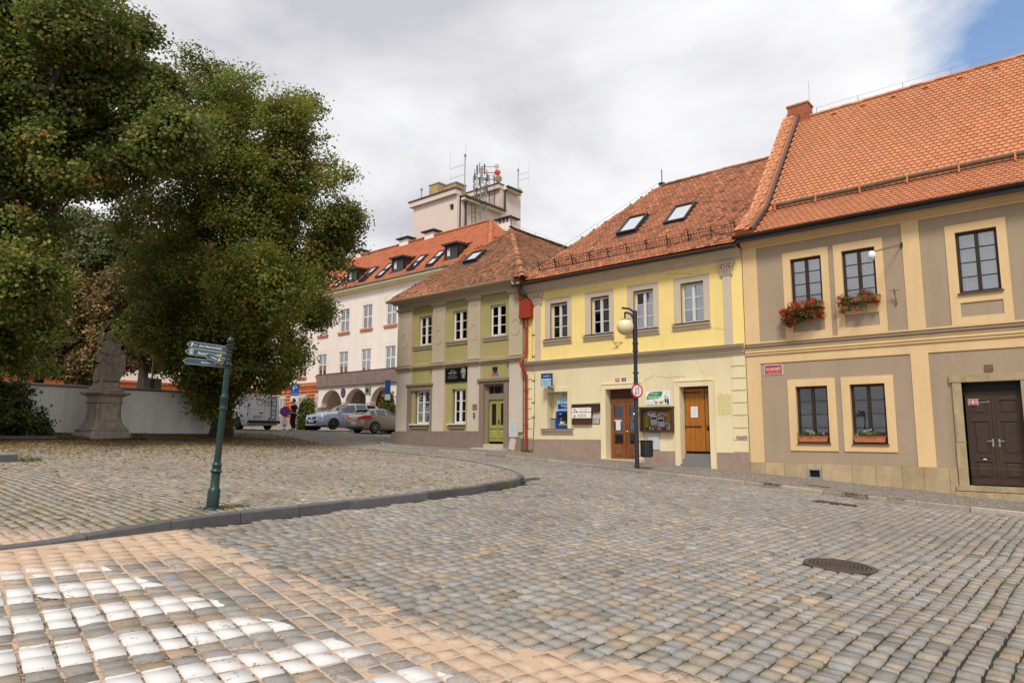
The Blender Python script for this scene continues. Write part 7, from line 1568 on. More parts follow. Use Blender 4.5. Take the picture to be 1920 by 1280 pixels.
sm.tube([SP(-.28, .24, 1.18), SP(-.02, .30, 1.06), SP(.22, .26, 1.2)], [.05, .07, .05], 7); sm.tube([SP(-.2, .28, .9), SP(.05, .31, .72), SP(.3, .22, .82)], [.04, .06, .05], 7)
sm.tube([SP(.30, -.02, 1.3), SP(.46, .0, .9), SP(.50, .05, .5), SP(.34, .12, .1)], [.10, .15, .13, .08], 8)
sm.lathe([(.01, -.1), (.09, -.06), (.10, .04), (.01, .12)], tuple(SP(.50, .05, 1.0)), 9); sm.tube([SP(.48, .05, .9), SP(.42, .12, .5), SP(.28, .18, .1)], [.10, .10, .08], 8)
sm.tube([SP(-.34, .05, .55), SP(-.38, .1, .2), SP(-.36, .14, .0)], [.07, .09, .10], 7); sm.tube([SP(-.16, .18, .5), SP(-.2, .26, .05), SP(-.18, .36, .03)], [.09, .08, .06], 7)
so = sm.build('figure', M['statue'], ped, smooth=True)
rm = so.modifiers.new('remesh', 'REMESH'); rm.mode = 'VOXEL'; rm.voxel_size = .016; rm.use_smooth_shade = True
tx = bpy.data.textures.new('stone_wear', 'CLOUDS'); tx.noise_scale = .05; dsp = so.modifiers.new('wear', 'DISPLACE'); dsp.texture = tx; dsp.strength = .012; dsp.mid_level = .5
# planter edging and low stone slab on the square
def stone_obj(name, label, cat, x0, x1, y0, y1, h, rz=0, tone=.9):
    cx, cy = (x0 + x1) / 2, (y0 + y1) / 2; g = float(gz(cx)) + float(isle_raise(cx, cy)); r = empty(name, (cx, cy, g), label=label, cat=cat); n = max(1, round(max(x1 - x0, y1 - y0) / 1.6)); along_y = (y1 - y0) > (x1 - x0)
    for i in range(n):
        a, b = i / n, (i + 1) / n
        q = (x0, x1, y0 + (y1 - y0) * a + .006, y0 + (y1 - y0) * b - .006) if along_y else (x0 + (x1 - x0) * a + .006, x0 + (x1 - x0) * b - .006, y0, y1)
        gg = float(gz((q[0] + q[1]) / 2)) + float(isle_raise((q[0] + q[1]) / 2, cy)); o = MB().box(*q, gg - .2, gg + h + RND.uniform(-.01, .01)).build('kerb_stone', M['granite'], r); t = RND.uniform(.8, 1.15) * tone; tint(o, t, t, t)
    return r
stone_obj('planter_edge', 'low granite edging of the bed below the bush', 'edging', -28.55, -28.35, 3.0, 8.15, .13)
stone_obj('planter_edge', 'granite edging of the leafy bed under the lime tree', 'edging', -28.25, -28.05, 11.0, 16.2, .08, tone=.6)
stone_obj('stone_slab', 'low grey stone block at the edge of the square paving', 'stone block', -19.75, -19.35, 2.2, 4.80, .16)
M['leafbed'] = mat('leaf_strewn_soil', (.10, .075, .035), .95, .4, 5, .4, 30)
V = []; 
for x in (-31, -29.6, -28.3): V += [(x, y, float(gz(x)) + .05) for y in (-4, 16.5)]
nmesh('flower_bed', V, [(0, 2, 3, 1), (2, 4, 5, 3)], M['leafbed'], kind='structure')['label'] = 'earth bed along the garden wall'
# fallen leaves, thin towards the road
rng = np.random.RandomState(77); n = 26000
lx = -28.6 - rng.exponential(1.0, n) * np.where(rng.uniform(0, 1, n) < .35, .8, -3.0); ly = rng.uniform(1, 18, n)
k = (lx > -31) & (lx < -12) & inview(lx, ly) & inpoly(lx, ly, ISLE_IN); lx, ly = lx[k], ly[k]
ex_ = rng.uniform(0, 1, (260, 2)); lx = np.concatenate([lx, -9.5 - 14 * ex_[:, 0]]); ly = np.concatenate([ly, 2.5 + 13 * ex_[:, 1]]); k = inpoly(lx, ly, ISLE_IN); lx, ly = lx[k], ly[k]
n = len(lx); zl = gz(lx) + np.where(lx < -28.4, .055, isle_raise(lx, ly) + .008) + rng.uniform(.004, .02, n)
P = np.stack([lx, ly, zl], 1); a = rng.uniform(0, 2 * PI, n); t = np.stack([np.cos(a), np.sin(a), rng.uniform(-.3, .3, n)], 1); b = np.stack([-np.sin(a), np.cos(a), rng.uniform(-.3, .3, n)], 1); s_ = rng.uniform(.05, .11, n)[:, None]
V = np.stack([P - t * s_ * .5, P + b * s_ * .38, P + t * s_ * .5, P - b * s_ * .38], 1).reshape(-1, 3); pal = np.array([(.36, .22, .035), (.28, .15, .03), (.20, .11, .03), (.42, .30, .05)]); C = np.repeat(pal[rng.randint(0, 4, n)] * rng.uniform(.6, 1.2, n)[:, None], 4, 0)
nmesh('fallen_leaves', V, np.arange(4 * n).reshape(-1, 4), M['leaf'], C, kind='stuff')
# grass and weeds in joints and at feet of posts
def grass(cx, cy, rx, ry, n, h, zf, rng, col=(.10, .12, .02)):
    a = rng.uniform(0, 2 * PI, n); r = np.sqrt(rng.uniform(0, 1, n)); x = cx + rx * r * np.cos(a); y = cy + ry * r * np.sin(a); z = zf(x, y) - .02; hh = h * rng.uniform(.4, 1.2, n); t = rng.uniform(0, 2 * PI, n); w = .006 + .004 * rng.uniform(0, 1, n)
    dx, dy = np.cos(t) * w, np.sin(t) * w; lx, ly = rng.normal(0, .5, n) * hh, rng.normal(0, .5, n) * hh
    V = np.stack([np.stack([x - dx, y - dy, z], 1), np.stack([x + dx, y + dy, z], 1), np.stack([x + lx, y + ly, z + hh], 1)], 1).reshape(-1, 3)
    return V, np.repeat(np.array([col]) * rng.uniform(.6, 1.4, (n, 1)), 3, 0)
GV, GC = [], []
for a in [(-9.75, 4.95, .18, .42, 420, .05), (-9.85, 11.2, .10, .35, 200, .05), (-10.5, 12.95, .12, .25, 160, .05)]: v, c_ = grass(*a, zsq, rng); GV.append(v); GC.append(c_)
for a in [(-10.45, 12.0, .08, .5, 260, .06), (-10.95, 12.9, .1, .3, 200, .06)]: v, c_ = grass(*a, zroad, rng); GV.append(v); GC.append(c_)
for a in [(-11.2, 19.30, .35, .06, 220, .07), (-7.0, 18.78, .25, .05, 120, .06), (-4.9, 18.66, .3, .05, 130, .06), (-18.0, 21.8, .25, .12, 240, .16), (-4.0, 18.68, .2, .04, 60, .05), (-19.0, 4.95, .2, .25, 160, .12)]: v, c_ = grass(*a, lambda x, y: gz(x) + .10, rng); GV.append(v); GC.append(c_)
V = np.concatenate(GV); nmesh('weeds', V, np.arange(len(V)).reshape(-1, 3), M['leaf'], np.concatenate(GC), kind='stuff')
# moss tufts in the joints of crossing and square
rng = np.random.RandomState(5); mx_ = np.concatenate([rng.uniform(-9, -1, 500), rng.uniform(-20, -9, 900)]); my_ = np.concatenate([rng.uniform(1.2, 4.6, 500), rng.uniform(1, 13, 900)]); ins = inpoly(mx_, my_, ISLE_IN); k = inview(mx_, my_) & ((vnoise(mx_, my_, .8, 41) > .45))
mx_, my_, ins = mx_[k], my_[k], ins[k]; GV, GC = [], []
for x, y, i_ in zip(mx_, my_, ins): v, c_ = grass(x, y, .05, .02, 7, .022, (zsq if i_ else zroad), rng, (.11, .11, .022)); GV.append(v); GC.append(c_)
V = np.concatenate(GV); nmesh('moss', V, np.arange(len(V)).reshape(-1, 3), M['leaf'], np.concatenate(GC), kind='stuff')

# ------------------------------------------------------------------ street furniture
# manhole lid, drain grate, pavement hatch
M['lidiron'] = mat('brown_cast_iron', (.075, .055, .047), .7, .3, 12); MX, MY, MR = MANHOLE; g = float(gz(MX)); r = empty('manhole_cover', (MX, MY, g), label='round iron manhole cover in the cobbles', cat='manhole cover')
slope = (float(gz(MX + .3)) - float(gz(MX - .3))) / .6
mb = MB(); mb.lathe([(MR + .07, -.06), (MR + .07, .004), (MR + .005, .006), (MR + .005, -.06)], (0, 0, 0), 28); o = mb.build('ring', M['lidiron'], r, local=True); o.rotation_euler = (0, -math.atan(slope), 0)
mb = MB(); 
for k in range(7): mb.lathe([(MR - .012 - k * .047, -.03), (MR - .012 - k * .047, .004), (MR - .04 - k * .047, .004), (MR - .04 - k * .047, -.012)], (0, 0, 0), 28)
mb.lathe([(MR, -.05), (MR, -.012), (.001, -.012)], (0, 0, 0), 28); o = mb.build('lid', M['lidiron'], r, local=True); o.rotation_euler = (0, -math.atan(slope), 0)
r = empty('drain_grate', ((GRATE[0] + GRATE[1]) / 2, 17, .27), label='rectangular rusty drain cover in the cobbles near the pale kerb', cat='drain')
g0_, g1_ = float(gz(GRATE[0])), float(gz(GRATE[1])); mb = MB(); nb = 9
for i in range(nb):
    a = GRATE[0] + (GRATE[1] - GRATE[0]) * i / nb; b = GRATE[0] + (GRATE[1] - GRATE[0]) * (i + .6) / nb; mb.box(a, b, GRATE[2], GRATE[3], float(gz(a)) - .05, float(gz((a + b) / 2)) + .002)
mb.build('grate', M['lidiron'], r)
r = empty('pavement_hatch', (-6.0, 19.6, .42), label='flat rusty hatch lid in the mosaic pavement by the cellar vent', cat='hatch'); mb = MB(); x0, x1 = -6.3, -5.75
mb.face([(x0, 19.45, float(gz(x0)) + .118), (x1, 19.45, float(gz(x1)) + .118), (x1, 19.78, float(gz(x1)) + .124), (x0, 19.78, float(gz(x0)) + .124)]); mb.build('lid', M['rustiron'], r)
# green cast-iron signpost, leaning
M['cast_green'] = mat('dark_green_paint', (.004, .026, .021), .38, .15, 6, .1, 30, spec=.5)
M['sign_blue'] = mat('sign_blue', (.020, .052, .082), .45, .12, 6, .05, 20, spec=.45)
sp = empty('signpost', (-9.74, 4.79, .67), label='leaning dark green cast iron signpost with blue fingerboards', cat='signpost')
b0_, t0 = Vector((-9.74, 4.79, .66)), Vector((-9.655, 4.865, 3.14)); axis = (t0 - b0_); Hs = axis.length; axis.normalize()
q = Vector((0, 0, 1)).rotation_difference(axis); MS = Matrix.Translation(b0_) @ q.to_matrix().to_4x4()
def lathe_part(prof, nm, n=16, m='cast_green'): return smooth_by_angle(MB().lathe(prof, (0, 0, 0), n).build(nm, M[m], sp, xf=MS), 50)
lathe_part([(.125, -.06), (.13, .02), (.12, .045), (.09, .05)], 'base_plate', 8)
lathe_part([(.085, .05), (.085, .28), (.078, .30), (.062, .32), (.060, .52), (.075, .53), (.08, .55), (.062, .57), (.058, .60), (.068, .62), (.062, .65), (.048, .67)], 'base')
lathe_part([(.048, .67), (.043, 1.42)], 'shaft'); lathe_part([(.043, 1.42), (.058, 1.43), (.058, 1.45), (.046, 1.47), (.052, 1.50), (.052, 1.58), (.06, 1.60), (.046, 1.63), (.041, 1.65)], 'collar')
lathe_part([(.041, 1.65), (.038, 2.02), (.038, 2.04), (.06, 2.06), (.064, 2.08), (.045, 2.10), (.036, 2.11), (.036, 2.34), (.05, 2.36)], 'upper_shaft')
mb = MB()
for z in (2.14, 2.20, 2.27, 2.33): mb.lathe([(.037, z - .018), (.048, z - .012), (.048, z + .012), (.037, z + .018)], (0, 0, 0), 12)
mb.build('clamp', M['iron'], sp, xf=MS)
Hs_ = Hs - 2.34
lathe_part([(.03, 2.34), (.062, 2.352), (.062, 2.364), (.030, 2.375), (.030, 2.385), (.044, 2.395), (.047, 2.405), (.038, 2.415), (.048, 2.42), (.050, 2.435), (.040, 2.46), (.022, 2.487), (.004, Hs + .005)], 'finial', 14)
def fingerboard(p_tip, p_end, h, txt, arrow=True, sub=None, ly=0.0, mark='bar', back=False, icon=None, th=.022, wtxt=.55):
    a, b = Vector(p_tip), Vector(p_end); u = (b - a); L = u.length; u.normalize(); nrm = Vector((CF.x, CF.y, 0)).normalized() * -1
    up_ = axis.copy(); up_ = (up_ - u * up_.dot(u)).normalized(); f = u.cross(up_).normalized()
    if f.dot(nrm) < 0: f = -f
    poly = [(0, 0), (.055, h / 2), (L, h / 2), (L, -h / 2), (.055, -h / 2)]
    R_ = lambda x, z, d: a + u * x + up_ * z + f * d
    mb = MB(); n = 5; vs_ = [R_(x, z, th / 2) for x, z in poly] + [R_(x, z, -th / 2) for x, z in poly]
    mb.v = [tuple(v) for v in vs_]; mb.f = [tuple(range(n)), tuple(reversed(range(n, 2 * n)))] + [((j + 1) % n, j, n + j, n + (j + 1) % n) for j in range(n)]; mb.m = [0] * len(mb.f)
    o = mb.build('fingerboard', M['zinc'], sp)
    e = .008; inn = [(.012, 0), (.058, h / 2 - e), (L - .004, h / 2 - e), (L - .004, -h / 2 + e), (.058, -h / 2 + e)]
    MB().face([R_(x, z, th / 2 + .0015) for x, z in inn]).build('face', M['sign_blue'], o)
    cxt = .10 + (L - .10) * wtxt
    lettering(o, txt, R_(cxt, -.002, th / 2 + .003), u, up_, min(L * .56, .035 * len(txt) * .62), h * .42, M['white'], shear=.3)
    if sub: lettering(o, sub, R_(.125, .004, th / 2 + .003), u, up_, .075, h * .2, M['white'])
    mk = {'bar': om, 'gold': ym}[mark]; MB().obox(R_(L - .075, 0, th / 2 + .003), u * .007, up_ * h * .28, f * .0008).build('colour_mark', mk, o)
    if icon == 'i': MB().obox(R_(.095, 0, th / 2 + .0025), u * .026, up_ * h * .34, f * .0005).build('information_field', M['white'], o); MB().obox(R_(.095, 0, th / 2 + .0032), u * .021, up_ * h * .29, f * .0005).build('icon_ground', M['sign_blue'], o); MB().obox(R_(.095, -.008, th / 2 + .004), u * .006, up_ * h * .15, f * .0005).obox(R_(.095, .020, th / 2 + .004), u * .006, up_ * .005, f * .0005).build('letter', M['white'], o)
    if icon == 'saint': MB().obox(R_(.083, -.012, th / 2 + .003), u * .006, up_ * .018, f * .0005).obox(R_(.086, .016, th / 2 + .003), u * .010, up_ * .010, f * .0005).obox(R_(.078, .004, th / 2 + .003), u * .010, up_ * .003, f * .0005).build('icon', M['paper'], o)
    return o
fingerboard((-10.14, 4.45, 3.04), (-9.69, 4.835, 2.955), .098, 'Jana Nepomuckého', sub='Kostel sv.', icon='saint', mark='bar', wtxt=.52)
fingerboard((-10.15, 4.44, 2.935), (-9.69, 4.83, 2.86), .098, 'Palackého náměstí', icon='i', mark='gold', wtxt=.52)
fingerboard((-10.18, 4.43, 2.795), (-9.69, 4.84, 2.74), .092, 'Kamenný dům', mark='bar', wtxt=.55)
fingerboard((-9.865, 4.60, 2.875), (-9.66, 4.79, 2.775), .092, 'Vlašský dvůr', mark='gold', wtxt=.42)
# street lamp
lp = empty('street_lamp', (-11.37, 19.24, .735), label='slim dark grey lamp post with a cream globe by the kerb', cat='street lamp')
M['lamp_grey'] = mat('dark_grey_paint', (.022, .025, .033), .45, .08, 5, spec=.45)
lean = Vector((.003, .003, 1)).normalized(); LB = Vector((-11.37, 19.24, .735)); LT = LB + lean * 5.04
smooth_by_angle(MB().tube([LB - lean * .2, LB + lean * 2.9], .07, 14).build('pole', M['lamp_grey'], lp), 60); smooth_by_angle(MB().tube([LB + lean * 2.9, LB + lean * 3.72, LB + lean * 3.74], [.062, .062, .07], 14).build('upper_pole', M['lamp_grey'], lp), 60)
smooth_by_angle(MB().tube([LB + lean * 3.74, LT], .078, 14).build('head_pole', M['iron'], lp), 60)
mb = MB(); 
for h in (3.0, 3.70, 3.95): mb.tube([LB + lean * h, LB + lean * (h + .05)], .095, 12)
mb.build('clamp', M['lamp_grey'], lp)
dl_ = Vector((-.77, -.64, 0)).normalized(); A0 = LB + lean * 4.98
def ARM(h0, reach, top): return [LB + lean * h0, LB + lean * (h0 + (top - h0) * .55) + dl_ * reach * .12, LB + lean * (h0 + (top - h0) * .9) + dl_ * reach * .42, LB + lean * top + dl_ * reach]
mb = MB(); mb.tube(ARM(4.88, .42, 5.14), .035, 9); mb.tube(ARM(4.48, .33, 5.0) , .032, 9); gp = LB + lean * 4.99 + dl_ * .32; mb.tube([gp + Vector((0, 0, .0)), gp - Vector((0, 0, .22))], .03, 8); smooth_by_angle(mb.build('arm', M['iron'], lp), 60)
MB().lathe([(.03, .0), (.16, -.03), (.17, -.05), (.02, -.06)], tuple(gp - Vector((0, 0, .20))), 14).build('cap', M['iron'], lp)
GR = .275; prof = [(GR * math.cos(t), GR * math.sin(t)) for t in [-PI / 2 + PI * k / 12 for k in range(13)]]; prof = [(max(.003, a), b) for a, b in prof][:12]
MB().lathe(prof, tuple(gp - Vector((0, 0, .47))), 22).build('globe', mat('cream_globe', (.72, .62, .36), .35, .03, 3, spec=.4), lp, smooth=True)
MB().obox(LB + lean * 1.72 + Vector((-.05, -.05, 0)), Vector((.02, -.02, 0)), Vector((.02, .02, 0)), (0, 0, .03)).build('sticker', M['white'], lp); MB().obox(LB + lean * 1.5 + Vector((-.05, -.05, 0)), Vector((.03, -.03, 0)), Vector((.02, .02, 0)), (0, 0, .05)).build('sticker', M['lamp_grey'], lp)
mb = MB(); mb.tube([LB + lean * 3.60 + Vector((.06, -.03, 0)), LB + lean * 3.52 + Vector((.08, -.03, 0))], .03, 8); mb.build('cable_clip', M['iron'], lp)
wb_ = empty('waste_bin', (-11.1, 20.0, 1.0), label='black slatted litter bin hung on the lamp post', cat='bin')
bc = LB + Vector((.24, .20, .0)); mb = MB(); z0 = LB.z + .36; hb = .50
mb.lathe([(.165, 0), (.17, .02), (.185, hb - .03), (.19, hb), (.175, hb), (.165, .04), (.0, .03)], (bc.x, bc.y, z0), 18); mb.build('bucket', M['iron'], wb_)
for k in range(16): t = 2 * PI * k / 16; MB().obox((bc.x + .185 * math.cos(t), bc.y + .185 * math.sin(t), z0 + hb / 2), (.012 * math.cos(t), .012 * math.sin(t), .012), (-.024 * math.sin(t), .024 * math.cos(t), 0), (0, 0, hb / 2 - .03)).build('slat', M['iron'], wb_)
MB().lathe([(.20, hb), (.205, hb + .02), (.19, hb + .03), (.185, hb)], (bc.x, bc.y, z0), 18).build('rim', M['iron'], wb_); MB().bar(LB + lean * .86, (bc.x - .08, bc.y - .07, z0 + hb - .02), .03).bar(LB + lean * .40, (bc.x - .08, bc.y - .07, z0 + .04), .03).build('bracket', M['iron'], wb_)
# round priority sign on the lamp post, seen at a slant
def round_sign(name, label, c, nrm, r, parts, post=None):
    e_ = empty(name, tuple(c), label=label, cat='sign'); n_ = Vector(nrm).normalized(); u = Vector((0, 0, 1)).cross(n_).normalized(); w = n_.cross(u)
    def dsk(rr, d, m, nm): mb = MB(); pts = [c + (u * math.cos(t) + w * math.sin(t)) * rr for t in [2 * PI * k / 28 for k in range(28)]]; mb.loft([[p + n_ * d for p in pts], [p + n_ * (d + .004) for p in pts]]); return mb.build(nm, m, e_)
    dsk(r, -.012, M['zinc'], 'back'); dsk(r, -.006, M['red'] if parts != 'x' else M['red'], 'rim')
    P_ = lambda x, z, d=.004: c + u * x * r + w * z * r + n_ * d
    if parts == 'arrows':
        dsk(r * .76, .0, M['paper'], 'field')
        for sx_, m_, dr_ in ((-.22, M['black'], -1), (.22, M['red'], 1)): MB().face([P_(sx_ - .06, -.5, .006), P_(sx_ + .06, -.5, .006), P_(sx_ + .06, .5, .006), P_(sx_ - .06, .5, .006)]).face([P_(sx_ - .17, .3 * dr_, .0065), P_(sx_ + .17, .3 * dr_, .0065), P_(sx_, .62 * dr_, .0065)]).build('arrow', m_, e_)
    else:
        dsk(r * .82, .0, mat('sign_field_blue', (.035, .04, .30), .4, 0), 'field')
        for s_ in (-1, 1): MB().obox(P_(0, 0, .006), (u + w * s_).normalized() * r * .8, (u - w * s_).normalized() * r * .09, n_ * .001).build('bar', M['red'], e_)
    return e_
c_ = LB + lean * 2.44 + Vector((.10, -.10, 0)); round_sign('road_sign', 'round red and white sign with two arrows on the lamp post', c_, (.93, -.40, 0), .225, 'arrows')
# ------------------------------------------------------------------ flower boxes
def blossoms(pts, r, rng, cols):
    """little five-petalled heads, several to a cluster"""
    V, C = [], []
    for (p, k) in pts:
        p = np.array(p)
        for _ in range(9):
            c = p + rng.normal(0, r * .8, 3); n = rng.normal(0, 1, 3) + np.array([.2, -.9, .35]); n /= np.linalg.norm(n); a = np.cross(n, [0, 0, 1.0]); a /= np.linalg.norm(a) + 1e-9; b = np.cross(n, a)
            for q in range(4):
                t = q * PI / 2 + rng.uniform(0, .5); d = a * math.cos(t) + b * math.sin(t); e = -a * math.sin(t) + b * math.cos(t); s = r * .75
                V += [c, c + d * s * .6 + e * s * .4, c + d * s + n * s * .25, c + d * s * .6 - e * s * .4]; col = np.array(cols[k]) * rng.uniform(.75, 1.2); C += [col] * 4
    return np.array(V), np.array(C)
GREENS = [((.07, .115, .02), 4), ((.10, .14, .03), 3), ((.13, .14, .03), 1)]
def flowerbox(name, label, x0, x1, z, y, boxm, lobes, n_bl, cols, seed, dens=700, bl_r=.022, leaf=.05):
    rng = np.random.RandomState(seed); r = empty(name, ((x0 + x1) / 2, y, z), label=label, cat='flower box', group=None)
    mb = MB(); t = .012
    mb.loft([[(x0 + .02, y - .15, z), (x1 - .02, y - .15, z), (x1 - .02, y - .01, z), (x0 + .02, y - .01, z)], [(x0, y - .17, z + .15), (x1, y - .17, z + .15), (x1, y, z + .15), (x0, y, z + .15)], [(x0 - .012, y - .182, z + .15), (x1 + .012, y - .182, z + .15), (x1 + .012, y + .012, z + .15), (x0 - .012, y + .012, z + .15)], [(x0 - .012, y - .182, z + .17), (x1 + .012, y - .182, z + .17), (x1 + .012, y + .012, z + .17), (x0 - .012, y + .012, z + .17)]])
    mb.build('planter', boxm, r)
    V, F, C = leaf_cloud(lobes, dens, leaf, .035, rng, GREENS, gap=.22, inner=.3); nmesh('foliage', V - np.array(r.location), F, M['leaf'], C, r, kind='stuff')
    pts = []
    for _ in range(n_bl):
        l = lobes[rng.randint(len(lobes))]; v = rng.normal(0, 1, 3); v[1] = -abs(v[1]); v /= np.linalg.norm(v); pts.append((np.array(l[:3]) + v * l[3] * rng.uniform(.8, 1.08), rng.choice(len(cols))))
    V, C = blossoms(pts, bl_r, rng, cols); nmesh('blossoms', V - np.array(r.location), np.arange(len(V)).reshape(-1, 4), M['leaf'], C, r, kind='stuff'); return r
RED, PINK, WHT, PUR = (.50, .012, .012), (.62, .16, .22), (.6, .6, .55), (.20, .02, .13)
boxy = mat('ochre_planter', (.42, .25, .08), .7, .1); brac = M['iron']
yb = D - .06
flowerbox('flower_box', 'upper flower box overflowing with red geraniums under the left upper window of the taupe house', -7.22, -6.30, 5.70, yb, boxy, [(-7.15, yb - .16, 5.74, .20, 1), (-6.85, yb - .18, 5.72, .26, 1), (-6.55, yb - .17, 5.78, .22, 1), (-7.25, yb - .17, 5.55, .24, 1), (-6.95, yb - .2, 5.48, .27, 1), (-6.6, yb - .18, 5.52, .24, 1), (-7.38, yb - .15, 5.42, .18, .8), (-7.15, yb - .2, 5.32, .2, .9), (-7.45, yb - .15, 5.62, .12, .7), (-6.38, yb - .12, 5.48, .12, .5), (-7.3, yb - .15, 5.28, .10, .6)], 165, [RED, RED, (.62, .03, .015)], 1, bl_r=.028)
flowerbox('flower_box', 'upper flower box with sparse red and pink geraniums beside the hanging ball lamp', -5.80, -4.72, 5.70, yb, boxy, [(-5.75, yb - .13, 5.82, .16, .7), (-5.5, yb - .15, 5.80, .18, .8), (-5.2, yb - .15, 5.84, .2, .8), (-4.95, yb - .14, 5.84, .15, .7), (-5.6, yb - .18, 5.62, .16, .8), (-5.25, yb - .18, 5.60, .17, .7), (-5.7, yb - .16, 5.48, .10, .6), (-5.1, yb - .1, 6.0, .08, .5), (-4.85, yb - .12, 5.7, .12, .6)], 60, [RED, PINK, PINK, RED], 2, bl_r=.027)
for x0, x1, sd, l in ((-7.27, -6.43, 3, 'terracotta flower box with white blooms on the left ground floor sill of the taupe house'), (-5.69, -4.86, 4, 'terracotta flower box with white blooms on the ground floor sill nearer the dark portal')):
    yy = D + .09
    flowerbox('flower_box', l, x0, x1, 1.605, yy, M['terracotta'], [(x0 + .12, yy - .08, 1.83, .11, 1), (x0 + .35, yy - .08, 1.84, .13, 1), (x0 + .55, yy - .08, 1.82, .11, 1), (x0 + .74, yy - .08, 1.82, .09, .7)], 1, [WHT], sd, dens=1500, leaf=.035)
    o_ = [c for c in COL.objects if c.name.startswith('flower_box')][-1]
    rng = np.random.RandomState(sd + 20); pts = [(np.array((x0 + .34 + rng.uniform(-.12, .12), yy - .13 + rng.uniform(-.05, .05), 1.86 + rng.uniform(0, .10))), 0) for _ in range(12)] + [(np.array((x0 + .72 + rng.uniform(-.1, .1), yy - .13 + rng.uniform(-.05, .05), 1.82 + rng.uniform(0, .06))), 1) for _ in range(12)]
    V, C = blossoms(pts, .018, rng, [WHT, PUR]); nmesh('blossoms', V - np.array(((x0 + x1) / 2, yy, 1.605)), np.arange(len(V)).reshape(-1, 4), M['leaf'], C, o_, kind='stuff')
# flower columns on the square before the pale building
def column(label, x, y, z, h, r, seed, stemless=False):
    rng = np.random.RandomState(seed); t = empty('flower_column', (x, y, z), label=label, cat='flower column', group='flower columns before the pale building')
    MB().lathe([(r * .55, 0), (r * .6, .1), (r * .45, .35), (.05, h * .9)], (x, y, z), 12).build('frame', M['iron'], t)
    lob = []
    for k in range(7): s_ = k / 6; lob.append((x + rng.uniform(-.08, .08), y + rng.uniform(-.08, .08), z + h * (.12 + .8 * s_), r * (1.0 - .45 * s_ ** 1.5), 1))
    V, F, C = leaf_cloud(lob, 620, .10, .07, rng, [((.06, .11, .02), 4), ((.10, .15, .03), 3), ((.16, .18, .03), 1.2)], gap=.2); nmesh('foliage', V - np.array((x, y, z)), F, M['leaf'], C, t, kind='stuff')
    pts = []
    for _ in range(130): l = lob[rng.randint(7)]; v = rng.normal(0, 1, 3); v /= np.linalg.norm(v); pts.append((np.array(l[:3]) + v * l[3] * 1.05, rng.choice(3, p=[.45, .3, .25])))
    V, C = blossoms(pts, .035, rng, [(.55, .36, .02), (.45, .03, .02), (.5, .45, .35)]); nmesh('blossoms', V - np.array((x, y, z)), np.arange(len(V)).reshape(-1, 4), M['leaf'], C, t, kind='stuff')
column('tall cone of yellow and red flowers left of the silver car', -37.95, 24.4, float(gz(-38)), 1.85, .62, 3)
column('round flowering bush behind the beige car under the third arch', -35.0, 28.3, float(gz(-35)), 2.5, .62, 8)

# ------------------------------------------------------------------ vehicles
M['tyre'] = mat('tyre_rubber', (.012, .012, .012), .85, .1); M['rim'] = mat('alloy_rim', (.55, .56, .58), .3, .03, metal=.9, spec=.6); M['plastic'] = mat('black_plastic', (.018, .018, .02), .55, .05)
M['lampred'] = mat('red_lens', (.40, .012, .015), .12, .05, spec=.7); M['lampclear'] = mat('clear_lens', (.62, .64, .66), .1, .05, spec=.8); M['carglass'] = mat('car_glass', (.012, .016, .02), .04, 0, spec=1.0); M['plate_w'] = mat('number_plate', (.66, .66, .64), .5, .02); M['chrome'] = mat('chrome', (.7, .7, .72), .15, 0, metal=1)
def wheel(parent, x, y, r, w, spokes=9, m='rim'):
    s = 1 if y > 0 else -1; o = MB()
    def ring(rad, yy): return [(x + rad * math.cos(t), yy, r + rad * math.sin(t)) for t in [2 * PI * k / 26 for k in range(26)]]
    o.loft([ring(r * .66, y), ring(r * .92, y), ring(r, y - s * .03), ring(r, y - s * (w - .03)), ring(r * .9, y - s * w)]); wo = o.build('wheel', M['tyre'], parent, local=True)
    o = MB(); o.loft([ring(r * .67, y + s * .006), ring(r * .62, y + s * .006), ring(r * .60, y - s * .05)], cap=False)
    for k in range(spokes): t = 2 * PI * k / spokes + .2; c = Vector((x, y - s * .012, r)); d = Vector((math.cos(t), 0, math.sin(t))); o.obox(c + d * r * .36, d * r * .27, Vector((-d.z, 0, d.x)) * r * .055, Vector((0, .012, 0)))
    o.loft([ring(r * .12, y + s * .004), ring(r * .10, y + s * .012)]); o.build('rim', M[m], wo, local=True)
    o = MB(); o.loft([ring(r * .64, y - s * .06), ring(r * .63, y - s * .07)]); o.build('brake_disc', M['plastic'], wo, local=True)
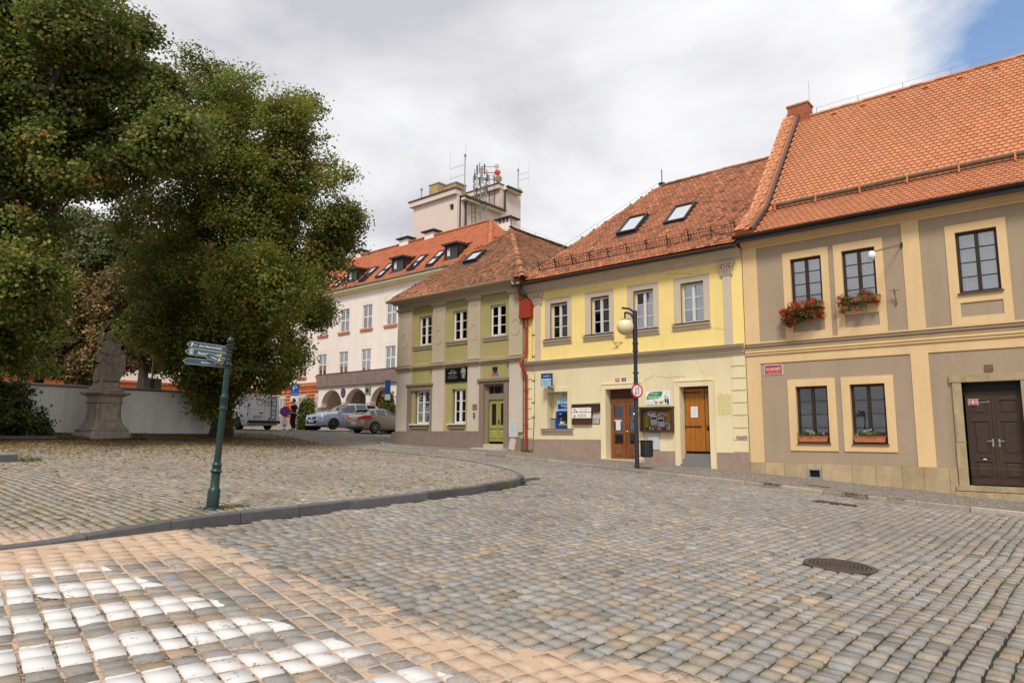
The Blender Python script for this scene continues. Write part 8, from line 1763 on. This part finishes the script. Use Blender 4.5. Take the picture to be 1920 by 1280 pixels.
def car(name, label, loc, heading, paint, L, W, H, stations, belt, arch, wr, front, glassset, spk=9, rimm='rim'):
    """shell lofted through stations x: (x, z floor, z top, half width, roof half width); panes, lamps and trim are pieces of their own"""
    root = empty(name, loc, heading, label=label, cat='car'); NP = 10
    def ring(st):
        x, zl, zt, w, wr_ = st; b = belt(x); hood = zt < b + .12; P = [(0, zl), (w * .88, zl), (w * .985, zl + .12), (w, .55), (w * .985, min(b, zt) - .10), (w * .955, min(b, zt) - .015)]
        if hood: P += [(w * .90, zt + .005), (w * .72, zt + .028), (w * .4, zt + .042), (0, zt + .046)]
        else: P += [(w * .955 + (wr_ - w * .955) * .52, b + (zt - b) * .52), (wr_, zt - .09), (wr_ * .72, zt - .012), (0, zt)]
        return [(x, y, z) for y, z in P]
    R_ = [ring(s) for s in stations]; body = MB(); panes = {}
    for i in range(len(R_) - 1):
        for j in range(NP - 1):
            key = glassset(i, j)
            for s in (1, -1):
                q = [R_[i][j], R_[i + 1][j], R_[i + 1][j + 1], R_[i][j + 1]]; q = [(a, b * s, c) for a, b, c in q]
                if s < 0: q = q[::-1]
                if key: panes.setdefault((key, s if key == 'side_window' else 0), []).append(q)
                else: body.face(q[::-1])
    for R0, s in ((R_[0], 1), (R_[-1], -1)): body.face([(a, b, c) for a, b, c in R0] + [(a, -b, c) for a, b, c in R0[-2:0:-1]])
    bo = body.build('body', [paint], root, local=True); bm = bmesh.new(); bm.from_mesh(bo.data); bmesh.ops.remove_doubles(bm, verts=bm.verts, dist=.0005); bmesh.ops.recalc_face_normals(bm, faces=bm.faces); bm.to_mesh(bo.data); bm.free(); smooth_by_angle(bo, 38)
    for (key, s), fs in panes.items():
        g = MB(); [g.face(q) for q in fs]; go = g.build(key, M['carglass'], root, local=True); bm = bmesh.new(); bm.from_mesh(go.data); bmesh.ops.remove_doubles(bm, verts=bm.verts, dist=.0005); bmesh.ops.recalc_face_normals(bm, faces=bm.faces); bm.to_mesh(go.data); bm.free(); smooth_by_angle(go, 50)
    hw = W / 2
    for ax in arch:
        for s in (1, -1):
            y = s * (hw + .004); m_ = MB(); rr = wr * 1.15; pts = [(ax + rr * math.cos(t), wr + rr * math.sin(t)) for t in [PI * (-.08) + PI * 1.16 * k / 18 for k in range(19)]]
            b = len(m_.v); m_.v += [(x, y, z) for x, z in pts] + [(x, s * (hw - .22), z) for x, z in pts]; m_.f.append(tuple(range(b, b + 19))); m_.m.append(0)
            for k in range(18): m_.f.append((b + k, b + k + 1, b + 20 + k, b + 19 + k)); m_.m.append(0)
            m_.build('wheel_arch', M['plastic'], root, local=True); wheel(root, ax, s * (hw + .012), wr, .21, spk, rimm)
    MB().box(-L / 2 + .25, L / 2 - .25, -hw + .12, hw - .12, .16, .34).build('underbody', M['plastic'], root, local=True)
    return root
pa = mat('silver_blue_paint', (.40, .46, .60), .25, .02, 2, spec=.5, metal=.35, coat=.6); pb = mat('champagne_paint', (.30, .25, .195), .28, .02, 2, spec=.5, metal=.45, coat=.6)
gA = float(gz(-35.4))
def front_gap(i, j): return None
# silver-blue people carrier, nose towards the street
st = [(2.33, .34, .60, .62, .3), (2.26, .24, .78, .76, .4), (2.10, .20, .90, .86, .5), (1.75, .19, 1.00, .92, .5), (1.25, .19, 1.07, .94, .5), (1.05, .19, 1.11, .94, .60), (.55, .19, 1.40, .94, .66), (.12, .19, 1.585, .94, .67), (-.25, .19, 1.655, .94, .68), (-.32, .19, 1.66, .94, .68), (-1.10, .19, 1.665, .94, .68), (-1.18, .19, 1.665, .94, .68), (-1.85, .20, 1.63, .93, .67), (-2.10, .22, 1.56, .90, .65), (-2.26, .26, 1.20, .86, .60), (-2.32, .34, .95, .78, .5)]
def gs_a(i, j):
    if 4 <= i <= 6 and j in (7, 8): return 'windscreen'
    if 5 <= i <= 11 and j in (5, 6) and i not in (8, 10): return 'side_window'
    return None
ca = car('people_carrier', 'silver blue people carrier parked nose out before the arches', (-36.35, 26.0, gA + .10), math.radians(-90), pa, 4.66, 1.88, 1.67, st, lambda x: 1.02 + .04 * (1 - x / 2.3) * .5, (1.38, -1.38), .335, True, gs_a, 10)
def at_car(o, x, y, z): return (x, y, z)
mb = MB(); mb.loft([[(2.335, y, z) for y, z in ((-.42, .62), (.42, .62), (.36, .76), (-.36, .76))], [(2.30, y, z) for y, z in ((-.44, .60), (.44, .60), (.38, .79), (-.38, .79))]]); mb.build('grille', M['plastic'], ca, local=True)
MB().box(2.335, 2.35, -.36, .36, .735, .755).box(2.335, 2.348, -.07, .07, .66, .735).build('grille_bar', M['chrome'], ca, local=True)
for s in (1, -1):
    MB().loft([[(2.31, s * .46, .74), (2.31, s * .46, .80), (2.22, s * .72, .88), (2.20, s * .74, .80)], [(2.0, s * .46, .76), (2.0, s * .46, .86), (1.88, s * .885, .945), (1.90, s * .90, .86)]]).build('headlight', M['lampclear'], ca, local=True)
    MB().loft([[(2.335, s * .42, .40), (2.335, s * .42, .48), (2.24, s * .74, .50), (2.24, s * .74, .42)], [(2.1, s * .42, .40), (2.1, s * .42, .48), (2.1, s * .8, .50), (2.1, s * .8, .42)]]).build('fog_lamp', M['plastic'], ca, local=True)
    MB().obox((.98, s * 1.02, 1.12), (.09, 0, 0), (0, .10, 0), (0, 0, .065)).build('mirror', pa, ca, local=True)
    MB().bar((.55, s * .935, .90), (.40, s * .935, .90), .03).bar((-.60, s * .935, .92), (-.75, s * .935, .92), .03).build('door_handle', pa, ca, local=True)
    MB().tube([(.1, s * .60, 1.64), (-.3, s * .62, 1.70), (-1.5, s * .62, 1.70), (-1.9, s * .60, 1.64)], .02, 6).build('roof_rail', M['plastic'], ca, local=True)
MB().box(2.36, 2.37, -.26, .26, .43, .54).build('number_plate', M['plate_w'], ca, local=True); MB().box(2.1, 2.345, -.5, .5, .36, .54).build('lower_grille', M['plastic'], ca, local=True); MB().box(2.0, 2.36, -.62, .62, .26, .32).build('front_lip', pa, ca, local=True)
lettering(ca, '7AZ 1834', (2.372, 0, .485), (0, 1, 0), (0, 0, 1), .40, .07, M['black'], local=True)
# champagne hatchback, tail towards the street
st = [(2.12, .34, .58, .60, .3), (2.05, .24, .72, .74, .4), (1.85, .20, .84, .84, .5), (1.45, .19, .93, .885, .5), (.95, .19, 1.00, .89, .5), (.72, .19, 1.03, .89, .58), (.30, .19, 1.27, .89, .62), (-.10, .19, 1.42, .89, .63), (-.42, .19, 1.455, .89, .635), (-.50, .19, 1.46, .89, .635), (-1.18, .19, 1.43, .89, .62), (-1.26, .19, 1.42, .885, .615), (-1.62, .20, 1.36, .87, .59), (-1.72, .21, 1.34, .86, .58), (-2.00, .22, 1.02, .84, .56), (-2.10, .27, .92, .80, .5), (-2.155, .34, .80, .70, .45)]
def gs_b(i, j):
    if 4 <= i <= 6 and j in (7, 8): return 'windscreen'
    if i == 13 and j in (7, 8): return 'rear_window'
    if 5 <= i <= 11 and j in (5, 6) and i not in (8, 10): return 'side_window'
    return None
gB = float(gz(-33.2))
cb = car('hatchback', 'champagne beige hatchback parked tail out beside the olive house', (-33.35, 26.75, gB + .04), math.radians(90), pb, 4.3, 1.78, 1.46, st, lambda x: .95 + .06 * (1 - x / 2.1) * .6, (1.30, -1.33), .325, True, gs_b, 8)
for s in (1, -1):
    MB().loft([[(-2.20, s * .36, .78), (-2.17, s * .36, .90), (-2.10, s * .84, 1.00), (-2.15, s * .84, .80)], [(-2.0, s * .36, .78), (-2.0, s * .36, .90), (-1.58, s * .91, 1.01), (-1.66, s * .925, .87)]]).build('tail_light', M['lampred'], cb, local=True)
    MB().box(-2.13, -1.98, s * .58 - .14, s * .58 + .14, .36, .46).build('reflector', M['lampred'], cb, local=True); MB().obox((.68, s * .97, 1.04), (.08, 0, 0), (0, .09, 0), (0, 0, .06)).build('mirror', pb, cb, local=True)
    MB().bar((.30, s * .888, .83), (.16, s * .888, .83), .028).bar((-.80, s * .888, .86), (-.94, s * .888, .86), .028).build('door_handle', M['chrome'], cb, local=True)
MB().box(-2.172, -2.162, -.26, .26, .50, .61).build('number_plate', M['plate_w'], cb, local=True); MB().box(-2.165, -1.9, -.74, .74, .24, .36).build('rear_valance', M['plastic'], cb, local=True); lettering(cb, '3S5 9746', (-2.174, 0, .555), (0, -1, 0), (0, 0, 1), .40, .07, M['black'], local=True); MB().box(-2.174, -2.16, -.26, -.225, .5, .61).build('plate_band', M['blue'], cb, local=True)
MB().loft([[(-1.55, y, z) for y, z in ((-.58, 1.36), (.58, 1.36), (.58, 1.385), (-.58, 1.385))], [(-1.84, y, z) for y, z in ((-.55, 1.33), (.55, 1.33), (.55, 1.345), (-.55, 1.345))]]).build('roof_spoiler', pb, cb, local=True); MB().bar((-1.93, .0, 1.07), (-1.86, -.28, 1.13), .02).build('wiper', M['plastic'], cb, local=True); MB().box(-2.10, -2.085, -.06, .06, .86, .90).build('badge', M['chrome'], cb, local=True)
# white van with ladder
pw = mat('van_white', (.66, .67, .70), .3, .03, 2, spec=.5, coat=.4); VAN = (-38.0, 20.0, float(gz(-36.5)) + .02)
vn = empty('van', VAN, math.radians(182), label='white panel van with lettered rear doors and a ladder, half behind the lime tree', cat='van')
st = [(2.5, .40, .80, .72, .4), (2.42, .28, 1.0, .86, .5), (2.15, .22, 1.12, .95, .6), (1.75, .22, 1.30, .975, .74), (1.25, .22, 1.78, .98, .80), (.95, .22, 1.90, .98, .83), (.4, .22, 1.95, .98, .84), (-2.35, .22, 1.95, .98, .84), (-2.48, .30, 1.90, .96, .82)]
body = MB(); R_ = []
for x, zl, zt, w, wr_ in st:
    b = 1.12; hood = zt < b + .1; P = [(0, zl), (w * .9, zl), (w, zl + .14), (w, .7), (w, min(b, zt) - .03), (w * .985, min(b, zt))] + ([(w * .9, zt + .01), (w * .7, zt + .03), (0, zt + .04)] if hood else [(w * .985 + (wr_ - w * .985) * .6, b + (zt - b) * .6), (wr_, zt - .07), (0, zt)]); R_.append([(x, y, z) for y, z in P])
for i in range(len(R_) - 1):
    for j in range(8):
        if i in (3,) and j in (6, 7): continue
        for s in (1, -1): q = [(a, b * s, c) for a, b, c in (R_[i][j], R_[i + 1][j], R_[i + 1][j + 1], R_[i][j + 1])]; body.face(q if s < 0 else q[::-1])
for R0 in (R_[0], R_[-1]): body.face([p for p in R0] + [(a, -b, c) for a, b, c in R0[-2:0:-1]])
bo = body.build('body', pw, vn, local=True); bm = bmesh.new(); bm.from_mesh(bo.data); bmesh.ops.remove_doubles(bm, verts=bm.verts, dist=.0005); bmesh.ops.recalc_face_normals(bm, faces=bm.faces); bm.to_mesh(bo.data); bm.free(); smooth_by_angle(bo, 35)
g = MB()
for s in (1, -1): q = [(a, b * s, c) for j in (6,) for a, b, c in (R_[3][j], R_[4][j], R_[4][j + 1], R_[3][j + 1])]; g.face(q); q = [(a, b * s, c) for a, b, c in (R_[3][7], R_[4][7], R_[4][8], R_[3][8])]; g.face(q)
g.build('windscreen', M['carglass'], vn, local=True)
for s, a in ((1, .02), (-1, .02)):
    y0, y1 = (.012, .86) if s > 0 else (-.86, -.012)
    o = MB().loft([[(-2.485, y0, .50), (-2.485, y1, .50), (-2.485, y1, 1.10), (-2.485, y0, 1.10)], [(-2.515, y0, .50), (-2.515, y1, .50), (-2.515, y1, 1.10), (-2.515, y0, 1.10)]]).loft([[(-2.47, y0, 1.115), (-2.47, y1, 1.115), (-2.44, y1 * .93, 1.83), (-2.44, y0, 1.83)], [(-2.515, y0, 1.115), (-2.515, y1, 1.115), (-2.47, y1 * .93, 1.83), (-2.47, y0, 1.83)]]).build('rear_door', pw, vn, local=True)
    if s > 0: MB().box(-2.53, -2.51, .10, .32, .86, .93).build('door_handle', M['plastic'], o, local=True)
    MB().loft([[(-2.47, s * .87, .72), (-2.47, s * .975, .72), (-2.40, s * .99, .72)], [(-2.45, s * .85, 1.42), (-2.45, s * .945, 1.42), (-2.38, s * .96, 1.42)]]).build('tail_light', M['lampred'], vn, local=True); MB().box(-2.485, -2.38, s * .93 - .045, s * .93 + .05, .92, 1.0).box(-2.485, -2.38, s * .93 - .045, s * .93 + .05, .66, .72).build('clear_lens', M['lampclear'], vn, local=True)
    for ax in (1.55, -1.45):
        MB().loft([[(ax + .38 * math.cos(t), s * .99, .34 + .38 * math.sin(t)) for t in [PI * k / 12 for k in range(13)]], [(ax + .38 * math.cos(t), s * .8, .34 + .38 * math.sin(t)) for t in [PI * k / 12 for k in range(13)]]]).build('wheel_arch', M['plastic'], vn, local=True); wheel(vn, ax, s * 1.0, .34, .22, 5)
MB().box(-2.60, -2.35, -.96, .96, .34, .49).build('rear_bumper', M['plastic'], vn, local=True); MB().box(-2.54, -2.51, .10, .68, .70, .735).build('plate_lamp_strip', M['plastic'], vn, local=True); MB().box(-2.535, -2.515, .14, .66, .565, .675).build('number_plate', M['plate_w'], vn, local=True); MB().box(-2.54, -2.534, .60, .66, .565, .675).build('plate_band', M['blue'], vn, local=True)
lettering(vn, '5AZ 9126', (-2.542, .38, .62), (0, -1, 0), (0, 0, 1), .38, .07, M['black'], local=True)
lettering(vn, 'ANGEL', (-2.502, -.22, 1.52), (0, -1, 0), (.08, 0, 1), .62, .22, M['plastic'], local=True); lettering(vn, 'TECHNOLOGY', (-2.516, -.22, 1.33), (0, -1, 0), (.06, 0, 1), .62, .09, M['flash'], local=True)
MB().tube([(-2.515 + .06 * math.sin(t) * .2, .30 + .17 * math.cos(t), 1.48 + .17 * math.sin(t)) for t in [2 * PI * k / 20 for k in range(21)]], .012, 5).build('logo_ring', M['flash'], vn, local=True)
lad = MB()
for y in (-.37, -.66): lad.tube([(-2.60, y, .56), (-2.60, y, 1.15), (-2.56, y, 1.88), (-2.45, y, 1.99)], .022, 6)
for z in (.80, 1.05, 1.30, 1.55, 1.78): lad.tube([(-2.59, -.37, z), (-2.59, -.66, z)], .018, 5)
for y in (-.37, -.66): lad.obox((-2.56, y + .05, .58), (.05, 0, 0), (0, .06, 0), (0, 0, .03))
lad.build('ladder', M['plastic'], vn, local=True)
rk = MB()
for x in (-2.3, -1.2, 0): rk.box(x - .04, x + .04, -.84, .84, 2.0, 2.05)
rk.tube([(-2.42, -.95, 2.07), (-2.42, .95, 2.07)], .06, 8); rk.build('roof_rack', M['zinc'], vn, local=True)
# pale car behind the lime trunk
cc = copy_tree(cb); cc.location = (-39.6, 15.8, float(gz(-39.6))); cc.rotation_euler = (0, 0, math.radians(100)); cc['label'] = 'pale hatchback glimpsed behind the lime tree trunk'
pcol = mat('pale_grey_paint', (.50, .50, .48), .3, .02, spec=.5, coat=.5)
for ch_ in cc.children:
    if ch_.data and ch_.data.materials and ch_.data.materials[0] == pb:
        ch_.data = ch_.data.copy(); ch_.data.materials[0] = pcol

# ------------------------------------------------------------------ road signs on posts
sg = empty('road_sign', (-36.17, 21.78, float(gz(-36.17))), label='low no stopping sign with two white plates beside the van', cat='sign'); gg = float(gz(-36.17))
MB().tube([(-36.22, 21.80, gg), (-36.22, 21.80, 3.05)], .03, 8).lathe([(.16, 0), (.14, .06), (.03, .08)], (-36.22, 21.80, gg), 10).build('post', M['zinc'], sg)
nv = Vector((.86, -.5, 0)); uv = Vector((0, 0, 1)).cross(nv).normalized(); cS = Vector((-36.17, 21.77, 3.08))
def face_disc(parent, c, r, d, m, nm): mb = MB(); pts = [c + (uv * math.cos(t) + Vector((0, 0, 1)) * math.sin(t)) * r for t in [2 * PI * k / 28 for k in range(28)]]; mb.loft([[p + nv * d for p in pts], [p + nv * (d + .005) for p in pts]]); return mb.build(nm, m, parent)
face_disc(sg, cS, .30, 0, M['red'], 'rim'); face_disc(sg, cS, .245, .006, mat('no_stop_blue', (.04, .05, .36), .4, 0), 'field')
for s in (1, -1): MB().obox(cS + nv * .014, (uv + Vector((0, 0, s))).normalized() * .24, (uv - Vector((0, 0, s))).normalized() * .028, nv * .001).build('bar', M['red'], sg)
for z, h in ((2.52, .12), (2.30, .10)): o = MB().obox((-36.17, 21.77, z), uv * .14, nv * .006, (0, 0, h)).build('plate', M['white'], sg)
MB().obox((-36.155, 21.76, 2.30), uv * .09, nv * .004, (0, 0, .022)).build('arrow', M['black'], sg)
sg = empty('road_sign', (-37.5, 24.9, 2.05), label='blue parking sign on a tall post before the orange tiled wall', cat='sign'); px_s, py_s = -37.75, 23.3
MB().tube([(px_s, py_s, 1.9), (px_s, py_s, 4.9)], .035, 8).build('post', M['zinc'], sg); c0 = Vector((px_s + .05, py_s - .03, 4.50)); pbm = mat('parking_blue', (.012, .10, .42), .4, 0)
MB().obox(c0, uv * .24, nv * .008, (0, 0, .36)).build('plate', pbm, sg); lettering(sg, 'P', c0 + nv * .012 + Vector((0, 0, .08)), uv, FZ, .22, .34, M['white']); lettering(sg, 'VYHRAZENÉ', c0 + nv * .012 - Vector((0, 0, .25)), uv, FZ, .36, .06, M['white'])
MB().obox(c0 - Vector((0, 0, .55)), uv * .22, nv * .008, (0, 0, .16)).build('plate', M['white'], sg); lettering(sg, '7 - 17 h', c0 + nv * .012 - Vector((0, 0, .52)), uv, FZ, .3, .09, M['black'])
sg = empty('road_sign', (-26.75, D, 4.0), label='blue parking zone sign seen edge on at the corner of the olive house', cat='sign'); n2 = Vector((.28, -.96, 0)).normalized(); c0 = Vector((-26.72, D - .32, 4.05))
n2 = Vector((-.05, -1, 0)).normalized(); c0 = Vector((-26.70, D - .40, 4.10)); u2 = Vector((.30, .20, 0)).normalized()
MB().obox(c0, Vector((.05, .13, 0)), Vector((.012, -.006, 0)), (0, 0, .34)).build('plate', pbm, sg); MB().obox(c0 - Vector((0, 0, .50)), Vector((.05, .13, 0)), Vector((.012, -.006, 0)), (0, 0, .14)).build('plate', M['white'], sg); MB().tube([c0 + Vector((.02, .1, .1)), (-26.42, D - .02, 4.2)], .02, 6).build('bracket', M['zinc'], sg)
s = plate('house_number', 'small red number plate on the last porch pier', 'sign', -36.55, -36.2, 4.2, 4.45, PY, M['red'])

# ------------------------------------------------------------------ people
M['skin'] = mat('skin', (.45, .24, .16), .6, .04, 8); M['cloth_black'] = mat('black_cloth', (.012, .012, .014), .9, .15, 6); M['hair'] = mat('dark_hair', (.025, .016, .01), .7, .2, 20); M['shoe'] = mat('light_shoe', (.5, .49, .47), .6, .1)
def skin_chain(name, pts, edges, rad, m, parent, lv=2, root=0):
    me = bpy.data.meshes.new(name); me.from_pydata([tuple(p) for p in pts], edges, []); me.materials.append(m); o = link(bpy.data.objects.new(name, me), parent); md = o.modifiers.new('skin', 'SKIN'); md.use_smooth_shade = True
    for i, r in enumerate(rad): me.skin_vertices[0].data[i].radius = (r, r) if not isinstance(r, tuple) else r
    for i in range(len(pts)): me.skin_vertices[0].data[i].use_root = (i == root)
    sb = o.modifiers.new('smooth', 'SUBSURF'); sb.levels = lv; sb.render_levels = lv; return o
def person(label, loc, rz, cloth, look=0.0):
    p = empty('person', loc, rz, label=label, cat='person')       # faces local -Y
    # body in one piece: pelvis, spine, neck, arms, legs
    V = [(0, 0, .95), (0, .01, 1.12), (0, .02, 1.30), (0, .02, 1.44), (0, -.005, 1.54), (0, -.02, 1.60),
         (-.18, .02, 1.42), (-.22, .01, 1.18), (-.16, -.20, 1.06), (-.12, -.30, 1.10), (.18, .02, 1.42), (.24, .0, 1.17), (.23, -.14, .97), (.22, -.22, .90),
         (-.10, 0, .90), (-.11, -.04, .50), (-.11, .04, .10), (-.11, -.08, .045), (.10, 0, .90), (.12, -.10, .52), (.13, .06, .10), (.13, -.06, .045)]
    E_ = [(0, 1), (1, 2), (2, 3), (3, 4), (4, 5), (3, 6), (6, 7), (7, 8), (8, 9), (3, 10), (10, 11), (11, 12), (12, 13), (0, 14), (14, 15), (15, 16), (16, 17), (0, 18), (18, 19), (19, 20), (20, 21)]
    r = [(.15, .12), (.14, .11), (.16, .115), (.14, .10), .055, .05, .065, .048, .038, .028, .065, .048, .038, .028, .09, .065, .045, .045, .09, .065, .045, .045]
    skin_chain('body', V, E_, r, M['skin'], p)
    skin_chain('trousers', [(0, 0, .98), (-.10, 0, .88), (-.11, -.04, .50), (-.11, .045, .09), (.10, 0, .88), (.12, -.10, .52), (.13, .065, .09)], [(0, 1), (1, 2), (2, 3), (0, 4), (4, 5), (5, 6)], [(.165, .135), .105, .085, .07, .105, .085, .07], cloth, p)
    skin_chain('shirt', [(0, 0, .93), (0, .01, 1.12), (0, .02, 1.30), (0, .02, 1.45), (-.19, .02, 1.42), (-.225, .01, 1.20), (.19, .02, 1.42), (.245, .0, 1.20)], [(0, 1), (1, 2), (2, 3), (3, 4), (4, 5), (3, 6), (6, 7)], [(.165, .135), (.165, .13), (.185, .135), (.135, .11), .10, .078, .10, .078], cloth, p)
    for s, y in ((-1, -.04), (1, -.03)): MB().loft([[(s * .12 - .045, y + .09, 0), (s * .12 + .045, y + .09, 0), (s * .12 + .045, y + .09, .09), (s * .12 - .045, y + .09, .09)], [(s * .12 - .05, y - .05, 0), (s * .12 + .05, y - .05, 0), (s * .12 + .045, y - .05, .09), (s * .12 - .045, y - .05, .09)], [(s * .12 - .04, y - .17, 0), (s * .12 + .04, y - .17, 0), (s * .12 + .03, y - .17, .04), (s * .12 - .03, y - .17, .04)]]).build('shoe', M['shoe'], p, local=True, smooth=True)
    hd = MB(); prof = []
    c = Vector((0, -.03, 1.69))
    for z, rx, ry, oy in ((-.125, .03, .04, -.05), (-.10, .055, .07, -.03), (-.05, .07, .09, -.01), (0, .076, .098, 0), (.05, .078, .10, .01), (.09, .068, .085, .015), (.115, .035, .045, .015)): prof.append([tuple(c + Vector((rx * math.cos(t), oy + ry * math.sin(t) - (.014 if abs(math.sin(t) + 1) < .1 and -.06 < z < .02 else 0), z))) for t in [2 * PI * k / 16 for k in range(16)]])
    hd.loft(prof); ho = hd.build('head', M['skin'], p, local=True, smooth=True)
    MB().loft([[tuple(c + Vector((0, -.105, .02))), tuple(c + Vector((-.012, -.095, -.02))), tuple(c + Vector((.012, -.095, -.02)))], [tuple(c + Vector((0, -.107, .015))), tuple(c + Vector((-.008, -.125, -.018))), tuple(c + Vector((.008, -.125, -.018)))]]).build('nose', M['skin'], ho, local=True)
    for s in (1, -1):
        MB().lathe([(.004, -.025), (.016, -.012), (.018, .012), (.004, .028)], tuple(c + Vector((s * .08, .005, -.01))), 7).build('ear', M['skin'], ho, local=True); MB().box(c.x + s * .032 - .011, c.x + s * .032 + .011, c.y - .101, c.y - .092, c.z + .008, c.z + .018).build('eye', M['hair'], ho, local=True)
    MB().box(c.x - .022, c.x + .022, c.y - .103, c.y - .09, c.z - .062, c.z - .054).build('mouth', M['lampred'], ho, local=True)
    hr = MB(); hr.loft([[tuple(c + Vector((rx * math.cos(t), oy + ry * math.sin(t), z + (.03 if math.sin(t) < -.3 else 0)))) for t in [2 * PI * k / 16 for k in range(16)]] for z, rx, ry, oy in ((-.03, .081, .075, .035), (.03, .085, .098, .016), (.08, .080, .095, .016), (.115, .055, .065, .016), (.13, .02, .02, .016))]); hr.build('hair', M['hair'], p, local=True, smooth=True)
    for hx, hz, hy, sg_ in ((-.115, 1.10, -.315, 1), (.22, .885, -.235, -1)):    # hands: palm, four fingers, thumb
        h = MB(); h.obox((hx, hy, hz), (.035, 0, 0), (0, .018, .02), (0, -.03, .035)); 
        for k in range(4): x = hx - .028 + k * .018; l = (.07, .082, .078, .06)[k]; h.tube([(x, hy - .02, hz - .02), (x, hy - .05, hz - .02 - l * .3), (x, hy - .055, hz - l * .8)], [.009, .008, .006], 5)
        h.tube([(hx + sg_ * .035, hy, hz), (hx + sg_ * .055, hy - .03, hz - .01), (hx + sg_ * .05, hy - .055, hz - .03)], [.010, .009, .007], 5); h.build('hand', M['skin'], p, local=True, smooth=True)
    return p
pr = person('man in black T-shirt and trousers walking past the no stopping sign', (-35.95, 22.2, float(gz(-35.95)) + .015), math.radians(-62), M['cloth_black'])
person('person with dark hair standing in the porch, only the head showing over the silver car', (-40.2, 31.2, 2.36), math.radians(-20), M['cloth_black'])
